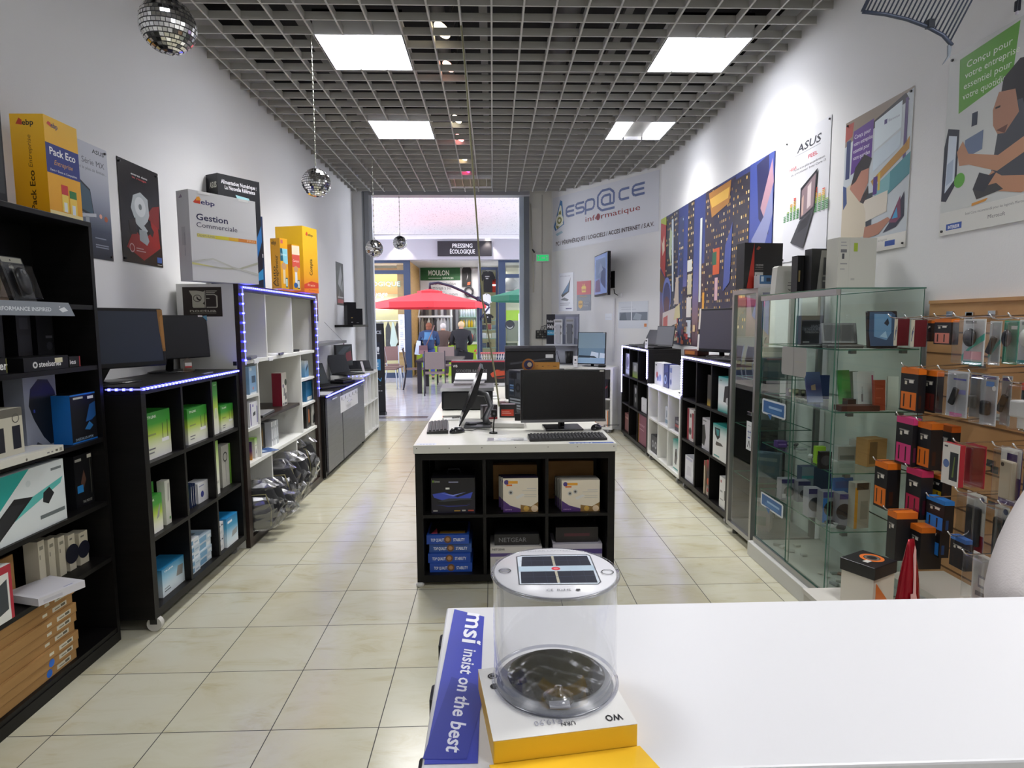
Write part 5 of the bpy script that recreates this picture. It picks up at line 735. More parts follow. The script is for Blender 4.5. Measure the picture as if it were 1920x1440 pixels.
# low white shelf
rw = shelving('low white two row cube shelf on castors between the two black ones, right wall', 'R', RX, 5.53, 6.69, .06, .828, .36, 3, [.466], WHT, WHT, ((-.5, .03, 0), (.5, .03, 0), (-.5, .3, 0), (.5, .3, 0)), .032, .018)
led(rw, [(-.575, -.006, .82), (.575, -.006, .82)], LEDW, .022)
LIM[:] = [(5.565, 5.915), (5.935, 6.285), (6.305, 6.655)]; h1, h2 = .4666, .0926
R('headphone_box', 'small white carton standing in the middle upper cell of the low white shelf', 1.74, (1253, 764), (1247, 790), .05, mat('d4d8de', .4), 'r .1 .1 .9 .3 7a9ab0;p .3 .4 .7 .45 .6 .8 .4 .8 8a97a4', h1)
R('headphone_box', 'dark carton with a red stripe in the near upper cell of the low white shelf', 1.74, (1274, 786), (1265, 805), .06, mat('2a2430', .4), 'r .1 .3 .9 .5 a83a3a;r .2 .6 .8 .8 8a8a90', h1)
R('speaker_box', 'black carton with two grey speaker pictures, far lower cell of the low white shelf', 1.73, (1233, 822), (1219, 850), .1, mat('34343c', .4), 'd .3 .5 .22 a5a5ac;d .72 .5 .22 a5a5ac;d .3 .5 .1 2a2a30;d .72 .5 .1 2a2a30', h2)
R('webcam_carton', 'teal topped white headset carton in the near lower cell of the low white shelf', 1.72, (1273, 829), (1261, 880), .1, grad('dfe6e4', 'e6eae8', 'e0e8e6', '2f9a90'), 'p .3 .25 .6 .2 .8 .45 .7 .75 .4 .7 5a5c60;d .5 .55 .08 1c1c1e;r .1 .05 .9 .1 3a9a94', h2)
LIM[:] = [(5.56, 6.66)]; ht = .8286
R('headset_carton', 'white headphone carton with coloured earcups picture, on the low white shelf', 1.76, (1243, 682), (1224, 714), .1, mat('e6e6ea', .4), 'd .3 .45 .14 c85a5a;d .42 .3 .12 5a6ab8;d .68 .35 .16 8aa0d0;r .1 .85 .25 .92 555', ht, 'headphone cartons on the low white shelf')
R('headset_carton', 'deep blue headphone carton on the low white shelf', 1.77, (1253.5, 684), (1244, 714), .1, mat('24306e', .4), 'd .4 .35 .2 9ab0d8;d .4 .35 .1 24306e;p .1 .6 .9 .7 .8 .95 .2 .9 3a4a90', ht, 'headphone cartons on the low white shelf')
R('headset_carton', 'pale carton with a small round picture, beside the blue one on the low white shelf', 1.78, (1261, 686), (1255, 714), .09, mat('c9ccd8', .4), 'd .5 .3 .12 5a6aa0;r .1 .7 .9 .9 7a8ac0', ht, 'headphone cartons on the low white shelf')
p = at(1268, 722, 0, 1.78); r = root('phone', 'black phone on a small stand, near end of the low white shelf', 'phone', (1.80, 5.72, ht+.0005), RZ['R']+.2)
b = MB(); b.T = M.Rotation(-.3, 4, 'X'); b.box(-.055, .055, 0, .012, .02, .21, mat('17171b', .2), .004); b.add([(-.048, -.0006, .035), (.048, -.0006, .035), (.048, -.0006, .195), (-.048, -.0006, .195)], [[0, 1, 2, 3]], mat('35404e', .15)); b.obj('body', r); b = MB(); b.box(-.05, .05, -.04, .07, 0, .01, mat('3a3a40', .4), .003); b.prism([(-.01, .03, .01), (-.01, .065, .01), (-.01, .052, .1)], (.02, 0, 0), mat('3a3a40', .4)); b.obj('stand', r)
# near black shelf
rn = shelving('near black cube shelf on the right with a white light strip along its top', 'R', RX, 4.36, 5.51, .06, 1.205, .36, 3, [.46, .825], BLK, BLK, ((-.5, .04, 0), (.5, .04, 0), (-.5, .3, 0), (.5, .3, 0)), .04, .02)
led(rn, [(-.555, -.006, .84), (-.555, -.006, 1.19), (.57, -.006, 1.19)], LEDW, .022)
LIM[:] = [(4.405, 4.745), (4.765, 5.105), (5.125, 5.465)]; k1, k2, k3 = .8256, .4606, .1006; TEAL = grad('2a9a90', 'e6ebea', 'dfe8e6', 'e6eae8', '2f9a90')
R('game_box', 'narrow black carton with a yellow foot, middle top cell of the near black shelf', 1.74, (1334, 704), (1326, 752), .14, grad('c8a42a', '26241f', '2b2925', '2b2925', '26241f'), '', k1)
R('webcam_carton', 'white and teal headset carton in the near top cell of the near black shelf', 1.72, (1368, 710), (1346, 760), .1, TEAL, 'p .5 .3 1 .3 1 .8 .6 .75 1d1d20;d .85 .35 .1 c9c9cc;tb .1 .88 .04 0 44484a Logitech', k1)
R('headset_carton', 'red and white headset carton, far middle cell of the near black shelf', 1.73, (1301, 770), (1288, 818), .1, mat('e0d8d6', .4), 'r 0 0 .3 1 8f2434;d .55 .8 .07 333;d .5 .3 .12 444;r .75 .1 1 .9 a02a3a', k2)
R('mouse_carton', 'white carton with a large black curve, middle cell of the near black shelf', 1.73, (1332, 789), (1316, 836), .09, mat('cfcdd2', .4), 'p 0 .15 .3 .1 .5 .4 .3 .8 0 .75 1a1a1c;r .1 .9 .5 .94 777', k2)
R('webcam_carton', 'white carton with a teal cut out window, near middle cell of the near black shelf', 1.705, (1367, 806), (1336, 852), .14, grad('e3e4df', 'e6e6e2', 'e6e6e2', 'd8e2de', '2f9088'), 'p .12 .9 .5 .9 .5 .66 .35 .56 .15 .68 12161a;p .2 .86 .46 .86 .44 .7 .3 .66 2f8a88;p .2 .4 .3 .38 .75 .44 .6 .5 .25 .5 5a5550;r .1 .06 .5 .1 4a9a98', k2)
R('mouse_carton', 'white carton with pale printing in the far bottom cell of the near black shelf', 1.72, (1300, 862), (1284, 902), .13, mat('dcdce4', .4), 'r .1 .85 .9 .95 b9b9d0;p .2 .2 .8 .25 .7 .6 .3 .6 c9c9d4', k3)
R('game_box', 'thin red and cream case in the middle bottom cell of the near black shelf', 1.72, (1322, 864), (1319, 914), .14, mat('c9b9a0', .4), 'r 0 .85 1 1 a02a30', k3)
R('game_box', 'red, black and cream carton beside the thin red and cream case', 1.73, (1332, 866), (1324, 914), .1, grad('e0d0c0', '2a1a1a', '28181a', 'b03038'), 'd .5 .4 .1 c8502a;r .2 .1 .9 .2 b03038', k3)
R('mouse_carton', 'white carton with a small black device picture, near bottom cell of the near black shelf', 1.72, (1365, 902), (1348, 944), .09, mat('dcdcda', .4), 'p .6 .3 .9 .3 .9 .65 .6 .6 6a6a66;r .1 .5 .4 .56 999;r .1 .25 .5 .29 999;d .2 .85 .05 a55', k3)
LIM.clear(); kt = 1.2056
monitor('tall black monitor with yellow tape on its right edge, on the near black shelf', (1.86, 5.12, kt), -math.radians(62), .385, .365, .225, -.06, scr='4a4752', frame='131315', art_='r .955 .4 1 .98 c8a838;r 0 .52 .05 1 d8d0c4;r 0 .02 .05 .4 d8d4cc')
b = MB(); b.box(-.1, .1, -.06, .06, 0, .05, mat('5a2a20', .3), .004); b.box(-.08, .06, -.061, -.06, .01, .04, mat('b06a2a')); tag(b.obj('game_box', None, (1.80, 5.42, kt+.0005), RZ['R']+.3), 'low red brown carton behind the tall monitor', 'box')
laptop('open black laptop at the near end of the near black shelf top', (1.72, 4.60, kt+.0005), -math.radians(75), .34, .18, 2.0, '2a3040')
laptop('open laptop with a blank dark screen on the far black shelf', (1.735, 6.98, kt+.0005), -math.radians(75), .38, .23, 1.7, '4a4b52', group=None)
laptop('half open slim laptop behind the first, far end of the far black shelf', (1.74, 7.50, kt+.0005), -math.radians(75), .36, .2, 2.05, '33343a', group=None)
b = MB(); b.box(-.022, .022, 0, .004, 0, .11, mat('dedede', .4)); b.L = 2; art(b, 'r .2 .7 .8 .85 333;r .2 .4 .8 .5 999', lambda u, v, l: (-.022+u*.044, -l, v*.11), .044, .11); o = b.obj('price_tag', None, (1.712, 6.86, kt+.0005), RZ['R']+.5); tag(o, 'white price card leaning beside the blank screened laptop', 'price tag')
b = MB(); b.box(-.12, .12, -.07, .07, 0, .09, mat('6a6468', .35), .004); b.L = 2; art(b, 'r .1 .2 .5 .8 a5a0a4;r .5 .2 .95 .8 8a3a38', lambda u, v, l: (-.12+u*.24, -.07-l, v*.09), .24, .09); tag(b.obj('tablet_box', None, (1.83, 5.70+.55, .8286+.0), RZ['R']), 'grey and red carton on the low white shelf behind the headphone cartons', 'box') if False else None
# ================================================================ mural and posters on the right wall
c0, c1 = at(1240, 415, 0, XR), at(1455, 282, 0, XR); my0, my1, mz0, mz1 = c1.y, 7.9, 1.24, c1.z
r = root('mural', 'large city night mural of lit towers and billboards on the right wall', 'mural', (XR-.002, (my0+my1)/2, mz0), RZ['R']); MW, MH = my1-my0, mz1-mz0; g = random.Random(21)
b = MB(); b.box(-MW/2, MW/2, -.001, 0, 0, MH, grad('4a3440', '8a6a70', '6a68a0', '42508f', '36437f', '343f7a', rough=.5)); b.L = 5
PM = lambda u, v, l: (-MW/2+u*MW, -l, v*MH); A = lambda sp: art(b, sp, PM, MW, MH)
def bld(u0, u1, top, col, win='e0b860', dens=.45, v0=0, rows=0, cols=0):
    A('r %.3f %.3f %.3f %.3f %s' % (u0, v0, u1, top, col)); b.L += 1; n = max(2, int((u1-u0)*MW/.045)) if not cols else cols; m = max(3, int((top-v0)*MH/.06)) if not rows else rows; L0 = b.L
    for i in range(n):
        for j in range(m):
            if g.random() < dens:
                b.L = L0; x = u0+(u1-u0)*(i+.25)/n; y = v0+(top-v0)*(j+.25)/m; A('r %.4f %.4f %.4f %.4f %s' % (x, y, x+(u1-u0)*.45/n, y+(top-v0)*.4/m, g.choice([win, 'c8a050', 'f0dca0', '8a6a3a'])))
bld(.075, .16, .99, '2b2c3c'); bld(.16, .235, 1.0, '2f3148', 'd8e0e0', .45); bld(.245, .30, .93, '34406a', '8aa0c8', .4); bld(.345, .41, 1.0, '2e2a3a', dens=.5); bld(.52, .62, 1.0, '3a3040', dens=.45); bld(.60, .76, .99, '2d2a44', dens=.45); bld(.745, .86, .97, '34303c', dens=.45); bld(.30, .345, .42, '3c3040', dens=.5); bld(.47, .53, .55, '4a3440', dens=.55)
A('p 0 1 .075 1 .075 .52 0 .62 c23a34;p 0 1 .075 1 .08 .93 0 .97 b9c83a;p .012 .84 .03 .8 .05 .86 .06 .74 .03 .7 f0d8c0;p 0 .6 .08 .5 .08 .38 0 .42 7a5a30;d .10 .37 .15 .06 6a78c0;d .10 .36 .12 .048 3a3c70;d .1 .3 .07 .04 5a2a3a;p .15 .95 .175 .95 .19 .4 .17 .4 c9d4dc;p .12 .7 .15 .6 .16 .85 .13 .9 b9c8a0')
A('r .35 .52 .4 .6 dfe0d6;r .355 .36 .4 .5 d0c8a8;r .35 .2 .4 .34 e6e0d8;r .35 .06 .4 .18 c8d0d8;r .475 .3 .495 .85 d8dcd8;r .51 .2 .53 .36 e0a030;r .60 .46 .655 .62 d05a2a;r .595 .52 .63 .6 2f6a4a;r .62 .3 .645 .44 d8b0b8;p .05 .1 .25 .16 .25 .28 .05 .24 d9ccc4;p .06 .12 .12 .13 .12 .22 .06 .2 c85a50;p .05 -.0 .25 .03 .25 .1 .05 .1 e6dcb8;p .2 .3 .26 .3 .25 .5 .22 .5 c8b8a8;p .2 .18 .28 .2 .27 .3 .22 .28 d9cc98;p .55 .98 .73 .985 .72 .86 .58 .82 b9803a;p .56 .94 .72 .95 .71 .89 .58 .88 e8b850')
for k in range(14): A('r %.3f %.3f %.3f %.3f %s' % (.78+.006*k, .1+.02*k, .79+.006*k, .2+.03*k, g.choice(['d8c070', '8a6a4a', 'b99a50'])))
A('p .86 1 1 1 1 .1 .9 .2 .87 .5 3f4f9a;p .9 .98 .97 1 .98 .6 .92 .7 2a2c58;p .88 .6 .95 .7 .99 .9 1 .7 .93 .45 868cb4;p .9 .3 .98 .5 1 .45 .96 .2 7278a6;p .93 .75 .99 .97 1 .85 .95 .7 b08a98;p .87 .42 .91 .55 .93 .3 .9 .2 23254e;p .6 .1 .8 .3 .86 .3 .86 .24 .65 .05 5a5048;p .7 .62 .75 .74 .74 .4 .69 .35 45559c')
for k in range(40): u = g.uniform(.18, .8); v = g.uniform(0, .16); A('r %.3f %.3f %.3f %.3f %s' % (u, v, u+g.uniform(.006, .03), v+g.uniform(.01, .05), g.choice(['b03a30', 'd88a4a', '7a3a50', 'e0c090', '4a2a3a', 'c8603a'])))
b.obj('printed_sheet', r)
def RP(c): return at(c[0], c[1], 0, XR)
a_, c_ = RP((1475, 267)), RP((1550, 470))
bars = ''
for k, (x, n) in enumerate([(.0, 4), (.08, 6), (.16, 10), (.24, 13), (.32, 6), (.40, 8), (.48, 11), (.72, 14), (.80, 10), (.88, 12), (.95, 6)]):
    for j in range(n): bars += 'r %.3f %.3f %.3f %.3f %s;' % (x+.01, .335+.0135*j, x+.065, .344+.0135*j, '3f8a45' if j < 5 else '9ab83a' if j < 8 else 'e0a83a' if j < 11 else 'd8503a')
poster('poster', 'white poster with a tilted open laptop and coloured sound bars, right wall', 'R', RP((1561, 214)).y, a_.y, 1.93, a_.z, mat('dedfe4', .3), 'tbi .28 .855 .06 .52 1f2430 ASUS;r .25 .835 .8 .84 9a9ca4;tb .12 .735 .024 .17 c85a5a HEAR;tb .55 .77 .028 .2 c83a50 FEEL;t .22 .72 .018 .68 3a3c44 Montez le son grâce aux performances;t .16 .69 .018 .76 3a3c44 du processeur Intel Core i3;'+bars+'p .42 .31 .42 .56 .78 .66 .74 .37 23242a;p .45 .33 .45 .54 .75 .63 .72 .385 8f7a80;p .46 .34 .5 .35 .5 .5 .46 .48 c9a89a;p .58 .38 .66 .4 .66 .58 .58 .55 d8c8c8;p .42 .305 .74 .37 .52 .08 .22 .15 3c3d42;p .44 .29 .68 .345 .6 .25 .38 .21 25262a', True, 'posters on the right wall')
a_, c_ = RP((1588, 232)), RP((1700, 462)); t_ = RP((1716, 163))
poster('poster', 'poster of a bearded man typing under a purple panel, right wall', 'R', t_.y, a_.y, c_.z, a_.z, mat('e2e0da', .3), 'r 0 .1 1 1 c3cbd0;p 0 .82 .3 .88 1 .99 1 1 0 1 8a7a6a;p .15 .86 .9 .985 .95 .93 .2 .82 241d20;p 0 .86 .12 .88 .14 .98 0 .98 a8483c;r .03 .58 .1 .86 2c3a68;p .12 .6 .45 .66 .46 .93 .14 .91 5a2f88;t .16 .85 .03 .26 ece6f2 Conçu pour;t .15 .80 .03 .3 ece6f2 votre entreprise;t .15 .75 .03 .26 ece6f2 essentiel pour;t .15 .70 .03 .27 ece6f2 votre quotidien;p .48 .7 .86 .78 .86 .95 .48 .9 d8e4ea;r .62 .85 .66 .88 4a3f7a;t .68 .855 .018 .15 8a8aa0 Bienvenue;p .48 .56 .86 .66 .86 .76 .48 .69 c8d6e0;r .9 .55 .94 .95 5a4a78;p .46 .5 .92 .66 .98 .7 .98 .62 .5 .46 b98a40;p .5 .3 1 .46 1 .6 .55 .46 4f8f98;p .52 .32 .74 .4 .74 .52 .56 .46 7ab0b4;r .5 .4 .56 .52 4a2a80;r .57 .42 .6 .54 d0b040;p .3 .2 .5 .18 .5 .42 .36 .42 26323a;p .34 .22 .72 .26 .72 .4 .36 .38 d8d0c0;p 0 .1 0 .5 .16 .54 .3 .44 .4 .3 .42 .13 cfc4ac;p .0 .54 .06 .52 .08 .4 .02 .36 2f4a80;p .12 .5 .3 .38 .42 .5 .42 .6 .3 .62 .16 .56 b8806a;p .3 .38 .42 .48 .43 .42 .36 .36 2c1d1a;p .14 .52 .2 .64 .34 .71 .46 .66 .42 .6 .3 .6 .22 .54 1c1618;p .38 .1 .62 .12 .78 .2 .74 .22 .6 .2 .4 .19 b07a60;p .68 .12 .8 .2 .95 .36 .96 .2 .86 .14 1c2238;p .76 .18 .9 .34 .92 .2 .86 .17 7a3a58;p .8 .2 .86 .27 .88 .2 3f9ac8;r 0 0 1 .1 e4e2dc;t .45 .065 .014 .3 999 recommande les logiciels;r .72 .025 .86 .06 3a5aa8', True, 'posters on the right wall')
a_, c_ = RP((1783, 108)), RP((1765, 443)); y2 = 2.30
poster('poster', 'poster of a long haired man reaching towards a screen under a green panel, right wall', 'R', y2, a_.y, c_.z, a_.z, mat('dfdfda', .3), 'r 0 .13 1 1 cfd2cf;p .12 .66 .1 .955 .6 .985 .57 .74 5fa32c;t .17 .89 .035 .38 e8f2dc Conçu pour;t .16 .835 .035 .45 e8f2dc votre entreprise;t .155 .78 .035 .40 e8f2dc essentiel pour;t .15 .725 .035 .40 e8f2dc votre quotidien;r .72 .86 .8 .89 6aa050;p .0 .2 .0 .5 .03 .6 .14 .57 .14 .28 .05 .19 1d2434;p .03 .24 .04 .56 .12 .54 .12 .3 cdd8e4;p .04 .4 .1 .42 .1 .3 .04 .28 a8b8cc;d .17 .29 .04 5fae3a;r .25 .56 .3 .63 2a3448;p .2 .4 .36 .42 .36 .52 .2 .5 6a7a98;p .45 .28 .5 .58 .7 .62 1 .6 1 .15 .66 .16 43464e;p .48 .62 .5 .74 .62 .8 .86 .76 1 .66 1 .5 .72 .46 .66 .6 .56 .6 1a1417;p .44 .52 .43 .6 .47 .68 .6 .66 .64 .54 .54 .46 .48 .47 b07f66;p .47 .49 .56 .5 .54 .46 6b4438;r .45 .6 .49 .61 2a1d1a;p .13 .45 .18 .5 .24 .42 .5 .36 .8 .44 .95 .5 1 .45 .8 .36 .5 .28 .25 .36 .16 .37 c08d6c;p .93 .44 1 .46 1 .55 .96 .53 2a2a22;p .4 .25 .46 .29 .54 .25 .72 .22 1 .26 1 .17 .7 .14 .5 .18 .42 .2 bf8a68;p .3 .22 .5 .22 .56 .18 .34 .16 3a3a3a;p .35 .3 .44 .27 .5 .28 .4 .19 .3 .22 2c2e38;p .3 .13 .42 .14 .44 .155 .3 .145 d8963a;r 0 0 1 .125 dcdcd6;T .55 .09 .014 .6 777 Intel Core recommandé pour les logiciels Microsoft originaux;T .52 .045 .02 0 55555a Microsoft;r .07 .025 .22 .06 2f55a8;tb .09 .032 .018 .11 fff INTERIEUR', True, 'posters on the right wall')
# grid parabolic antenna and dangling plug, top right
r = root('grid_antenna', 'dark curved grid antenna hung high on the right wall', 'antenna', (1.80, 2.62, 2.95)); AM = mat('4a5264', .4, .3)
def ant(t): return V((XR-.52+.44*(1-(1-t)**2)*1.0 if False else 1.58+.36*math.sin(t*1.25), 3.02-.02*t, 2.95-.16*t*t*t))
q_ = [at(x, y, 1, yy) for x, y, yy in ((1617, 22, 2.55), (1660, 27, 2.53), (1700, 36, 2.51), (1738, 50, 2.49), (1768, 66, 2.47), (1785, 85, 2.45), (1782, 105, 2.44), (1768, 121, 2.44))]; up = V((.16, -.10, .42))
b = MB(); b.tube([p-r.location for p in q_[:6]], .0075, AM, 8); b.prism([(q_[5]-r.location)[:], (q_[6]-r.location)[:], (q_[7]-r.location)[:], (q_[6]-r.location+V((-.008, 0, .0)))[:], (q_[5]-r.location+V((-.014, 0, .002)))[:]], (0, .008, 0), mat('8a929a', .4, .2)); b.obj('lower_rim', r)
b = MB(); b.tube([p-r.location+up for p in q_[:6]], .0075, AM, 8); b.tube([q_[0]-r.location, q_[0]-r.location+up], .0075, AM, 8); b.obj('upper_rim', r)
def along(pts, t):
    d = [0]
    for a0, a1 in zip(pts, pts[1:]): d.append(d[-1]+(a1-a0).length)
    s_ = t*d[-1]
    for i in range(len(pts)-1):
        if s_ <= d[i+1]+1e-9: return pts[i].lerp(pts[i+1], (s_-d[i])/(d[i+1]-d[i]))
    return pts[-1]
for k in range(1, 24): a0 = along(q_[:6], k/24)-r.location; b = MB(); b.tube([a0, a0+up], .0032, AM, 6); b.obj('grid_bar', r)
b = MB(); m0 = along(q_[:6], .7)-r.location; b.box(m0.x-.012, m0.x+.012, m0.y-.012, m0.y+.012, m0.z, m0.z+.03, '2c3038'); b.tube([m0+up*.5, V((XR-1.80, m0.y+up.y*.5, m0.z+up.z*.5))], .012, '3a3e46', 8); b.obj('bracket', r)
p = at(1908, 10, 0, XR-.05); b = MB(); b.tube([(p.x, p.y, p.z+.4), (p.x, p.y, p.z+.015)], .0035, '22242e', 8); b.box(p.x-.008, p.x+.008, p.y-.009, p.y+.009, p.z-.022, p.z+.018, mat('1b1d2a', .3), .003); b.box(p.x-.004, p.x+.004, p.y-.005, p.y+.005, p.z-.036, p.z-.022, mat('c9c5d0', .3)); tag(b.obj('cable_end'), 'dark cable with a plug hanging at the top right corner', 'cable')
# ================================================================ angled wall: banner, screen, notices
UD = -AD; WRZ = math.atan2(UD.y, UD.x); AL = (AN1-AN0).length
def atw(px, py):
    d = CR*((px-960)/FPX)-CU*((py-720)/FPX)+CF; o = V((0, 0, EYE)); P = o+d*(AN.dot(AN0-o)/AN.dot(d)); return (P-AN1).dot(UD), P.z
def wsheet(name, label, cat, tl, br, base, sp, th=.002, tr=None):
    (u0, z1), (u1, z0) = atw(*tl), atw(*br); w, h = u1-u0, z1-z0; b = MB(); b.box(-w/2, w/2, -th, 0, 0, h, base); b.L = 8; art(b, sp, lambda u, v, l: (-w/2+u*w, -th-l+.001, v*h), w, h)
    P = AN1+UD*((u0+u1)/2)+AN*.001; return tag(b.obj(name, None, (P.x, P.y, z0), WRZ), label, cat)
SW = .0165
def stroke(pts, wd=.2):
    out = ''
    for (x0, y0), (x1, y1) in zip(pts, pts[1:]):
        L_ = math.hypot(x1-x0, (y1-y0)*.4); nx, ny = -(y1-y0)*.4/L_*wd/2, (x1-x0)/L_*wd/2/.4; out += 'p %.4f %.4f %.4f %.4f %.4f %.4f %.4f %.4f 6a78a4;' % (x0+nx, y0+ny, x1+nx, y1+ny, x1-nx, y1-ny, x0-nx, y0-ny)
    return out
def letter(x, w, y, h, segs): return ''.join(stroke([(x+a*w, y+c*h) for a, c in s], SW) for s in segs)
Eseg = [[(1, 1), (.18, 1), (0, .8), (0, .2), (.18, 0), (1, 0)], [(0, .5), (.95, .5)]]
ban = letter(.15, .085, .6, .17, Eseg)+letter(.25, .085, .615, .17, [[(1, 1), (.15, 1), (0, .85), (0, .65), (.15, .5), (.85, .5), (1, .35), (1, .15), (.85, 0), (0, 0)]])+letter(.35, .085, .63, .17, [[(0, -.45), (0, .8), (.18, 1), (.82, 1), (1, .8), (1, .3), (.82, .0), (.0, .0)]])
ban += letter(.47, .15, .56, .34, [[(1.05, 0), (.25, 0), (0, .22), (0, .78), (.25, 1), (.75, 1), (1, .78), (1, .25), (.4, .25), (.25, .36), (.25, .6), (.4, .72), (.78, .72), (.78, .25)]])+letter(.67, .085, .665, .17, [[(1, 1), (.18, 1), (0, .8), (0, .2), (.18, 0), (1, 0)]])+letter(.785, .1, .68, .17, Eseg)
ban += 'p .012 .46 .03 .38 .125 .47 .105 .9 .085 .93 3f78b0;p .03 .46 .04 .4 .115 .48 .095 .82 .08 .84 e8ead8;p .04 .46 .05 .41 .105 .49 .09 .74 .07 .72 8a8a4a;o .075 .56 .11 .045 e8ead8;d .075 .56 .03 e8ead8;p .03 .32 .10 .36 .115 .32 .05 .28 9ab8c8;T .6 .42 .095 .5 9a3a3c informatique;d .475 .46 .06 .018 8a3038;Tb .5 .1 .072 .93 3a2424 PC / PÉRIPHÉRIQUES / LOGICIELS / ACCES INTERNET / S.A.V.'
def skewed_banner():
    (u0, zt0), (u1, zt1), (_, zb0), (_, zb1) = atw(1037, 372), atw(1237, 318), atw(1040, 472), atw(1236, 433); w = u1-u0; b = MB(); n = 1
    PB = lambda u, v, l: (u*w, -.0022-l*.7, (zb0*(1-u)+zb1*u)*(1-v)+(zt0*(1-u)+zt1*u)*v)
    b.prism([(0, -.0022, zb0), (w, -.0022, zb1), (w, -.0022, zt1), (0, -.0022, zt0)], (0, .0022, 0), mat('dbdde4', .4)); art(b, ban, PB, w, zt0-zb0); P = AN1+UD*u0+AN*.001
    return tag(b.obj('banner', None, (P.x, P.y, 0), WRZ), 'white banner with blue and dark red French shop lettering on the angled wall', 'banner')
skewed_banner()
wsheet('poster', 'pale poster with a dark tilted tablet screen, left on the angled wall', 'poster', (1048, 513), (1075, 583), mat('ced1da', .3), 'p .18 .42 .75 .78 .82 .88 .72 .5 .25 .36 20242c;p .25 .44 .7 .74 .74 .8 .66 .52 3a6a9a;p .12 .3 .6 .26 .7 .3 .4 .36 6a6c74;t .1 .9 .04 .7 8a8a98 Windows;r .1 .2 .8 .22 a5a5b0;r .1 .15 .7 .17 a5a5b0;r .5 .05 .9 .08 3a2f6a')
wsheet('notice', 'red and grey parcel pick-up notice beside the pale poster', 'notice', (1082, 528), (1108, 582), mat('6f7684', .4), 'r 0 .54 1 1 c23b44;p .36 .62 .64 .62 .66 .8 .58 .84 .58 .9 .54 .9 .54 .84 .46 .84 .46 .9 .42 .9 .42 .84 .34 .8 e8c24a;Tb .5 .68 .07 .26 c23b44 kiala;t .22 .46 .05 .5 d8b04a Pickup point;p .12 .14 .12 .32 .27 .35 .42 .32 .42 .14 .27 .06 d8a83a;Tb .27 .2 .07 .22 4a2f1c ups;t .5 .24 .06 .36 c9ccd2 Access;t .5 .14 .06 .3 c9ccd2 Point')
wsheet('paper', 'small blank white paper taped on the angled wall', 'paper', (1135, 588), (1147, 600), mat('e6ebf2', .5), 'r .1 .4 .9 .46 c9d0da')
wsheet('poster', 'white paper with a grey landscape band and an orange square, right on the angled wall', 'poster', (1160, 566), (1215, 616), mat('d6dbe2', .4), 'r .04 .3 .98 .6 77808c;p .04 .3 .3 .3 .25 .6 .1 .55 5d6874;p .5 .34 .75 .3 .8 .5 .6 .58 9aa4b0;r .88 .06 .96 .18 e08a4a;r .1 .7 .6 .72 b9bec8;r .1 .78 .5 .8 b9bec8;r .44 .3 .47 1 e6eaf0')
P = AN1+UD*atw(1150, 520)[0]; r = root('wall_tv', 'black flat television on a swivel arm, on the angled wall under the banner', 'television', (1.47, 8.45, 2.1)); tz1, tz0 = at(1139, 470, 1, 8.1).z, at(1142, 553, 1, 8.1).z
b = MB(); h = tz1-tz0; b.T = M.Translation((0, 0, tz0-2.1)) @ M.Rotation(math.radians(-85.5), 4, 'Z'); b.box(-.35, .35, 0, .045, 0, h, mat('0f0f12', .25), .006); b.box(-.2, .2, .045, .07, h*.2, h*.8, mat('141417', .5)); hs = b.obj('housing', r)
c = MB(); c.T = b.T; c.L = 3; c.add([(-.335, -.0008, .03), (.335, -.0008, .03), (.335, -.0008, h-.015), (-.335, -.0008, h-.015)], [[0, 1, 2, 3]], mat('5a6a94', .15, 0, .7)); art(c, 'p .06 .06 .5 .06 .45 .4 .1 .35 7a6a90;r .1 .4 .9 .9 7f92b8;p .5 .3 .9 .1 .9 .6 .6 .7 4a5a88;p .3 .5 .5 .8 .7 .6 9aa8c8', lambda u, v, l: (-.335+u*.67, -.001-l, .03+v*(h-.045)), .67, h); c.obj('screen', hs)
wp = V((P.x, P.y, at(1158, 522, 1, P.y).z))+AN*.003; b = MB(); q1 = V((.07, .0, 0)); b.tube([q1+V((0, 0, wp.z-2.1)), V((.13, .12, wp.z-2.1)), wp-r.location], .014, BP, 8); b.obj('arm', r)
b = MB(); pl = wp-r.location; b.T = M.Translation(pl) @ M.Rotation(WRZ, 4, 'Z'); b.box(-.035, .035, -.012, 0, -.13, .1, BP, .003); b.obj('wall_plate', r)
b = MB(); s0, s1 = atw(1152, 560), atw(1152, 690); Pq = AN1+UD*s0[0]; b.box(-.016, .016, -.012, 0, .95, s0[1], mat('d8d8da', .5)); o = b.obj('cable_duct', None, (Pq.x+AN.x*.001, Pq.y+AN.y*.001, 0), WRZ); tag(o, 'white cable duct running down the angled wall below the television', 'cable duct')
b = MB(); b.box(-.03, .03, -.02, 0, 0, .06, mat('d8d8da', .5), .003); b.tube([(-.02, -.022, .03), (-.06, -.05, .06), (-.1, -.02, .12)], .006, BP, 6); Pq = AN1+UD*atw(1163, 558)[0]; tag(b.obj('socket', None, (Pq.x+AN.x*.001, Pq.y+AN.y*.001, atw(1163, 558)[1]), WRZ), 'white wall socket with a black plug under the television', 'socket')
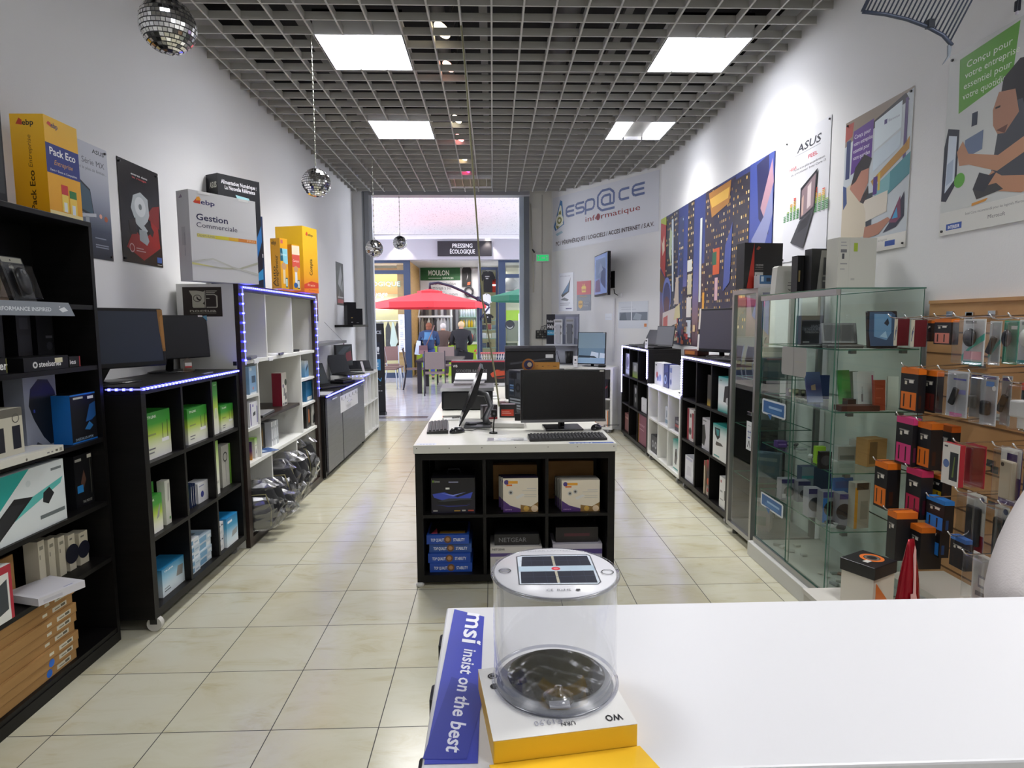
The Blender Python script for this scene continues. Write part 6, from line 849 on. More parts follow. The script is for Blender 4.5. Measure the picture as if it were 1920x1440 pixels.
# front wall segment: exit sign, switch panel
q = at(1017, 484, 1, 9.68); r = root('exit_sign', 'green lit emergency exit sign on the wall beside the entrance', 'exit sign', (q.x, 9.678, q.z)); b = MB(); b.box(-.105, .105, -.04, 0, -.06, .06, mat('d8dcd8', .4), .004); b.obj('housing', r)
b = MB(); b.add([(-.09, -.0408, -.045), (.09, -.0408, -.045), (.09, -.0408, .045), (-.09, -.0408, .045)], [[0, 1, 2, 3]], mat('1fb060', .4, 0, .8)); b.L = 2; art(b, 'r .38 .42 .62 .58 eafff0;p .62 .35 .72 .5 .62 .65 eafff0;r .1 .2 .2 .8 c8ffdc;d .86 .75 .1 c8ffdc;p .8 .2 .92 .2 .9 .62 .8 .62 c8ffdc', lambda u, v, l: (-.09+u*.18, -.041-l, -.045+v*.09), .18, .09); b.obj('lit_panel', r)
q = at(1017, 627, 1, 9.68); r = root('control_box', 'small black panel of switches with loose wires beside the entrance', 'control box', (q.x, 9.678, q.z)); b = MB(); b.box(-.105, .105, -.03, 0, -.065, .065, mat('242422', .5), .003)
for i in range(5):
    for j in range(3): b.box(-.085+i*.037, -.06+i*.037, -.036, -.03, -.045+j*.036, -.022+j*.036, mat(['5a5a52', '3a3a36', '8a8a80'][(i+j) % 3], .4))
b.obj('panel', r); b = MB(); b.tube([(-.03, -.01, .065), (-.02, -.03, .12), (.04, -.03, .14), (.1, -.02, .13)], .004, '222222', 6); b.tube([(.02, -.01, .065), (.03, -.03, .11), (.1, -.02, .14)], .004, '222222', 6); b.obj('wires', r)
b = MB(); q1, q2, q3 = at(998, 470, 1, 9.66), at(1001, 500, 1, 9.66), at(1000, 548, 1, 9.66); b.tube([V((q1.x-.02, 9.66, 3.3)), q1, q2, q3], .007, 'c9c5b4', 6); b.tube([q1+V((.0, 0, .02)), q1+V((.035, -.01, -.03))], .012, '3a3a3a', 8); tag(b.obj('hanging_cable'), 'loose pale cable hanging beside the exit sign', 'cable')
# ================================================================ white shelf and displays under the angled wall
rz_ = -.42; r = shelving('white cube shelf under the angled wall carrying a glossy blue screen', 'F', 0, -.52, .52, .05, .895, .36, 3, [.47], WHT, WHT, ((-.46, .03, 0), (.46, .03, 0), (.46, .3, 0)), .032, .018); ce = V((1.60, 8.2, 0))-V((math.cos(rz_), math.sin(rz_), 0))*.52
r.location = ce; r.rotation_euler[2] = rz_; X_ = V((math.cos(rz_), math.sin(rz_), 0)); Y_ = V((-X_.y, X_.x, 0)); wz = .8956
for lx, z, w, h, c_, sp, lb in ((.36, .4706, .17, .25, '26242c', 'p .5 .3 .95 .6 .95 .7 .5 .4 a03a40;r .1 .1 .3 .9 8a8c98', 'black carton with a red streak in the upper cell of the angled white shelf'), (.36, .0826, .18, .22, 'd9cfc6', 'r 0 0 .06 1 d8803a;r .94 0 1 1 d8803a;d .5 .55 .2 a9b4c0', 'cream and orange carton in the lower cell of the angled white shelf')):
    b = MB(); carton(b, w, h, .12, mat(c_, .4), sp); P = ce+X_*lx+Y_*.05; tag(b.obj('booklet_box', None, (P.x, P.y, z), rz_), lb, 'box')
q0, q1 = at(1125, 690, 1, 8.05), 0; monitor('glossy blue grey screen with a painted bright reflection, on the angled white shelf', (1.345, 8.40, wz), -.35, .39, .44, .25, -.12, scr='6f8aa0', rough=.06, art_='p .03 .03 .97 .03 .97 .2 .03 .2 9fc0dc;p .45 .2 .75 .2 .75 .36 .5 .4 dcebf8;p .78 .2 .97 .2 .97 .34 .8 .36 dcebf8;p .05 .22 .7 .2 .6 .26 .06 .28 2c3a48;r .03 .5 .97 .98 8aa4b4;r .9 .965 .97 .985 d8d8d4', emit=.12)  # the reflected light is painted onto the screen as pale polygons
b = MB(); b.box(-.03, .03, 0, .004, 0, .15, mat('e0e0e2', .4)); b.L = 2; art(b, 'r .3 .55 .7 .7 333;r .2 .3 .8 .34 999', lambda u, v, l: (-.03+u*.06, -l, v*.15), .06, .15); o = b.obj('price_tag', None, (1.12, 8.37, wz), -.2); o.rotation_euler[0] = -.15; tag(o, 'white price card leaning at the left of the glossy blue screen', 'price tag')
b = MB(); b.box(-.05, .05, -.03, .03, 0, .03, BP, .008); P = V((1.47, 8.28, wz)); tag(b.obj('mouse', None, P, rz_), 'black mouse in front of the glossy blue screen', 'mouse')
r = root('display_stand', 'grey display stand with hanging remote controls and a dark slogan panel, under the angled wall', 'display stand', (.96, 8.86, wz), -.45); DW = .50; DH = .72
b = MB(); b.box(-DW/2, DW/2, .12, .14, 0, DH, mat('a9adb8', .4)); b.box(-DW/2, DW/2, 0, .12, 0, .02, mat('4a4c54', .4)); b.box(-DW/2+.02, DW/2, .02, .119, .27, .285, mat('d0d4dc', .4)); b.L = 2
art(b, 'r 0 .4 .27 1 1b1c24;r .27 .4 1 .98 8a8fa0;tb .03 .84 .05 .2 e0e0e4 Brother?;tb .03 .72 .08 .22 f0f0f2 Help!;r .03 .58 .25 .68 3a90b8;t .04 .61 .04 .19 cfe6f0 MOBILE;p .5 .6 1 .5 1 .95 .6 .95 a5aac0;r .98 0 1 1 6a6e7a', lambda u, v, l: (-DW/2+u*DW, .12-l*.8, v*DH), DW, DH); b.obj('back_board', r)
def pack(x, z, w, h, c_, lb):
    rr = root('remote_blister', lb, 'blister pack', (0, 0, 0), 0, 'remote control packs on the display stand'); P = r.matrix_basis @ V((x, .06, z)); rr.location = P; rr.rotation_euler[2] = -.45; b = MB(); b.box(-w/2, w/2, 0, .003, 0, h, mat(c_, .4)); b.L = 2; art(b, 'r .1 .88 .9 .96 999;d .3 .7 .07 888;d .7 .7 .07 888;d .3 .45 .07 888;d .7 .45 .07 888;d .5 .2 .09 777', lambda u, v, l: (-w/2+u*w, -l, v*h), w, h); b.obj('backing_card', rr)
    b = MB(); b.box(-w*.3, w*.3, -.025, -.003, h*.06, h*.8, mat('70747e' if c_ != 'e0e2e6' else 'b9bcc4', .35), .006); b.obj('remote', rr)
pack(-.045, .2856, .125, .36, 'e0e2e6', 'white remote control pack, left on the display stand'); pack(.13, .2856, .125, .37, 'b4b8c2', 'grey remote control pack, right on the display stand')
for q, (lx, ly, lb, c_, wv) in enumerate([(-.20, .04, 'small white and grey carton low at the left of the display stand', 'dfe2e8', .10), (-.06, .03, 'small dark frame standing under the remote controls', '3a3c44', .1), (.13, .03, 'black cup shaped holder under the remote controls', '17171a', .1)]):
    P = r.matrix_basis @ V((lx, ly, .0206)); b = MB()
    if q == 2: b.lathe([(.001, 0), (.045, 0), (.06, .17), (.056, .17), (.042, .006), (.001, .005)], BP, 20)
    elif q == 1: b.tube([(-.05, 0, .006), (0, .02, .17), (.05, 0, .006)], .006, BP, 8)
    else: carton(b, wv, .24, .03, mat(c_, .4), 'd .5 .7 .14 5a5c64;d .5 .3 .12 8a9ab0')
    tag(b.obj(['gadget_box', 'stand', 'cup'][q], None, P, -.45), lb, ['box', 'stand', 'cup'][q])
# ================================================================ glass showcases on the right
VX, VXB, VY0, VY1, VZ0, VZ1 = 1.67, 2.105, 2.975, 3.82, .10, 1.66; SZ = [.443, .745, 1.055, 1.366]
r = root('glass_showcase', 'near glass showcase with green edged shelves on a white plinth, right wall', 'showcase', ((VX+VXB)/2, 3.4, 0))
b = MB(); b.box(1.64, VXB+.02, VY0-.02, VY1+.02, 0, .092, mat('c9c9c4', .4), .003); wpart(b, 'plinth', r)
b = MB(); b.box(VX, VXB, VY0, VY1, .0925, .10, mat('b5b8b2', .4)); wpart(b, 'base_panel', r)
def pane(x0, x1, y0, y1, z0, z1, name, edges=True, rr=None):
    """thin sheet of glass with green polished edges"""
    b = MB(); d = [x1-x0, y1-y0, z1-z0]; k = d.index(min(d)); lo = [x0, y0, z0]; hi = [x1, y1, z1]; m = (lo[k]+hi[k])/2; i, j = [q for q in range(3) if q != k]
    def P(a, c): p = [0, 0, 0]; p[k] = m; p[i] = a; p[j] = c; return p
    b.poly([P(lo[i], lo[j]), P(hi[i], lo[j]), P(hi[i], hi[j]), P(lo[i], hi[j])], GLS)
    if edges:
        for (a0, c0), (a1, c1) in (((lo[i], lo[j]), (hi[i], lo[j])), ((hi[i], lo[j]), (hi[i], hi[j])), ((hi[i], hi[j]), (lo[i], hi[j])), ((lo[i], hi[j]), (lo[i], lo[j]))):
            q0, q1 = P(a0, c0), P(a1, c1); f = [q0[:], q1[:], q1[:], q0[:]]
            for t in (0, 1): f[t][k] = lo[k]
            for t in (2, 3): f[t][k] = hi[k]
            b.poly(f, GEDGE)
    o = b.obj(name, rr or r, -(rr or r).location); return o
pane(VX, VX+.006, VY0, 3.395, VZ0+.03, VZ1-.03, 'glass_door'); pane(VX+.008, VX+.014, 3.375, VY1, VZ0+.03, VZ1-.03, 'glass_door')
pane(VX+.02, VXB, VY0, VY0+.006, VZ0+.001, VZ1-.001, 'side_glass'); pane(VX+.02, VXB, VY1-.006, VY1, VZ0+.001, VZ1-.001, 'side_glass')
pane(VX-.004, VXB+.004, VY0-.004, VY1+.004, VZ1, VZ1+.006, 'top_glass')
for z in SZ: pane(VX+.03, VXB-.004, VY0+.01, VY1-.01, z-.006, z, 'glass_shelf')
b = MB(); b.box(VXB-.004, VXB, VY0+.008, VY1-.008, VZ0+.001, VZ1-.002, mat('c4ccc6', .5)); wpart(b, 'back_panel', r)
for z0, z1 in ((VZ1-.03, VZ1-.001), (VZ0+.0005, VZ0+.028)): b = MB(); b.box(VX-.004, VX+.018, VY0+.001, VY1, z0, z1, ALU); wpart(b, 'aluminium_rail', r)
for z in SZ:
    for x in (VX+.1, VXB-.08): b = MB(); b.box(x-.014, x+.014, VY0+.0065, VY0+.03, z-.022, z-.0062, mat('4a4e4c', .35)); wpart(b, 'shelf_clip', r)
def vs_(o0, o1, z0, z1, base, sp, name, rr, x=VX):
    b = MB(); P = lambda u, v, l: (x-.0008-l, o1+(o0-o1)*u, z0+v*(z1-z0)); b.poly([P(.04, 0, 0), P(.96, 0, 0), P(1, .1, 0), P(1, .9, 0), P(.96, 1, 0), P(.04, 1, 0), P(0, .9, 0), P(0, .1, 0)], base); b.L = 3; art(b, sp, P, o1-o0, z1-z0); return b.obj(name, rr, -rr.location)
for (a, c, lb) in (((1430, 745), (1473, 787), 1), ((1427, 926), (1468, 972), 0)):
    A, C_ = at(a[0], a[1], 0, VX), at(c[0], c[1], 0, VX); vs_(C_.y, A.y, C_.z-.005, (A.z+at(c[0], a[1]+14, 0, VX).z)/2, mat('cfd6da', .4), 'r .06 .12 .94 .88 2a5f98;r .3 .45 .85 .6 8fb0d0;r .2 .2 .8 .4 356fa8;p .25 .05 .4 -.3 .45 .1 2a5f98', 'blue_sticker', r)
A, C_ = at(1467, 649, 0, VX), at(1511, 709, 0, VX); vs_(C_.y, A.y, C_.z, A.z, mat('9c9b96', .5), 'r .5 .0 .51 1 5a5c58;r .55 .5 .9 .51 a8a878', 'taped_sheet', r)
def cb(name, lab, cat, x0, yt, x1, Y, z, d, base, sp='', yaw=0, tilt=0, grp=None, ref=None):
    A, B = at(x0, yt, 1, Y), at(x1, yt, 1, Y); b = MB(); carton(b, B.x-A.x, A.z-z, d, base, sp); o = b.obj(name, None, ((A.x+B.x)/2, Y, z+.0006), yaw); o.rotation_euler[0] = tilt; return tag(o, lab, cat, grp)
s1, s2, s3, s4 = SZ[3], SZ[2], SZ[1], SZ[0]
laptop('grey laptop with its lid open on the top shelf of the near showcase', (1.79, 3.09, s1+.0006), -.3, .17, .12, 2.0, '3c3c3c', '4a4a4a', rough=.5)
r2 = root('tablet', 'glossy dark tablet standing upright with painted blue reflections, top shelf of the near showcase', 'tablet', (1.965, 3.06, s1+.0006), 0); b = MB(); b.T = M.Rotation(-.12, 4, 'X'); b.box(-.08, .08, 0, .012, .004, .19, mat('1a1f2c', .2), .006); b.L = 2; art(b, 'p .1 .04 .9 .04 .96 .3 .92 .9 .8 .97 .1 .97 .06 .4 35557a;p .22 .3 .62 .2 .78 .4 .8 .9 .25 .92 6f9cc8;p .55 .66 .68 .8 .72 .66 .66 .58 1c2c44;p .4 .3 .65 .25 .6 .45 a9cbe6', lambda u, v, l: (-.08+u*.16, -l-.0005, .004+v*.186), .16, .186); b.obj('body', r2); b = MB(); b.box(-.06, .06, -.04, .06, 0, .004, mat('1c1c20', .3)); b.obj('stand', r2)  # blue sheen on the tablet face is drawn in flat colour
cb('hardware_box', 'black carton with grey lettering at the back of the top showcase shelf', 'box', 1503, 592, 1544, 3.55, s1, .06, mat('15171a', .35), 'r .05 .5 .9 .62 2e3236;t .2 .4 .06 .6 8a8a88 IMPRESSION;r .1 .08 .4 .12 999')
cb('gadget_box', 'small white cube with a dark square, far end of the top showcase shelf', 'box', 1512, 634, 1528, 3.6, s1, .05, mat('b5b8b4', .4), 'r .3 .2 .7 .6 1c1c1e')
cb('booklet', 'green booklet standing on the second showcase shelf', 'booklet', 1578, 694, 1602, 3.2, s2, .012, grad('7fae80', '3f8a3c', '5a9a50'), 'd .5 .12 .08 c9d8e0', .1, -.2)
cb('booklet', 'grey green leaflet behind the green booklet, second showcase shelf', 'booklet', 1600, 696, 1618, 3.3, s2, .012, grad('8f9a90', '6a7a6e'), '', .1, -.2)
cb('software_box', 'white carton with a magenta stripe, second showcase shelf', 'box', 1611, 697, 1647, 3.08, s2, .03, mat('c3c8c6', .4), 'r .84 .05 .93 .9 a02a62;rV .2 .2 .3 .4 777;tV .3 .3 .09 .3 55585c Tablette', .15, -.12)
cb('booklet', 'orange red booklet standing on the second showcase shelf', 'booklet', 1643, 713, 1663, 3.02, s2, .02, mat('a8452c', .45), 'r .1 .7 .8 .73 c86a50;r .1 .4 .6 .43 c86a50', 0, -.08)
cb('booklet', 'white booklet leaning beside the orange red one, second showcase shelf', 'booklet', 1668, 706, 1686, 3.02, s2, .015, mat('b9c2b8', .45), '', -.3, -.1)
cb('leather_case', 'flat dark red brown case lying at the front of the second showcase shelf', 'case', 1578, 762, 1650, 3.0, s2, .07, mat('4a2824', .45))
cb('leather_case', 'darker small case lying on the second showcase shelf behind the red brown one', 'case', 1590, 749, 1610, 3.09, s2, .05, mat('2a1e1c', .45))
cb('booklet', 'violet leaflet with pale figures on the second showcase shelf', 'booklet', 1517, 697, 1547, 3.35, s2, .01, grad('7f8ab0', '4a4a8a', '6a80b4'), 'p .3 .4 .6 .4 .6 .6 .3 .55 c8a890', .1, -.25)
cb('booklet', 'dark blue folder behind the violet leaflet, second showcase shelf', 'booklet', 1538, 704, 1556, 3.48, s2, .03, mat('1f3a78', .4))
for q in range(4): cb('gadget_box', 'small patterned canister in a row on the second showcase shelf', 'canister', 1478+12*q, 729+1*q, 1488+12*q, 3.62-.05*q, s2, .03, mat(['5a5668', '8a8a60', '4a4c40', '2c2c2a'][q], .4), 'r .1 .6 .9 .9 c9c9a8;d .5 .3 .2 1c1c1c', grp='small canisters in the showcase')
cb('cardboard_box', 'open brown cardboard box on the third showcase shelf', 'box', 1625, 824, 1667, 3.12, s3, .08, CARD, 'r .1 .1 .5 .9 7a5a30', .2)
cb('cardboard_box', 'white flap box left of the brown one, third showcase shelf', 'box', 1608, 826, 1622, 3.25, s3, .06, mat('b9b8b0', .5), '', .3)
cb('gadget_box', 'lime green carton on the third showcase shelf', 'box', 1531, 838, 1549, 3.2, s3, .03, mat('8ab82a', .4), 'r .1 .1 .9 .5 5a7a2a')
cb('gadget_box', 'violet carton at the far end of the third showcase shelf', 'box', 1458, 828, 1476, 3.62, s3, .05, mat('4a2f78', .4), 'r .1 .4 .9 .6 8a70b0')
cb('camera', 'small black camera on the third showcase shelf', 'camera', 1539, 848, 1560, 3.08, s3, .03, mat('17171a', .3), 'd .5 .5 .3 3a3a3e')
cb('gadget_box', 'flat pale box in front of the brown box, third showcase shelf', 'box', 1572, 838, 1606, 3.25, s3, .06, mat('a9b0ae', .4), 'r .1 .1 .9 .4 7a8280')
cb('camera_carton', 'white and violet camera carton, far left on the fourth showcase shelf', 'box', 1466, 899, 1494, 3.55, s4, .06, mat('8f8f9a', .4), 'r 0 .8 1 1 3f3a6a;d .5 .4 .25 3a3c44;r .05 .1 .3 .3 c9c9d0')
cb('camera_carton', 'white and violet camera carton beside the far left one, fourth showcase shelf', 'box', 1497, 903, 1520, 3.5, s4, .06, mat('85858f', .4), 'r 0 .8 1 1 3a3a66;d .5 .4 .2 3a3c44')
cb('camera_carton', 'white and blue camera carton in the middle of the fourth showcase shelf', 'box', 1517, 917, 1540, 3.22, s4, .06, mat('9a9aa4', .4), 'r 0 .82 1 1 3f3a6a;d .6 .45 .25 2c2e36')
cb('camera_carton', 'blue fronted camera carton with a dark lens, fourth showcase shelf', 'box', 1544, 923, 1569, 3.13, s4, .06, mat('77787f', .4), 'r 0 .82 1 1 35346a;r 0 0 .35 .8 2a6ab0;d .65 .45 .25 1c1e24')
cb('camera_carton', 'grey camera carton with a dark lens beside the blue fronted one', 'box', 1575, 927, 1594, 3.07, s4, .06, mat('80818a', .4), 'r 0 .84 1 1 35346a;d .5 .45 .25 1c1e24')
cb('card', 'blue folder leaning behind the camera cartons, fourth showcase shelf', 'folder', 1566, 898, 1606, 3.3, s4, .02, mat('2a62a8', .45), 'r .1 .7 .9 .9 2f4f8a', .1, -.12)
cb('carton', 'dark blue carton with a pale left part at the back of the fourth showcase shelf', 'box', 1504, 876, 1560, 3.62, s4, .06, mat('22385a', .4), 'r 0 0 .4 1 7a8a94;r 0 .6 .4 .7 3a8a90')
cb('carton', 'cream and orange carton at the right of the fourth showcase shelf', 'box', 1603, 906, 1634, 3.03, s4, .05, mat('a5a298', .4), 'r 0 0 .2 .9 c8902a;r .1 .85 .9 1 3a3028;r .4 .2 .9 .6 8a8a80', .15)
g = random.Random(9)
def plastic_heap(label, x, y, z, n, cols, R_=.05):
    r_ = root('small_parts', label, 'small parts', (x, y, z+.002))
    for i in range(n):
        b = MB(); w, d, h = g.uniform(.02, .06), g.uniform(.02, .05), g.uniform(.006, .016); b.T = M.Translation((g.uniform(-R_, R_), g.uniform(-R_, R_)*1.4, .0035*i*0)) @ M.Rotation(g.uniform(0, 3), 4, 'Z'); b.box(-w/2, w/2, -d/2, d/2, 0, h, mat(g.choice(cols), .3), .002); b.obj('packet', r_)
    return r_
plastic_heap('scatter of small clear packets on the third showcase shelf', 1.80, 3.30, s3, 7, ['b9bebc', '8a9290', '4a504e', 'c9ccc8'])
plastic_heap('scatter of cards and small packets on the fourth showcase shelf', 1.77, 3.08, s4, 6, ['9a9e9c', '2a62a8', '1c1e20', 'b9b08a'], .04)
plastic_heap('scatter of packets on the floor of the near showcase', 1.85, 3.2, VZ0, 9, ['8a6a5a', '9a9e9c', 'b9bcb4', '5a5048', 'c9b23a', '77807a'], .08)
plastic_heap('scatter of white packets at the far floor of the near showcase', 1.85, 3.62, VZ0, 6, ['c9ccc8', 'b9bcb4', 'a5a8a4'], .07)
plastic_heap('row of small gadgets on the far part of the third showcase shelf', 1.80, 3.60, s3, 5, ['2a2c2e', '8a9290', '4a4c60'], .05)
# far aluminium framed showcase
r = root('glass_showcase', 'far aluminium framed glass showcase between the near one and the black shelf', 'showcase', (1.88, 4.07, 0)); FX, FX1, FY0, FY1, FZ = 1.67, 2.10, 3.875, 4.29, 1.715
for x in (FX, FX1-.03):
    for y in (FY0, FY1-.03): b = MB(); b.box(x, x+.03, y, y+.03, .09, FZ-.0305, ALU); wpart(b, 'post', r)
b = MB(); b.box(FX, FX1, FY0, FY1, FZ-.03, FZ, ALU); wpart(b, 'top_frame', r); b = MB(); b.box(FX, FX1, FY0, FY1, .06, .0895, ALU); wpart(b, 'bottom_frame', r)
pane(FX+.01, FX+.015, FY0+.031, FY1-.031, .091, FZ-.032, 'glass_door', False, r); pane(FX+.031, FX1-.031, FY0+.01, FY0+.015, .091, FZ-.032, 'side_glass', False, r)
for z in (.45, .80, 1.13): pane(FX+.032, FX1-.032, FY0+.032, FY1-.032, z-.006, z, 'glass_shelf', True, r)
b = MB(); b.cyl((FX+.05, FY0+.05, .0), (FX+.05, FY0+.05, .06), .02, mat('3a3a3a', .4)); wpart(b, 'foot', r)
for x, y in ((FX+.05, FY1-.05), (FX1-.05, FY0+.05), (FX1-.05, FY1-.05)): b = MB(); b.cyl((x, y, .0), (x, y, .06), .02, mat('3a3a3a', .4)); wpart(b, 'foot', r)
b = MB(); b.box(FX-.02, FX-.001, FY0+.05, FY0+.062, .905, .917, CHR); b.box(FX-.02, FX-.012, FY0+.0, FY0+.06, .90, .922, CHR); wpart(b, 'lock', r)
A, C_ = at(1416, 787, 0, FX), at(1440, 862, 0, FX); b = MB(); P = lambda u, v, l: (FX+.009-l*.5, FY0+.13-.09*u, .66+v*.19); b.poly([P(0, 0, 0), P(1, 0, 0), P(1, 1, 0), P(0, 1, 0)], mat('d9dcdc', .5)); art(b, 'r .2 .62 .8 .65 3a4a90;r .28 .5 .34 .7 3a4a90;r .66 .5 .72 .7 3a4a90;r .25 .42 .75 .46 3a4a90;p .2 .1 .45 .35 .5 .3 .3 .08 2a2c34;p .8 .1 .55 .35 .5 .3 .7 .08 2a2c34;r .2 .84 .8 .86 999', P, .1, .19); wpart(b, 'instruction_sheet', r)
for q, (x, y, z, w, h, c, lb) in enumerate([(1.80, 4.02, .1, .12, .2, '9a8a94', 'pale pink carton low in the far showcase'), (1.86, 4.06, 1.1306, .16, .2, '2e4a52', 'dark teal carton on the upper shelf of the far showcase'), (1.84, 4.05, .8006, .14, .22, '2a2c30', 'dark carton on the middle shelf of the far showcase'), (1.85, 4.05, .4506, .15, .16, '5a6a78', 'grey blue carton on the lower shelf of the far showcase')]):
    b = MB(); carton(b, w, h, .1, mat(c, .4), 'r .1 .7 .9 .85 8a8f94;r .2 .2 .8 .5 6a6f74'); tag(b.obj('carton', None, (x, y, z if q else .0902), -.6), lb, 'box')
# cartons on top of the showcases
ft, nt = FZ+.0008, VZ1+.0068
def tb_(name, lab, nb, top, lpx, d, yaw, base, sp, z, wmax=None):
    """carton whose near bottom front corner is seen at nb on height z, front turned by yaw from facing the camera"""
    p = at(nb[0], nb[1], 1, nb[2]); p.z = z; h = at(top[0], top[1], 1, nb[2]).z-z; w = at(lpx, nb[1], 1, nb[2]).x-p.x; b = MB(); carton(b, abs(w), h, d, base, sp); return tag(b.obj(name, None, (p.x+w/2*math.cos(yaw), p.y+w/2*math.sin(yaw), z), yaw), lab, 'box', 'cartons on top of the showcases')
tb_('hardware_box', 'black carton with a red triangle, on top of the far showcase', (1394, 540, 3.98), (1394, 455), 1470, .10, .12, mat('17161a', .35), 'p .08 0 .27 0 .25 1 c8372a;t .3 .5 .035 .2 d8d4d0 CROSSHAIR;t .3 .45 .03 .2 a5a09c MOTHERBOARD;p .3 .86 .36 .93 .42 .9 .36 .84 a04a3a;r .28 .05 .5 .36 d8d8d4;r .31 .24 .34 .3 222;r .28 .41 .5 .42 77706c', ft)
tb_('router', 'small blue and white carton on top of the far showcase, front of the black one', (1424, 536, 3.9), (1424, 516), 1452, .06, .2, mat('d8d8dc', .4), 'r .0 .3 1 1 3a6a9a;r .1 .5 .3 .9 c9dae8;r .5 .5 .8 .8 1c2c44', ft)
b = MB(); A, B = at(1450, 540, 1, 3.74), at(1492, 540, 1, 3.74); w = B.x-A.x; h = at(1453, 499, 1, 3.74).z-nt; b.prism([(-w/2, 0, 0), (w/2, 0, 0), (w/2, 0, h*.95), (w/2-.01, 0, h), (-w/2+.025, 0, h), (-w/2+.012, 0, h*.95)], (0, .05, 0), mat('d5d3cc', .4)); art(b, 'r .6 .3 .85 .33 6a6a66;r .62 .4 .9 .42 6a6a66;p .6 .2 .8 .15 .9 .25 .7 .12 6a6a66', lambda u, v, l: (-w/2+u*w, -l-.0003, v*h), w, h); tag(b.obj('set_top_box', None, ((A.x+B.x)/2, 3.73, nt), .15), 'upright cream white device with handwriting, on top of the near showcase', 'electronics')
tb_('hardware_box', 'narrow black carton with gold lettering, beside the cream device on the near showcase', (1494, 540, 3.55), (1494, 479), 1516, .06, .1, mat('121113', .35), 'r .45 .05 .5 .95 2c2a28;r .1 .3 .25 .6 8a7a50;r .7 .1 .85 .3 c9c0a8;r .7 .85 .85 .92 a8a8a0', nt)
tb_('hardware_box', 'dark carton with a slanted grey front, on the near showcase', (1520, 538, 3.48), (1520, 466), 1566, .07, .08, mat('141416', .4), 'p .25 0 1 0 1 .96 .4 .96 8a8984;r .5 .4 .7 .8 3a3c40;r .48 .1 .72 .36 55565a;t .75 .3 .04 .2 c9c8c4 serie;r .5 .25 .7 .27 d0d0cc', nt)
tb_('software_box', 'tallest white carton with printing and a lime sticker, on the near showcase', (1569, 537, 3.32), (1569, 445), 1645, .10, .10, mat('d4d3c8', .45), 'r .06 .9 .2 .92 aaa;r .06 .84 .22 .86 aaa;r .06 .72 .22 .78 77777a;r .1 .6 .16 .7 4a4c50;r .06 .5 .24 .52 999;r .06 .4 .18 .42 aaa;r .285 0 .29 1 b9b8ac;r .4 .74 .5 .9 a8c03a;r .35 .2 .45 .24 b9b8b0', nt)
# ================================================================ pegboard with hanging goods
r = root('pegboard', 'tan pegboard panel on the right wall full of hanging packs', 'pegboard', (XR-.01, 2.2, .2)); b = MB(); b.box(2.118, XR-.001, 1.3, 2.955, .2, 1.6, TAN); wpart(b, 'panel', r)
b = MB(); b.box(2.112, 2.118, 1.3, 2.955, 1.585, 1.6, TAN); wpart(b, 'top_edge', r)
for z in [.35+.1*k for k in range(12)]: b = MB(); b.box(2.1165, 2.118, 1.3, 2.955, z-.004, z+.004, mat('6b4a2c', .7)); wpart(b, 'slot_line', r)
def hook(x, y, z):
    b = MB(); b.tube([(2.116, y, z+.012), (x+.02, y, z), (x, y, z+.006), (x-.012, y, z+.02)], .0028, CHR, 6); b.box(2.108, 2.1163, y-.02, y+.02, z, z+.03, CHR); tag(b.obj('display_hook'), 'chrome display hook projecting from the tan pegboard', 'hook', 'display hooks on the pegboard')
def peg(lab, X, a, c, style, d=.035, hk=True, **k):
    A, C_ = at(a[0], a[1], 0, X), at(c[0], c[1], 0, X); w, h, y, z = C_.y-A.y, A.z-C_.z, (A.y+C_.y)/2, C_.z; rz = RZ['R']; w = abs(w)
    if style == 'cable':
        top, low = k['top'], k['low']; b = MB(); carton(b, w, h, d, mat('17161a', .4), 'r 0 .87 1 1 %s;r .06 .05 .94 .45 %s;r .2 .1 .28 .4 2a1c18;r .6 .1 .68 .4 2a1c18;r .2 .72 .8 .75 8a8680;r .25 .62 .38 .7 c9c5b4;r .5 .66 .75 .73 d9d5cc@T r 0 0 1 1 %s@R r 0 .87 1 1 %s;r .2 .1 .5 .4 %s' % (top, low, top, top, k.get('side', '3a1c10')))
        o = tag(b.obj('cable_pack', None, (X, y, z), rz), lab, 'box', k.get('group', 'black hanging cartons on the pegboard'))
    else:
        o = root('blister_pack', lab, 'blister pack', (X, y, z), rz, 'clear hanging packs on the pegboard'); cc = k.get('card', 'd0cfc8'); b = MB(); b.box(-w/2, w/2, d, d+.002, 0, h, mat(cc, .4)); b.L = 2; art(b, k.get('sp', ''), lambda u, v, l: (-w/2+u*w, d-l, v*h), w, h); b.obj('backing_card', o)
        b = MB(); m = k.get('obj', 'mouse'); bc = k.get('bc', '1a1b1e')
        if m == 'mouse': b.ell((0, d-.016, h*.6), (w*.28, .014, h*.2), mat(bc, .12))
        elif m == 'stick': b.T = M.Translation((0, d-.014, h*.45)) @ M.Rotation(.4, 4, 'Y'); b.box(-.012, .012, -.006, .006, -.035, .035, mat(bc, .25), .003)
        elif m == 'dongle': b.box(-.02, .02, d-.022, d-.003, h*.2, h*.5, mat(bc, .35), .008)
        elif m == 'plug': b.box(-w*.4, w*.4, .0, d-.002, h*.3, h*.65, mat(bc, .35), .006); b.cyl((0, .02, h*.3), (0, .02, h*.08), .013, mat('d8d4cc', .35)); b.cyl((0, .02, h*.08), (0, .02, h*.04), .006, mat('a8843a', .3))
        elif m == 'case': b.box(-w*.36, w*.36, d-.014, d-.001, h*.1, h*.78, mat(bc, .45), .006); b.disc((-w*.2, d-.0145, h*.7), .007, mat('3a3028'))
        b.obj('product', o); b = MB(); b.box(-w*.48, w*.48, -.002, d-.0005, h*.03, h*.97, PLA, .005); b.obj('plastic_shell', o)
    if hk: hook(X-.03, y, z+h+.004)
    return o
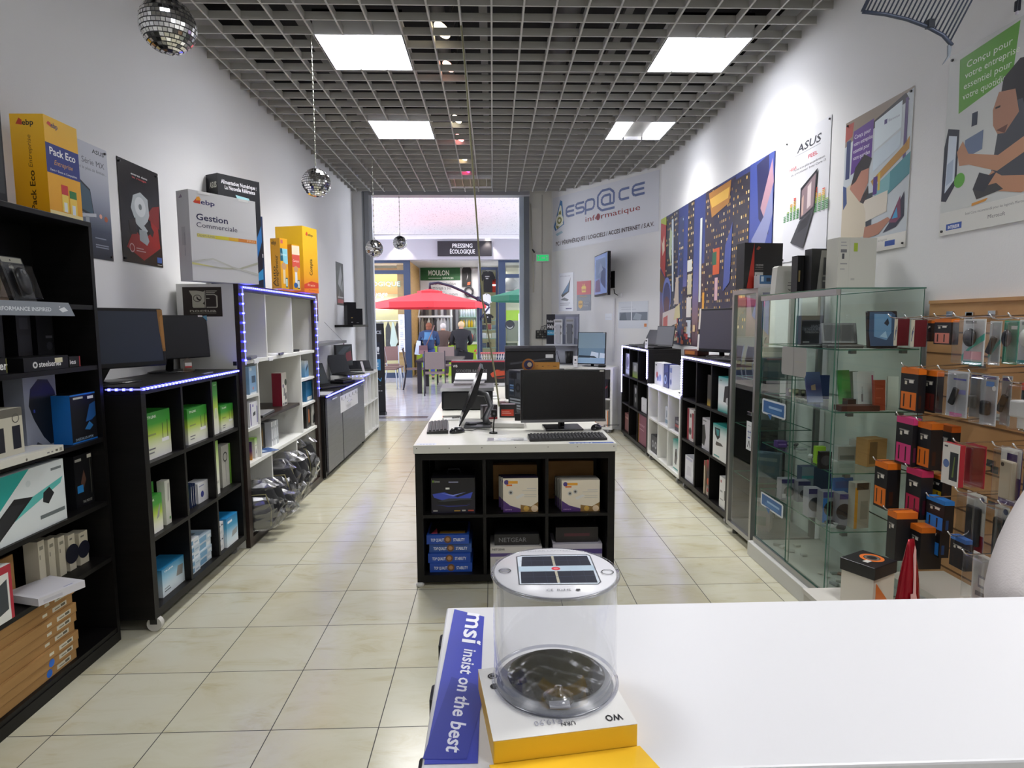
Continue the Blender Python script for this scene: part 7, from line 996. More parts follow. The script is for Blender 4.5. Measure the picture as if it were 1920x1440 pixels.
OR = 'd8701c'; PK = 'c83a78'
for q, (x0, x1) in enumerate(((1675, 1684), (1706, 1716))):
    X = 1.86+.055*0; A, C_ = at(x1, 598+q*2, 0, X+.0*q), at(x0, 648+q*2, 0, X); b = MB(); w = abs(C_.y-A.y); h = A.z-C_.z
    carton(b, w, h, .055, mat('5c1620', .45), 'r 0 0 1 1 d5cfb8;p .2 .2 .6 .6 .8 .6 .4 .2 4a5a8a;p .3 .5 .8 .8 .8 .7 .3 .4 3a3a3c'); tag(b.obj('earphone_box', None, (X+.0, (A.y+C_.y)/2, C_.z), RZ['R']), ['slim cream fronted carton with a maroon side, left of the pair at the pegboard top', 'slim cream fronted carton with a maroon side, right of the pair at the pegboard top'][q], 'box', 'slim maroon cartons on the pegboard'); hook(X-.03, (A.y+C_.y)/2, A.z+.004)
peg('small black and orange pack with a pink and blue window, top of the pegboard', 1.90, (1784, 598), (1750, 645), 'cable', top=OR, low='c87868')
peg('small dark pack with an orange top, just left of the pink and blue windowed one', 1.93, (1747, 601), (1737, 640), 'cable', .03, top='b85a18', low='3a2a28')
peg('white and teal mouse pack with a black mouse, top row of the pegboard', 1.80, (1827, 598), (1781, 683), 'b', .045, card='d6d6d4', sp='p 0 .2 .6 .55 1 .7 1 .55 .4 .35 0 .05 4fb0a0;r .1 .0 .95 .08 3a9a98;p .1 .12 .9 .12 .9 .3 .1 .3 d8a0a8;r .1 .9 .6 .96 8a8a88', obj='mouse')
peg('white mouse pack hanging behind, right of the black mouse one', 1.92, (1860, 602), (1833, 684), 'b', .04, False, card='c9cbc6', sp='p 0 .3 1 .6 1 .5 0 .15 4fb0a0', obj='stick')
peg('teal green backed mouse pack, top row of the pegboard', 1.86, (1889, 601), (1856, 682), 'b', .045, card='2f9a78', sp='r .5 .8 .9 .88 d8d8d0;p 0 0 .5 0 .3 .5 0 .5 248a6a', obj='mouse')
peg('white mouse pack at the right end of the top row, pegboard', 1.84, (1932, 599), (1884, 683), 'b', .045, card='d8d6cf', sp='r 0 .03 1 .1 3f9a98;r .1 .88 .7 .94 8a8a88', obj='mouse', bc='d0ccc8')
peg('black carton with an orange top and pale window, second row of the pegboard', 1.83, (1723, 692), (1686, 768), 'cable', top=OR, low='d8701c')
peg('black carton with an orange top beside the pale windowed one, second row', 1.88, (1756, 696), (1728, 770), 'cable', top=OR, low='5a1c16')
peg('clear pack with a tilted black stick, second row of the pegboard', 1.78, (1796, 698), (1752, 777), 'b', .045, card='c5c6c8', sp='r .3 .8 .9 .84 5a5aa0;r .5 .5 .9 .6 8a8ac0;r .2 .02 .8 .08 c86a98', obj='stick')
peg('clear grey backed pack between the two black gadgets, second row', 1.90, (1822, 700), (1795, 780), 'b', .045, False, card='9a9894', sp='r .1 .86 .9 .96 3a3f80', obj='dongle', bc='6a6860')
peg('clear pack with a rounded black adapter, second row of the pegboard', 1.82, (1850, 706), (1814, 794), 'b', .045, card='bcbdc0', sp='r .1 .93 .9 .98 3a3f80;r .3 .78 .8 .88 4a80c0;d .8 .75 .05 e0e0e0', obj='dongle')
peg('clear pack with printing hanging at the back of the second row', 1.93, (1877, 706), (1852, 796), 'b', .045, False, card='a8a8a6', sp='r .1 .9 .9 .97 3a3f80;p .4 .6 .7 .7 .6 .8 777', obj='stick')
peg('white wall charger pack with a red and black header, right end of the second row', 1.80, (1932, 722), (1884, 806), 'b', .05, card='26201f', sp='r 0 .84 1 1 c8452c;d .6 .78 .05 a5a5a0', obj='plug', bc='dcdad6')
peg('black carton with a pink top and pink window, third row of the pegboard', 1.78, (1713, 786), (1677, 866), 'cable', top=PK, low=PK, side='5a1a3a')
peg('black carton with an orange top and orange window, third row of the pegboard', 1.80, (1747, 795), (1717, 874), 'cable', .05, top=OR, low=OR)
peg('dark carton with orange bands behind the orange windowed one, third row', 1.93, (1785, 800), (1752, 880), 'cable', .04, False, top='c86018', low='7a3410')
peg('white phone protector pack with a red side, third row of the pegboard', 1.76, (1825, 838), (1783, 905), 'b', .05, card='a5222e', sp='', obj='none'); 
A, C_ = at(1821, 836, 0, 1.76), at(1783, 903, 0, 1.76); b = MB(); carton(b, abs(C_.y-A.y), A.z-C_.z, .02, mat('9a2430', .4), 'r 0 0 1 1 d5d0c8;r .45 .12 .92 .8 2c3034;p .6 .2 .7 .7 .75 .7 .7 .2 6a7a40;d .25 .5 .1 5a70a0;r .1 .9 .3 .94 444'); o = b.obj('phone_box', None, (1.72, (A.y+C_.y)/2, C_.z), RZ['R']); tag(o, 'white fronted phone box with a dark phone picture, before the red sided pack', 'box')
peg('white and purple phone case pack with a beige case, third row of the pegboard', 1.72, (1901, 845), (1855, 940), 'b', .03, card='4a2a6a', sp='p 0 .35 .3 .35 .3 1 0 1 cfccc4;p .3 .9 1 .9 1 1 .3 1 cfccc4;p .8 .5 1 .5 1 .9 .8 .9 cfccc4;r .4 .07 .9 .12 d0c8d8', obj='case', bc='b3a58e')
peg('white phone case pack with a dark blue case, right end of the third row', 1.72, (1935, 848), (1900, 953), 'b', .03, card='cfccc4', obj='case', bc='2c3a5c')
peg('black carton with an orange top and orange window, left end of the fourth row', 1.74, (1665, 870), (1637, 946), 'cable', .06, top=OR, low=OR)
peg('black carton with a magenta top and magenta window, fourth row of the pegboard', 1.78, (1729, 884), (1695, 962), 'cable', .05, top='b82a58', low='a82048', side='3a1020')
peg('small orange and yellow pack, fourth row of the pegboard', 1.86, (1768, 895), (1741, 936), 'cable', .04, top=OR, low='d8b020')
peg('black pack with a bright blue panel, upper of the two blue ones', 1.80, (1772, 941), (1734, 984), 'cable', .04, top='2a7ac8', low='2a80d8', side='143a6a')
peg('black pack with a bright blue panel, lower of the two blue ones', 1.80, (1764, 988), (1731, 1031), 'cable', .04, False, top='2a7ac8', low='2a80d8', side='143a6a')
peg('black wallet case in a white and red pack, fourth row of the pegboard', 1.70, (1829, 932), (1787, 1024), 'b', .04, card='d0cdc4', sp='r 0 0 1 .3 8f2430;d .8 .92 .05 3a4a70;r .85 .3 1 .7 e0dcd0', obj='case', bc='1b1b1d')
peg('second black wallet case in a white and red pack, right of the first', 1.72, (1871, 952), (1838, 1048), 'b', .04, card='cfccc2', sp='r 0 0 1 .25 8f2430;d .8 .9 .05 3a4a70', obj='case', bc='222624')
peg('clear pack with dark cables, right end of the fourth row', 1.74, (1905, 955), (1872, 1050), 'b', .04, card='b5b2ac', sp='p .2 .5 .8 .6 .8 .7 .2 .65 222', obj='stick')
peg('tall black carton with an orange side, fifth row of the pegboard', 1.68, (1682, 962), (1660, 1042), 'cable', .09, top=OR, low='1a191c', side='1a1a1a')
peg('plain black carton with an orange top, right of the orange sided one, fifth row', 1.74, (1728, 990), (1703, 1056), 'cable', .09, False, top=OR, low='141416', side='141416')
peg('blue topped black pack in clear plastic, fifth row of the pegboard', 1.70, (1811, 1014), (1779, 1057), 'cable', .03, top='3a70b8', low='17181c', side='16243a')
peg('clear pack with a white instruction card, bottom row of the pegboard', 1.66, (1846, 1052), (1799, 1119), 'b', .04, card='cfccc6', sp='r .3 .3 .7 .55 8a8a90;r .35 .35 .65 .5 cfccc6;p .2 .1 .8 .15 .8 .22 .2 .2 777', obj='none')
b = MB(); b.box(1.88, 2.116, 2.35, 2.75, .30, .33, mat('cfccc2', .45)); tag(b.obj('white_shelf'), 'small white shelf board at the foot of the pegboard', 'shelf')
b = MB(); b.box(1.33, 1.64, 1.95, 2.52, .0, .34, mat('b9b6ac', .5)); b.box(1.325, 1.645, 1.945, 2.525, .34, .36, mat('cfccc4', .5)); tag(b.obj('display_plinth'), 'low pale display plinth below the pegboard', 'plinth')
# box with an orange ring and the red foil bag
p = at(1633, 1105, 1, 2.40); b = MB(); carton(b, .15, .165, .13, mat('cfcabb', .45), 'p .12 0 .9 0 .12 .72 d8742a'); b.box(-.08, .08, -.006, .136, .135, .185, mat('17171b', .35), .003); b.L = 1
art(b, 'o .62 .45 .32 .1 d8702a;o .62 .45 .2 .06 6a6a66;r .2 .3 .4 .45 d0cdc6', lambda u, v, l: (-.08+u*.16, v*.14, .1855+l), .16, .14); tag(b.obj('gift_box', None, (p.x, 2.32, .361), .5), 'white box with a black lid carrying an orange ring, low before the pegboard', 'box')
q = at(1703, 1100, 1, 2.12); r = root('foil_bag', 'shiny red foil bag with a pale wavy print, low before the pegboard', 'bag', (q.x, 2.12, .361), .35); g = random.Random(5)
b = MB(); n, k = 20, 12; vs = []
for i in range(k+1):
    t = i/k; wd = .062*(1-.75*t**1.6); dp = .035*(1-t)**.7+.004
    for j in range(n): a = 2*math.pi*j/n; e = 1+.07*g.uniform(-1, 1); vs.append((math.cos(a)*wd*e, math.sin(a)*dp*e, .36*t))
b.add(vs, [[i*n+j, i*n+(j+1) % n, (i+1)*n+(j+1) % n, (i+1)*n+j] for i in range(k) for j in range(n)]+[list(range(n))[::-1], list(range(k*n, k*n+n))], mat('8f1020', .15, .35), True)
P = lambda u, v, l: (-.05+u*.1, -.044+.036*v-l*2-.002, v*.34); b.L = 2; art(b, 'p .2 .35 .35 .3 .4 .4 .55 .3 .6 .34 .5 .5 .62 .95 .55 1 .45 .9 .42 .7 .35 .5 .22 .5 d8a8a4;p .3 .1 .45 .2 .6 .1 .58 .06 .45 .14 .32 .06 c85040', P, .12, .36); b.obj('bag_body', r)
# ================================================================ person at the counter's far side, mostly outside the frame
def skin(name, verts, edges, m, parent=None, loc=(0, 0, 0), rz=0, sub=2, root_i=0):
    """a smooth limb surface grown round a jointed skeleton: verts (x, y, z, radius[, radius2])"""
    me = bpy.data.meshes.new(name); me.from_pydata([v[:3] for v in verts], edges, []); o = bpy.data.objects.new(name, me); COL.objects.link(o)
    o.modifiers.new('skin', 'SKIN'); 
    for i, v in enumerate(verts): sv = me.skin_vertices[0].data[i]; sv.radius = (v[3], v[4] if len(v) > 4 else v[3]); sv.use_root = i == root_i
    o.modifiers['skin'].use_smooth_shade = True; s_ = o.modifiers.new('smooth', 'SUBSURF'); s_.levels = s_.render_levels = sub
    bpy.context.view_layer.update(); nm = bpy.data.meshes.new_from_object(o.evaluated_get(bpy.context.evaluated_depsgraph_get())); bpy.data.objects.remove(o); bpy.data.meshes.remove(me)
    nm.name = name; nm.materials.clear(); nm.materials.append(mat(m, .75) if isinstance(m, str) else m); nm.polygons.foreach_set('material_index', [0]*len(nm.polygons)); nm.polygons.foreach_set('use_smooth', [True]*len(nm.polygons))
    o = bpy.data.objects.new(name, nm); COL.objects.link(o); o.location = loc; o.rotation_euler[2] = rz
    if parent: o.parent = parent
    return o
r = root('person', 'person in a white top standing at the counter, only a white arm in view', 'person', (1.325, 1.12, 0), 0)
SK = 'c99a80'
skin('body', [(0, 0, .95, .13, .10), (0, 0, 1.15, .13, .09), (0, 0, 1.38, .14, .09), (0, .0, 1.47, .06), (0, -.02, 1.55, .055), (0, -.03, 1.66, .085, .1), (0, -.03, 1.72, .07), (.09, 0, .88, .085), (.10, 0, .48, .06), (.10, .02, .08, .045), (.10, -.12, .04, .035), (-.09, 0, .88, .085), (-.10, 0, .48, .06), (-.10, .02, .08, .045), (-.10, -.12, .04, .035), (-.10, 0, 1.36, .05), (-.43, -.12, .97, .045), (-.24, -.19, 1.145, .032), (-.17, -.215, 1.145, .027), (.19, 0, 1.38, .06), (.25, .0, 1.15, .045), (.24, -.02, .9, .032), (.24, -.03, .8, .03)], [(0, 1), (1, 2), (2, 3), (3, 4), (4, 5), (5, 6), (0, 7), (7, 8), (8, 9), (9, 10), (0, 11), (11, 12), (12, 13), (13, 14), (2, 15), (15, 16), (16, 17), (17, 18), (2, 19), (19, 20), (20, 21), (21, 22)], SK, r)
skin('white_top', [(0, 0, .93, .165, .125), (0, 0, 1.15, .16, .115), (0, 0, 1.38, .18, .12), (0, -.005, 1.475, .085), (-.10, 0, 1.36, .07), (-.43, -.115, .97, .10), (-.24, -.18, 1.12, .05), (.2, 0, 1.37, .085), (.26, 0, 1.15, .07)], [(0, 1), (1, 2), (2, 3), (2, 4), (4, 5), (5, 6), (2, 7), (7, 8)], rough_paint('white_cloth', 'cfc9c8', .85, .15, 300, .02), r)
skin('trousers', [(0, 0, .93, .15, .115), (.095, 0, .85, .105), (.105, 0, .48, .08), (.105, .02, .1, .065), (-.095, 0, .85, .105), (-.105, 0, .48, .08), (-.105, .02, .1, .065)], [(0, 1), (1, 2), (2, 3), (0, 4), (4, 5), (5, 6)], '2a2d38', r)
b = MB(); b.ell((0, .015, 1.725), (.090, .098, .078), mat('3a2a20', .75)); b.ell((0, .045, 1.67), (.084, .07, .085), mat('3a2a20', .75)); b.obj('hair', r)
b = MB(); fy = -.117
for s_ in (-1, 1): b.ell((s_*.033, fy+.006, 1.668), (.014, .010, .008), 'e8e4e0', 12, 8); b.ell((s_*.033, fy-.003, 1.668), (.006, .004, .006), '2a1c14', 10, 6); b.ell((s_*.033, fy+.003, 1.688), (.02, .006, .004), '3a2a20', 10, 6); b.ell((s_*.086, -.02, 1.66), (.01, .02, .03), SK, 10, 8)
b.ell((0, fy-.008, 1.645), (.013, .016, .02), SK, 12, 8); b.ell((0, fy+.004, 1.608), (.026, .008, .007), 'a8665c', 12, 6); b.obj('face', r)
b = MB(); w_ = V((-.16, -.22, 1.145)); d_ = V((.9, -.4, 0)).normalized(); n_ = V((-d_.y, d_.x, 0))
b.tube([w_-d_*.03, w_+d_*.02, w_+d_*.06, w_+d_*.085], [.024, .03, .036, .03], mat(SK, .7), 12)
for i_, (o_, l_) in enumerate(((-.030, .055), (-.010, .07), (.010, .075), (.029, .066))): q_ = w_+d_*.075+n_*o_; b.tube([q_, q_+d_*l_*.45+V((0, 0, .004)), q_+d_*l_*.8+V((0, 0, -.008)), q_+d_*l_+V((0, 0, -.018))], [.0095, .009, .0082, .006], mat(SK, .7), 8)
q_ = w_+d_*.03+n_*.03; b.tube([q_, q_+d_*.02+n_*.02, q_+d_*.05+n_*.028+V((0, 0, -.008))], [.012, .0105, .008], mat(SK, .7), 8); b.obj('hand', r)
# ================================================================ the mall beyond the entrance
SY = 17.0; NAVY = mat('2c3c58', .4); OAK = wood('pale_oak', 'a8824f', 'b9935c', .5, (3, 3, 12))
def BM(c, Y): return at(c[0], c[1], 1, Y)
fz = 3.17
b = MB(); n = 12; pts = [(x, SY-.25+.012*(x+.4)**2) for x in [-9+17*i/24 for i in range(25)]]
for (x0, y0), (x1, y1) in zip(pts, pts[1:]): b.prism([(x0, y0, fz), (x1, y1, fz), (x1, y1+.2, fz), (x0, y0+.2, fz)], (0, 0, .62), mat('a9a8b2', .6)); b.prism([(x0, y0-.12, 3.70), (x1, y1-.12, 3.70), (x1, y1+.3, 3.70), (x0, y0+.3, 3.70)], (0, 0, .10), mat('e6e6ee', .5))
struct('trim_4', b)
b = MB(); b.box(-9, 8, SY+.1, 21, fz, 3.3, mat('c9c9cc', .7)); struct('ceiling_shops', b); b = MB(); b.box(-9, 8, 21, 21.1, 0, 3.3, mat('cfcaa8', .7)); struct('wall_shops', b)
A, C_ = BM((820, 452), SY-.3), BM((922, 480), SY-.3); w, h = C_.x-A.x, A.z-C_.z; b = MB(); b.box(-w/2, w/2, -.02, .02, 0, h, mat('1f1d24', .4)); b.L = 1; art(b, 'Tb .46 .56 .27 .37 e6e6ea PRESSING;Tb .46 .17 .27 .46 e6e6ea ÉCOLOGIQUE', lambda u, v, l: (-w/2+u*w, -.021-l, v*h), w, h); tag(b.obj('shop_sign', None, ((A.x+C_.x)/2, SY-.28, C_.z)), 'black sign with white lettering on the grey fascia across the corridor', 'sign')
# downlights in the fascia
for px, py, q in ((748, 452, 0), (914, 453, 1)):
    p = BM((px, py), SY-.4); b = MB(); b.cyl((0, 0, 0), (0, 0, -.01), .05, mat('fff2dc', .4, 0, 12), 16); tag(b.obj('downlight', None, (p.x, SY-.31, 3.699)), ['small lit downlight over the left part of the fascia', 'small lit downlight over the right part of the fascia'][q], 'ceiling light')
    l = bpy.data.lights.new('downlight_beam', 'SPOT'); l.energy = 26; l.spot_size = 1.5; l.color = (1, .9, .75); l.shadow_soft_size = .04; o = bpy.data.objects.new('downlight_beam', l); COL.objects.link(o); o.location = (p.x, SY-.42, 3.66); o.rotation_euler = (.25, 0, 0)
# shopfront frames (navy) with glass
def frame(label, posts, rails, glass, nm='shopfront_frame'):
    r = root(nm, label, 'shopfront', (posts[0][0], SY, 0))
    for x0, x1, z0, z1 in posts: b = MB(); b.box(x0, x1, SY-.05, SY+.05, z0, z1, NAVY); wpart(b, 'post', r)
    for x0, x1, z0, z1 in rails: b = MB(); b.box(x0, x1, SY-.045, SY+.045, z0, z1, NAVY); wpart(b, 'rail', r)
    for x0, x1, z0, z1 in glass: b = MB(); b.add([(x0, SY, z0), (x1, SY, z0), (x1, SY, z1), (x0, SY, z1)], [[0, 1, 2, 3]], GLS); wpart(b, 'glass', r)
    return r
xa0, xa1 = BM((759, 600), SY).x, BM((771, 600), SY).x; zr0, zr1 = BM((730, 514), SY).z, BM((730, 507), SY).z; xl = -5.2
ra = frame('navy shopfront frame with glass and window lettering, left across the corridor', [(xa0, xa1, 0, fz), (xl, xl+.15, 0, fz)], [(xl+.15, xa0-.0, zr0, zr1), (xl+.15, xa0, 0, .14), (xl+.15, xa0, fz-.07, fz)], [(xl+.15, xa0, .14, zr0), (xl+.15, xa0, zr1, fz-.07)])
xo = BM((750, 600), SY+.08).x; xo0 = BM((747, 600), SY+.08).x
b = MB(); b.box(BM((748, 640), SY+.12).x, BM((760, 640), SY+.12).x, SY+.08, SY+.16, .16, fz-.1, OAK); tag(b.obj('wooden_post'), 'pale oak post behind the left shopfront glass', 'post')
def lettering(label, Y, tl, br, spec, name='window_lettering', base=None):
    A, C_ = BM(tl, Y), BM(br, Y); w, h = C_.x-A.x, A.z-C_.z; b = MB()
    if base: b.box(-w/2, w/2, 0, .004, 0, h, base)
    b.L = 1; art(b, spec, lambda u, v, l: (-w/2+u*w, -l*3, v*h), w, h); return tag(b.obj(name, None, ((A.x+C_.x)/2, Y, C_.z)), label, 'lettering' if not base else 'sign')
lettering('large green outlined white letters on the left shop window', SY-.01, (662, 527), (751, 537.5), 'tb .0 .05 .9 1 3f9a88 ÉCOLOGIQUE;t .012 .12 .76 .976 f2f6f0 ÉCOLOGIQUE')
lettering('white slanted script on the left shop window below the green outlined letters', SY-.01, (672, 545), (727, 558), 'ti .0 .2 .7 .98 f4f4f6 Nettoyage')
A, C_ = BM((748, 589), SY-.012), BM((759.5, 660), SY-.012); 
for q in range(3):
    hh = (A.z-C_.z)/3; b = MB(); w = C_.x-A.x+.02; b.box(-w/2, w/2, 0, .002, 0, hh-.01, mat('e6eaf4', .5)); b.L = 1; art(b, 'r .2 .15 .8 .75 cdd3e2;r .25 .5 .7 .55 a5adc4;r .25 .35 .75 .4 a5adc4;r .25 .2 .6 .25 a5adc4;r .3 .82 .7 .87 a5adc4', lambda u, v, l: (-w/2+u*w, -l*2, v*hh), w, hh); tag(b.obj('notice', None, ((A.x+C_.x)/2, SY-.058, C_.z+q*hh), 0), ['printed white notice at the bottom of the three on the navy post', 'printed white notice in the middle of the three on the navy post', 'printed white notice at the top of the three on the navy post'][q], 'notice', 'white notices on the left navy post')
xb0, xb1 = BM((935, 600), SY).x, BM((948, 600), SY).x
rb = frame('navy shopfront frame with a glass front, right across the corridor', [(xb0, xb1, 0, fz), (3.2, 3.35, 0, fz)], [(xb1, 3.2, BM((970, 521), SY).z, BM((970, 514), SY).z), (xb1, 3.2, 0, .14), (xb1, 3.2, fz-.06, fz)], [(xb1, 3.2, .14, BM((970, 521), SY).z), (xb1, 3.2, BM((970, 514), SY).z, fz-.06)])
xd0, xd1 = BM((900, 600), SY+.2).x, BM((934, 600), SY+.2).x
r = root('glass_door_leaf', 'open navy framed glass leaf hung with T-shirts beside the laundry counter', 'door', (xd0, SY+.2, 0))
for x0, x1, z0, z1 in ((xd0, xd0+.06, .0, 3.0), (xd1-.06, xd1, .0, 3.0), (xd0+.06, xd1-.06, .05, .15), (xd0+.06, xd1-.06, 2.93, 3.0)): b = MB(); b.box(x0, x1, SY+.17, SY+.22, z0, z1, NAVY); wpart(b, 'frame_bar', r)
b = MB(); b.add([(xd0+.06, SY+.2, .15), (xd1-.06, SY+.2, .15), (xd1-.06, SY+.2, 2.93), (xd0+.06, SY+.2, 2.93)], [[0, 1, 2, 3]], GLS); wpart(b, 'glass', r)
def tee(label, px0, px1, py0, py1, Y, c, spec='', grp='T-shirts hung on the glass leaf'):
    A, C_ = BM((px0, py0), Y), BM((px1, py1), Y); w, h = C_.x-A.x, A.z-C_.z; r = root('t_shirt', label, 'T-shirt', ((A.x+C_.x)/2, Y, C_.z), 0, grp); P = lambda u, v: ((u-.5)*w, -.0, v*h)
    b = MB(); b.prism([P(.2, 0), P(.8, 0), P(.8, .62), P(.9, .52), P(1, .68), P(.82, .95), P(.6, 1), P(.5, .94), P(.4, 1), P(.18, .95), P(0, .68), P(.1, .52), P(.2, .62)], (0, .05, 0), mat(c, .8)); b.L = 2
    art(b, spec, lambda u, v, l: ((u-.5)*w, -l*3, v*h), w, h); b.obj('cloth', r); b = MB(); b.tube([((-.2)*w, .025, h*.97), (0, .025, h*1.04), (.2*w, .025, h*.97)], .008, 'b9b9b9', 6); b.obj('hanger', r)
tee('black T-shirt with small pale lettering, top of the glass leaf', 901, 929, 508, 548, SY+.116, '131316', 'r .3 .72 .6 .76 9a9a9a;r .35 .62 .52 .67 9a9a9a'); tee('white T-shirt with a small dark emblem below the black one', 902, 923, 551, 588, SY+.116, 'd6d8e0', 'p .45 .4 .6 .45 .5 .6 .4 .55 22242c')
tee('second black T-shirt at the foot of the column', 902, 926, 589, 606, SY+.116, '17171a', 'r .48 .6 .55 .75 c9c9cc'); tee('bright red garment half hidden behind the black T-shirt', 918, 932, 522, 548, SY+.222, 'd8402c')
b = MB(); A = BM((927, 535), SY+.29); b.box(-.09, .09, 0, .01, -.02, .02, mat('fff0f0', .4, 0, 2)); tag(b.obj('tube_light', None, (A.x, SY+.187, A.z)), 'short bright tube light before the red garment', 'light')
# laundry back wall
LY = 19.2
b = MB(); A, C_ = BM((788, 500), LY), BM((896, 700), LY); b.box(A.x-.9, C_.x+.1, LY, LY+.1, 0, fz-.02, mat('d3d3d6', .6)); struct('wall_laundry', b)
b = MB(); xq = BM((771.5, 600), SY+.1).x; b.box(xq-.06, xq, SY+.06, LY, .02, fz-.02, OAK); struct('wall_laundry_side', b)
b = MB(); xq2 = BM((897, 600), SY+.3).x; b.box(xq2, xq2+.04, SY+.4, LY, 1.9, fz-.02, mat('c9c9cc', .6)); struct('wall_laundry_right', b)
lettering('dark green sign with white lettering inside the laundry', LY-.02, (788, 501), (863, 525.5), 'tb .2 .38 .38 .52 e8f0e6 MOULON;r .2 .14 .52 .18 c9d8c8;tb .55 .1 .14 .28 c9d8c8 SERVICES', 'shop_sign', mat('1c5a2c', .5))
lettering('white panel with grey service lettering inside the laundry', LY-.02, (788, 526), (866, 566), 't .24 .8 .13 .62 5a5a60 Laverie écologique;t .2 .58 .15 .55 4a4a50 Nettoyage à sec;r .25 .46 .6 .475 77777c;t .3 .3 .14 .6 5a5a60 Retouche de couture;t .35 .1 .14 .6 5a5a60 Ameublement', 'shop_sign', mat('d3d3d8', .5))
b = MB(); A, C_ = BM((866, 498), LY-.06), BM((884, 537), LY-.06); w, h = C_.x-A.x, A.z-C_.z; b.prism([(-w/2, 0, 0), (w/2, 0, 0), (w/2, 0, h*.8), (w*.3, 0, h), (-w*.25, 0, h), (-w/2, 0, h*.8)], (0, .05, 0), mat('16161a', .6)); b.L = 1; art(b, 'p .5 .3 .65 .5 .5 .7 .6 .55 d8d8dc;p .55 .06 .85 .08 .9 .22 .6 .2 e0603a', lambda u, v, l: (-w/2+u*w, -l*2, v*h), w, h); tag(b.obj('garment_bag', None, ((A.x+C_.x)/2, LY-.06, C_.z)), 'black garment bag with an orange patch hanging on the laundry wall', 'bag')
b = MB(); A = BM((879, 543), LY-.05); b.tube([(.12*math.cos(t*math.pi/10), 0, .14*math.sin(t*math.pi/10)) for t in range(21)], .03, '3a3a40', 8); tag(b.obj('ring', None, (A.x, LY-.0605, A.z-.06)), 'dark ring hanging under the garment bag on the laundry wall', 'ring')
# rack of plastic covered clothes, shelves of bottles, counter
rk = root('clothes_rail', 'white clothes rail in the laundry', 'clothes rail', (BM((845, 600), 18.6).x, 18.6, 0)); A, C_ = BM((789, 594), 18.5), BM((845, 594), 18.5)
b = MB(); b.cyl((A.x-.1, 18.6, A.z), (C_.x+.05, 18.6, A.z), .035, 'e6e8ec'); wpart(b, 'rail', rk); zL = A.z-.036; zU = BM((830, 574), 18.95).z; b = MB(); b.cyl((A.x-.1, 18.95, zU+.026), (C_.x+.2, 18.95, zU+.026), .025, 'c9ccd0'); wpart(b, 'rail', rk); b = MB(); b.cyl((A.x-.08, 18.6, A.z), (A.x-.08, 18.95, zU+.026), .02, 'c9ccd0'); wpart(b, 'rail_arm', rk); b = MB(); b.cyl((C_.x, 18.6, A.z), (C_.x, 18.6, BM((842, 576), 18.6).z+.1), .035, 'e6e8ec'); b.cyl((C_.x, 18.6, 0), (C_.x, 18.6, A.z), .03, 'c9ccd0'); wpart(b, 'post', rk); b = MB(); b.cyl((A.x-.05, 18.6, 0), (A.x-.05, 18.6, A.z), .03, 'c9ccd0'); wpart(b, 'post', rk)
g = random.Random(3); cols = ['3a3438', '55524e', '8a8478', '2a282c', '9a9aa0', '6a6260', 'c9c9ce', '4a4650', '7a7470', 'b9b6b0', '3c3a40', '8f8f96']
for q in range(12):
    px = 795+q*5.6; Y = 18.78; A = BM((px, 575), Y); A.z = zU; h = g.uniform(.9, 1.15); b = MB(); w = .084; b.prism([(-w*.5, 0, A.z-h), (w*.5, 0, A.z-h), (w*.5, 0, A.z-.12), (0, 0, A.z), (-w*.5, 0, A.z-.12)], (0, .35, 0), mat(cols[q], .5)); tag(b.obj('covered_garment', None, (A.x, Y, 0), 0), 'garment under clear plastic on the upper laundry rail', 'garment', 'plastic covered garments on the upper laundry rail')
for q in range(9):
    px = 792+q*5.9; Y = 18.48; A = BM((px, 606), Y); A.z = zL; h = g.uniform(.8, 1.0); b = MB(); w = .088; b.prism([(-w*.5, 0, A.z-h), (w*.5, 0, A.z-h), (w*.5, 0, A.z-.12), (0, 0, A.z), (-w*.5, 0, A.z-.12)], (0, .25, 0), mat(['8a8478', '4a4440', 'b9b9b4', '5a5450', '2c2a30', 'a9a9ae', 'd0d0d6', 'c9c9d0', '9a9ea6'][q], .45)); tag(b.obj('covered_garment', None, (A.x, Y, 0), 0), 'garment under clear plastic on the lower laundry rail', 'garment', 'plastic covered garments on the lower laundry rail')
b = MB(); A, C_ = BM((782, 646), 17.6), BM((894, 646), 17.6); b.box(A.x, C_.x, 17.5, 17.9, .0, A.z, mat('a5c832', .5)); b.box(A.x-.02, C_.x+.02, 17.46, 17.94, A.z, A.z+.04, mat('d8dcc0', .4)); tag(b.obj('laundry_counter'), 'lime green laundry counter the customers lean on', 'counter')
r = root('bottle_shelf', 'glass shelf unit with bottles behind the laundry counter', 'shelf', (BM((876, 600), 18.7).x, 18.7, 0)); xs0, xs1 = BM((861, 600), 18.7).x, BM((893, 600), 18.7).x; zz = [BM((870, y), 18.7).z for y in (594, 614, 640)]
b = MB(); b.box(xs0, xs1, 18.95, 18.97, .9, zz[0]+.55, mat('c9d4c9', .4)); wpart(b, 'back_panel', r)
for z in zz: b = MB(); b.box(xs0, xs1, 18.62, 18.945, z-.02, z, mat('9ac0b0', .3)); wpart(b, 'shelf_board', r)
for x in (xs0+.01, xs1-.02): b = MB(); b.box(x, x+.015, 18.9, 18.94, .0, zz[0]+.4, mat('8fb0a4', .3)); wpart(b, 'upright', r)
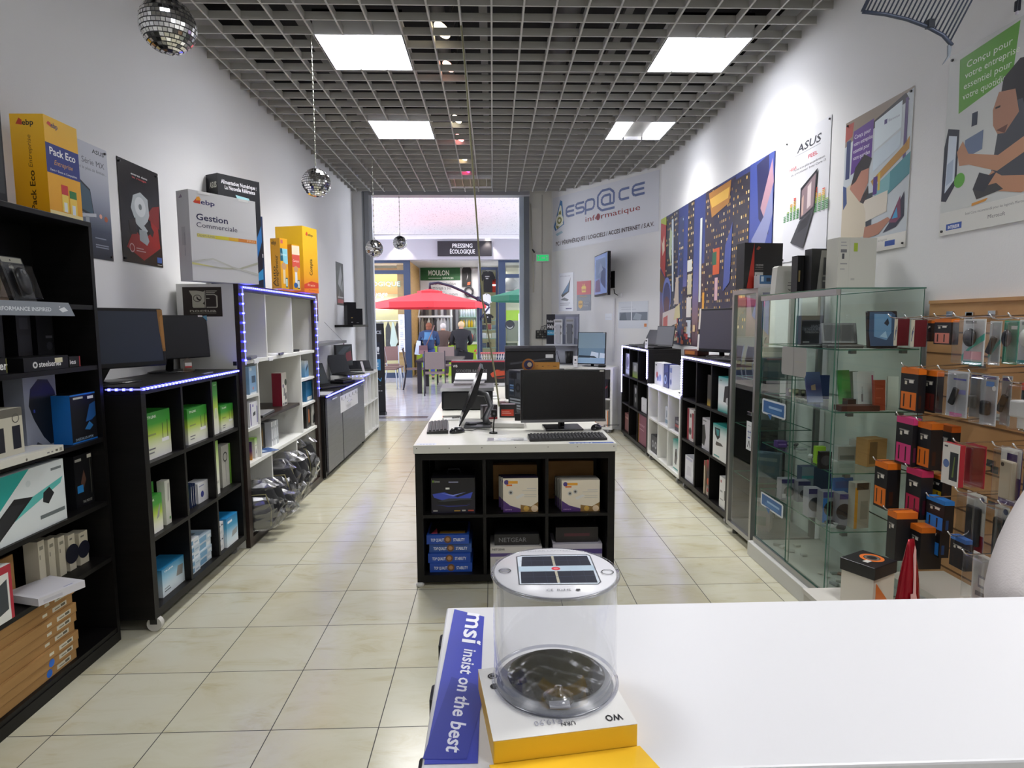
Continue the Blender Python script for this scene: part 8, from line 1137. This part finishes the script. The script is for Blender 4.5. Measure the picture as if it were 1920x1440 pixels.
for j, z in enumerate(zz):
    for i in range(6):
        c = [['d3dce8', 'c9d2e0', 'd8dfe8'], ['e8c62a', 'e0b820', 'd8d2b0'], ['4a5a8a', 'c8504a', '6a6a70']][j][i % 3]; b = MB(); b.lathe([(.001, 0), (.036, 0), (.036, .17), (.016, .2), (.016, .23), (.001, .23)], mat(c, .3), 10, (0, 0, 0)); tag(b.obj('bottle', None, (xs0+.06+i*(xs1-xs0-.12)/5, 18.72, z+.0005)), ['pale bottle on the upper laundry shelf', 'yellow bottle on the middle laundry shelf', 'coloured bottle on the lower laundry shelf'][j], 'bottle', ['pale bottles on the upper laundry shelf', 'yellow bottles on the middle laundry shelf', 'coloured bottles on the lower laundry shelf'][j])
# racks behind the glass leaf and behind the side shops
r = root('display_rack', 'glass display rack behind the glass leaf, right of the laundry', 'rack', (BM((915, 640), 17.8).x, 17.9, 0)); x0, x1 = BM((901, 600), 17.8).x, BM((930, 600), 17.8).x
for y in (600, 618, 634, 652): z = BM((915, y), 17.8).z; b = MB(); b.box(x0, x1, 17.8, 18.1, z-.02, z, mat('8fa8a0', .3)); wpart(b, 'shelf_board', r)
for x in (x0, x1-.02): b = MB(); b.box(x, x+.02, 18.06, 18.1, .0, BM((915, 596), 17.8).z, mat('8a9a94', .3)); wpart(b, 'upright', r)
for q in range(8):
    z = BM((915, (618, 634, 652)[q % 3]), 17.8).z; b = MB(); b.box(-.06, .06, 0, .12, 0, .13+.02*(q % 2), mat(['3a3c44', 'c9c9cc', '4a5a6a', '8a3a3a', 'd8d4c8', '2a2c34', '6a7a80', 'b9b9b0'][q], .4)); tag(b.obj('boxed_goods', None, (x0+.1+(q//3)*.14, 17.85, z+.0005)), 'small boxed article on the rack behind the glass leaf', 'box', 'boxed articles on the rack behind the glass leaf')
b = MB(); b.box(xb1+.05, 4, 18.4, 18.45, 1.55, 1.85, mat('9ac02a', .5)); b.box(xb1+.05, 4, 18.45, 18.5, 0, 3.1, mat('b9b5a4', .6)); b.box(xb1+.05, 4, 18.38, 18.45, .95, 1.52, mat('6f7468', .6)); struct('wall_green_shop', b)
b = MB(); A = BM((960, 540), 18.1); b.ell((0, 0, .1), (.28, .2, .22), mat('8a8a8e', .4)); b.box(.05, .4, -.15, .2, -.1, .3, mat('a5a3a6', .4)); b.box(-.35, .45, -.25, .347, -.16, -.1, mat('c9c9cc', .4)); tag(b.obj('machine', None, (A.x, 18.1, A.z)), 'grey machine with a rounded drum seen through the right shop window', 'machine')
b = MB(); A = BM((956, 609), SY-.06); b.disc((0, 0, 0), .13, mat('2c2f33'), 24); b.disc((0, -.001, -.02), .09, mat('9aa09a'), 24); b.disc((0, -.002, .02), .095, mat('2c2f33'), 24); tag(b.obj('round_sticker', None, (A.x, SY-.052, A.z)), 'round dark sticker on the right shop window', 'sticker')
A, C_ = BM((972, 588), SY-.02), BM((986, 650), SY-.02); b = MB(); w, h = C_.x-A.x, A.z-C_.z; b.box(-w/2, w/2, 0, .01, 0, h, mat('dfe6f2', .5)); b.L = 1; art(b, 'd .45 .88 .05 .15 2a2c3a;d .45 .76 .05 .15 2a2c3a;p .3 .05 .7 .1 .5 .22 .8 .3 .6 .3 .3 .18 3a4a7a;r .2 .4 .8 .42 8a94b0;r .2 .5 .8 .52 8a94b0', lambda u, v, l: (-w/2+u*w, -l*2, v*h), w, h); tag(b.obj('window_poster', None, ((A.x+C_.x)/2, SY-.013, C_.z)), 'tall white poster with dark drawings at the right shop window', 'poster')
b = MB(); A = BM((962, 660), 17.6); b.box(-.2, .2, -.15, .15, 0, .75, mat('8ac82a', .5), .02); b.box(-.25, .12, -.2, -.16, .4, .9, mat('2a3a22', .5)); tag(b.obj('green_chair', None, (A.x, 17.7, .02)), 'lime green tub chair inside the right shop', 'chair')
# left shop interior: counter, coats on a rail, bright strip
b = MB(); b.box(-5.2, BM((757, 600), 18.6).x, 18.6, 18.7, 0, 3.1, mat('cdc79c', .6)); b.box(-5.2, BM((757, 600), 18.6).x, 18.5, 18.6, 2.35, 3.1, mat('a57c48', .6)); struct('wall_left_shop', b)
b = MB(); A, C_ = BM((700, 580), 18.2), BM((741, 569), 18.2); b.box(A.x-.4, C_.x-.1, 18.4, 18.598, A.z, C_.z, mat('fbf6ea', .4, 0, 3)); tag(b.obj('light_strip'), 'long bright light strip inside the left shop', 'light')
r = root('coat_rail', 'chrome coat rail inside the left shop', 'clothes rail', (BM((728, 640), 17.6).x, 17.6, 0)); zr = BM((728, 602), 17.6).z; xr0, xr1 = BM((702, 600), 17.6).x, BM((758, 600), 17.6).x
b = MB(); b.cyl((xr0-.3, 17.6, zr), (xr1, 17.6, zr), .02, CHR); wpart(b, 'rail', r)
for x in (xr0-.25, xr1-.04): b = MB(); b.cyl((x, 17.6, 0), (x, 17.6, zr), .018, CHR); wpart(b, 'post', r)
for q, (px, c, lb, w) in enumerate([(727, '1b1c24', 'dark coat on the rail inside the left shop', .13), (737.5, 'cfe0e2', 'pale mint scarf hanging in front of the dark coats', .16), (744, '23242e', 'second dark coat on the rail inside the left shop', .13), (714, '2c2d36', 'third dark coat near the shop window edge', .13)]):
    x = BM((px, 600), 17.55).x; h = [.95, .82, .9, .9][q]; b = MB(); Y = 17.445 if q == 1 else 17.55; b.prism([(-w*.6, 0, zr-h), (w*.6, 0, zr-h), (w*.5, 0, zr-.2), (0, 0, zr-.021), (-w*.5, 0, zr-.2)] if q != 1 else [(0, 0, zr-h-.1), (w*.4, 0, zr-h+.1), (w*.8, 0, zr-h+.25), (.02, 0, zr-.03), (-.02, 0, zr-.03), (-w*.6, 0, zr-h+.2)], (0, .1, 0), mat(c, .8)); tag(b.obj('coat' if q != 1 else 'scarf', None, (x, Y, 0)), lb, 'coat' if q != 1 else 'scarf')
# roll-up banner
A, C_ = at(694, 601, 1, 10.15), at(725, 784, 1, 10.15); r = root('roll_up_banner', 'black roll-up banner with blue panels just outside the entrance', 'banner', (C_.x-.34, 10.15, 0), -.12); w = .68; h = A.z-.05
b = MB(); b.box(-w/2, w/2, 0, .004, .05, h, mat('15151a', .45)); b.L = 3; art(b, 'tb .30 .925 .035 .48 d8dce4 NATIONAL;tb .36 .885 .035 .58 d8dce4 EN FRANCE;r .05 .6 .9 .79 1c2438;tb .08 .66 .08 .8 f2f4f8 Help!;r .05 .475 .9 .6 4a96c8;tb .3 .515 .045 .55 e6f2fa MOBILE;t .5 .425 .03 .14 4a96c8 DE;tbi .14 .35 .04 .76 4a9ad0 SOLUTION;r .6 .3 .9 .304 77777c;t .45 .235 .022 .48 c9c9cc services', lambda u, v, l: (-w/2+u*w, -l*2, .05+v*(h-.05)), w, h); b.obj('printed_sheet', r); b = MB(); b.box(-w/2, w/2, -.04, .06, 0, .05, mat('1b1b1e', .4)); b.obj('base', r); b = MB(); b.box(-w/2, w/2, -.004, .01, h, h+.02, mat('a9a9ac', .4)); b.obj('top_bar', r)
# table, chairs
def chair(label, loc, rz, seat='8d7f7c', fr='2a2430', group='dark chairs round the corridor table', tagged=False):
    r = root('chair', label, 'chair', loc, rz, group)
    b = MB(); b.box(-.21, .21, -.2, .2, .44, .47, mat(seat, .6), .008); b.obj('seat', r)
    b = MB(); b.T = M.Translation((0, .2, .55)) @ M.Rotation(-.16, 4, 'X'); b.box(-.2, .2, 0, .02, 0, .36, mat(seat, .6), .006)
    if tagged: b.L = 1; art(b, 'r .4 .6 .58 .95 dfe2ea', lambda u, v, l: (-.2+u*.4, .0205+l if True else 0, v*.36), .4, .36)
    b.obj('backrest', r)
    for x in (-.21, .21):
        b = MB(); b.tube([(x, .2, .44), (x*1.02, .27, .0)], .014, fr, 8); b.obj('leg', r); b = MB(); b.tube([(x, -.19, .45), (x*1.02, -.22, 0)], .014, fr, 8); b.obj('leg', r)
        b = MB(); b.tube([(x, .2, .44), (x, .215, .6), (x*.98, .27, .93)], .013, fr, 8); b.obj('back_post', r)
    return r
T0_, T1_ = at(783, 738, 2, 0), at(790, 738, 2, 0); r = root('table', 'dark wooden table in the corridor with a block leg', 'table', (-.85, 13.9, 0)); tx0, ty0 = T0_.x, T0_.y; tz = BM((785, 676), ty0).z
b = MB(); b.box(tx0-.03, tx0+.95, ty0-.04, ty0+1.6, tz-.04, tz, mat('2e2630', .45)); wpart(b, 'tabletop', r)
for x in (tx0, tx0+.83):
    for y in (ty0, ty0+1.48): b = MB(); b.box(x, x+.09, y, y+.09, 0, tz-.04, mat('241e28', .5)); wpart(b, 'leg', r)
c_ = at(815, 736, 2, 0); chair('dark chair with a white tag on its back, near side of the corridor table', (BM((812, 700), 13.25).x+.07, 12.95, 0), math.pi+.08, tagged=False)
p = BM((810, 672), 12.75); b = MB(); b.box(-.035, .035, -.002, 0, 0, .13, mat('dfe2ea', .5)); b.L = 1; art(b, 'r .2 .3 .8 .4 999;r .2 .5 .8 .6 999', lambda u, v, l: (-.035+u*.07, -.002-l, v*.13), .07, .13); tag(b.obj('paper_tag', None, (BM((810, 672), 12.70).x, 12.66, .76), .08), 'white paper tag hanging on the back of the near dark chair', 'tag') if False else None
chair('dark chair at the left end of the corridor table', (BM((778, 690), 14.1).x, 14.15, 0), math.pi/2+.1); chair('dark chair at the far side of the corridor table', (BM((836, 690), 15.1).x, 15.2, 0), .05)
for q, (px, Y) in enumerate(((729, 14.2), (739, 14.8), (733, 15.6))): chair(['pale framed chair, nearest of those left of the table', 'pale framed chair, second of those left of the table', 'pale framed chair, rearmost left of the table'][q], (BM((px, 690), Y).x, Y, 0), math.pi/2 if q < 2 else .2, '7d6360', 'b9c4d2', 'pale framed chairs left of the corridor table')
# parasols
def parasol(label, top, rim, hub, mast, Y, c, rad, z0, z1, arm=True):
    """a cantilever parasol: eight flat panels with a small vent cap and a hanging valance"""
    cx = BM(top, Y).x; r = root('parasol', label, 'parasol', (cx, Y, 0), 0, None); n = 8; m = mat(c, .7); b = MB(); off = .2
    ring = lambda rr, z: [(rr*math.cos(2*math.pi*(i+off)/n), rr*math.sin(2*math.pi*(i+off)/n), z) for i in range(n)]
    o, i_ = ring(rad, z0), ring(.22, z1-.02); b.add(o+i_, [[k, (k+1) % n, n+(k+1) % n, n+k] for k in range(n)], m)
    v = ring(rad*1.0, z0-.12); b.add(o+v, [[k, (k+1) % n, n+(k+1) % n, n+k] for k in range(n)], m); cn = b.obj('canopy', r)
    b = MB(); t = ring(.27, z1+.01); b.add(t+[(0, 0, z1+.06)], [[k, (k+1) % n, n] for k in range(n)], m); b.add(t+ring(.27, z1-.04), [[k, (k+1) % n, n+(k+1) % n, n+k] for k in range(n)], m); b.obj('vent_cap', r)
    for k in range(n): b = MB(); p, q = V(o[k]), V(i_[k]); b.tube([p*.98+V((0, 0, -.03)), q+V((0, 0, -.05))], .012, '4a4a52', 6); b.obj('rib', cn)
    if arm:
        mx = BM(mast, Y).x-cx; tip = BM((804, 532), Y); q = [V((0, .02, z1+.05)), V((0.0, .02, tip.z))]+[V((BM(c_, Y).x-cx, .02, BM(c_, Y).z)) for c_ in ((822, 530), (845, 536), (870, 547), (894, 560), (918, 573))]
        b = MB(); b.tube(q, .03, '2a2a44', 8); b.obj('arm', r); b = MB(); b.cyl((mx, .02, .1), (mx, .02, BM((897, 556), Y).z), .035, '2c3450'); b.tube([(mx, .02, BM((897, 603), Y).z), (BM((918, 573), Y).x-cx, .02, BM((918, 575), Y).z)], .02, '2c3450', 8); b.obj('mast', r)
        b = MB(); b.box(mx-.26, mx+.3, -.05, .05, .0, .06, '2a2c34'); b.box(mx-.05, mx+.05, -.3, .3, .0005, .0605, '2a2c34'); b.cyl((mx, 0.02, .06), (mx, .02, .12), .06, '2a2c34'); b.obj('base', r)
    else: b = MB(); b.cyl((0, 0, 0.05), (0, 0, z1), .03, '3a3a40'); b.obj('mast', r); b = MB(); b.lathe([(.001, .08), (.25, .06), (.27, 0), (.001, 0)], mat('3a3a40', .5)); b.obj('base', r)
    return r
PY = 13.6; z0 = BM((800, 568), PY).z; z1 = BM((800, 546), PY-.2).z; rad = (BM((912, 575), PY).x-BM((698, 565), PY).x)/2
parasol('red cantilever parasol over the corridor table', (806, 546), None, None, (897, 600), PY, 'ea3f48', rad, z0, z1)
parasol('green parasol, mostly hidden by the right door frame', (1000, 540), None, None, (1000, 600), 14.5, '2f7a60', 1.0, BM((940, 556), 14.5).z, BM((1000, 538), 14.5).z, False)
# shopping trolley
A, C_ = BM((893, 664), 14.6), BM((950, 690), 14.6); r = root('shopping_trolley', 'wire shopping trolley with a red handle near the parasol mast', 'trolley', ((A.x+C_.x)/2, 14.6, 0)); w = C_.x-A.x; zt = BM((920, 662), 14.6).z; zb2 = zt-.42; WM = mat('d8d4d0', .35, .3); xs_ = lambda t, z: (-w/2+w*t)*(.78+.22*(z-zb2)/(zt-zb2))
b = MB(); b.tube([(-w/2-.02, -.27, zt+.06), (-w/2-.02, .27, zt+.06)], .022, 'c8303a'); b.tube([(-w/2, -.27, zt), (w/2, -.22, zt), (w/2, .22, zt), (-w/2, .27, zt), (-w/2, -.27, zt)], .012, 'c86a6a', 6); b.obj('handle', r)
b = MB()
for i in range(13):
    t = i/12
    for y in (-.24, .24): b.tube([(xs_(t, zt), y, zt), (xs_(t, zb2), y*.8, zb2)], .005, WM, 5)
for j in range(5):
    z = zb2+(zt-zb2)*j/5; b.tube([(xs_(0, z), -.2-.01*j, z), (xs_(1, z), -.2-.01*j, z), (xs_(1, z), .2+.01*j, z), (xs_(0, z), .2+.01*j, z), (xs_(0, z), -.2-.01*j, z)], .005, WM, 5)
b.obj('basket', r)
for x in (-w*.36, w*.36):
    for y in (-.2, .2): b = MB(); b.tube([(x*.9, y*.9, zb2), (x, y, .12)], .012, WM, 6); b.cyl((x, y-.012, .05), (x, y+.012, .05), .05, '3a3a3e', 12); b.obj('wheel', r)
# ================================================================ three customers seen from behind at the laundry counter
def person(label, px, Y, H_, top, legs, hair, hairlen, lean, wide=1.0, extra=None):
    x = BM((px, 620), Y).x; r = root('person', label, 'person', (x, Y, 0), 0); s = H_/1.68; k = wide; L_ = lambda y, z: y+lean*max(0, z-.9)
    J = lambda a, y, z, q, q2=None: (a*s*k, L_(y, z)*s, z*s, q*s*(k if q > .1 else 1), (q2 or q)*s)
    e_sh = [(0, 1), (1, 2), (2, 3), (3, 4), (4, 5)]
    skin('body', [J(0, 0, .92, .13, .1), J(0, 0, 1.12, .12, .09), J(0, .0, 1.32, .13, .085), J(0, .03, 1.42, .055), J(0, .06, 1.52, .075, .09), J(0, .06, 1.60, .07), J(.09, 0, .86, .085), J(.10, -.01, .46, .06), J(.10, 0, .07, .042), J(.10, .11, .03, .032), J(-.09, 0, .86, .085), J(-.10, -.01, .46, .06), J(-.10, 0, .07, .042), J(-.10, .11, .03, .032), J(.19, 0, 1.32, .055), J(.24, .05, 1.06, .042), J(.17, .26, .99, .033), J(.12, .34, .99, .03), J(-.19, 0, 1.32, .055), J(-.24, .05, 1.06, .042), J(-.17, .26, .99, .033), J(-.12, .34, .99, .03)], e_sh+[(0, 6), (6, 7), (7, 8), (8, 9), (0, 10), (10, 11), (11, 12), (12, 13), (2, 14), (14, 15), (15, 16), (16, 17), (2, 18), (18, 19), (19, 20), (20, 21)], 'c09078', r)
    skin('jacket', [J(0, 0, .72, .165, .13), J(0, 0, 1.05, .165, .125), J(0, 0, 1.32, .18, .125), J(0, .025, 1.445, .095), J(.2, 0, 1.33, .095), J(.255, .05, 1.06, .065), J(.18, .24, .995, .05), J(-.2, 0, 1.33, .095), J(-.255, .05, 1.06, .065), J(-.18, .24, .995, .05)], [(0, 1), (1, 2), (2, 3), (2, 4), (4, 5), (5, 6), (2, 7), (7, 8), (8, 9)], top, r)
    skin('trousers', [J(0, 0, .98, .15, .115), J(.09, 0, .8, .105), J(.1, -.01, .46, .08), J(.1, 0, .1, .065), J(-.09, 0, .8, .105), J(-.1, -.01, .46, .08), J(-.1, 0, .1, .065)], [(0, 1), (1, 2), (2, 3), (0, 4), (4, 5), (5, 6)], legs, r)
    b = MB(); c = J(0, .05, 1.565, .1); b.ell(c[:3], (.095*s, .105*s, .10*s), mat(hair, .85)); 
    if hairlen: b.ell((c[0], c[1]-.03*s, c[2]-.07*s), (.085*s, .075*s, .08*s), mat(hair, .85))
    b.obj('hair', r)
    for x_ in (-.1, .1): b = MB(); b.T = M.Translation((x_*s*k, .05*s, .045*s)); b.ell((0, 0, 0), (.045*s, .12*s, .045*s), mat('1c1a1c', .5), 12, 6); b.obj('shoe', r)
    return r
r1 = person('person in a two-tone blue jacket with reddish brown hair, at the laundry counter', 803.5, 16.35, 1.52, '22395f', '3a4a8a', '7a4a35', True, .10, 1.05)
b = MB(); c = (0, .04*.9, 1.27*.905); s = .905
vs = [(.225*math.cos(a), -.15*math.sin(a)+.05, 1.17) for a in [math.pi*i/16 for i in range(17)]]
b.add([(x*s, y*s-.01, z*s) for x, y, z in vs]+[(x*s*.72, y*s*.9+.012, 1.385*s) for x, y, z in vs], [[i, i+1, 18+i, 17+i] for i in range(16)], mat('4878a4', .8), True); b.obj('yoke', r1)
r2_ = person('person in a brown coat with short grey hair, in the middle at the laundry', 830.5, 16.95, 1.50, '55443e', '3a3236', 'c9c4c4', False, .10, 1.0)
r3 = person('person in a black jacket with short blond grey hair, at the laundry counter', 864.5, 16.4, 1.55, '17181f', '1b1c22', 'cdb48f', False, .10, 1.1)
p = BM((794, 655), 16.2); r = root('handbag', 'brown shoulder bag carried by the person in the blue jacket', 'bag', (p.x, 16.17, p.z), .2)
b = MB(); b.prism([(-.12, 0, -.12), (.12, 0, -.12), (.1, 0, .1), (-.1, 0, .1)], (0, .07, 0), mat('8a6a70', .5)); b.box(-.11, .11, -.006, .0, -.02, .1, mat('6f5258', .5)); b.obj('bag_body', r); b = MB(); b.tube([(.08, .02, .1), (.22, .0, .42), (.30, .03, .62)], .014, '7a5a58', 6); b.obj('strap', r)
p = BM((872, 668), 16.1); b = MB(); b.prism([(-.16, 0, -.1), (.2, 0, -.12), (.22, 0, .08), (0, 0, .12), (-.16, 0, .1)], (0, .12, 0), mat('16161c', .5)); tag(b.obj('handbag', None, (p.x, 16.12, p.z)), 'black bag held at the hip of the person in the black jacket', 'bag')
p = BM((783, 650), 16.25); b = MB(); b.prism([(-.09, 0, -.2), (.05, 0, -.22), (.08, 0, .14), (-.02, 0, .16)], (0, .06, 0), mat('c9d8f0', .5)); tag(b.obj('carrier_bag', None, (p.x, 16.28, p.z)), 'pale blue carrier bag at the left hip of the person in the blue jacket', 'bag')
# ================================================================ mirror balls on chains
def ball(label, c, rr, Y, seed, zt=ZC):
    p = BM(c, Y); r = root('mirror_ball', label, 'mirror ball', p, 0, 'hanging mirror balls'); g = random.Random(seed); b = MB(); b.ell((0, 0, 0), rr*.975, mat('4a4a4c', .5), 28, 16); co_ = b.obj('core', r); b = MB(); mm = [mat(c_, .1, 1) for c_ in ('f2f2f2', 'ecece8', 'e8e8ea')]; rows = 19 if rr > .08 else 13
    for i in range(rows):
        t0, t1 = math.pi*i/rows+.02, math.pi*(i+1)/rows-.02; n = max(4, int(2*rows*math.sin((t0+t1)/2)))
        for j in range(n):
            a0, a1 = 2*math.pi*j/n+.012/max(.2, math.sin(t0+.05)), 2*math.pi*(j+1)/n-.012; q = [V((math.sin(t)*math.cos(a), math.sin(t)*math.sin(a), math.cos(t)))*rr for t, a in ((t0, a0), (t1, a0), (t1, a1), (t0, a1))]
            ce_ = sum(q, V())/4; nn = ce_.normalized(); tl = M.Rotation(g.uniform(-.1, .1), 3, nn.orthogonal()) @ M.Rotation(g.uniform(-.1, .1), 3, nn.cross(nn.orthogonal())); b.poly([(ce_+tl @ (v-ce_))[:] for v in q][::1], mm[g.randrange(3)])
    b.obj('mirror_tiles', co_); b = MB(); b.cyl((0, 0, rr*.97), (0, 0, rr*1.12), rr*.14, CHR); b.obj('cap', r)
    b = MB(); L_ = zt+.03-p.z-rr*1.1
    n = max(4, int(L_/.03))
    for i in range(n): z = rr*1.12+L_*(i+.5)/n; b.ell((0, 0, z), (.0035 if i % 2 else .0065, .0065 if i % 2 else .0035, L_/n*.62), mat('b9b9ae', .3, .8), 6, 4)
    b.obj('chain', r)
ball('large mirror ball at the top left corner of the picture', (315, 49), .1*2.5/2.5*1.0*.98, 2.45, 1); ball('mirror ball hanging above the yellow software boxes', (593, 343), .0985, 4.5, 2)
ball('silver mirror ball near the left door frame', (702, 466), .1, 7.3, 3); ball('mirror ball with red reflections right of the silver one', (750, 455), .1, 9.01, 4)
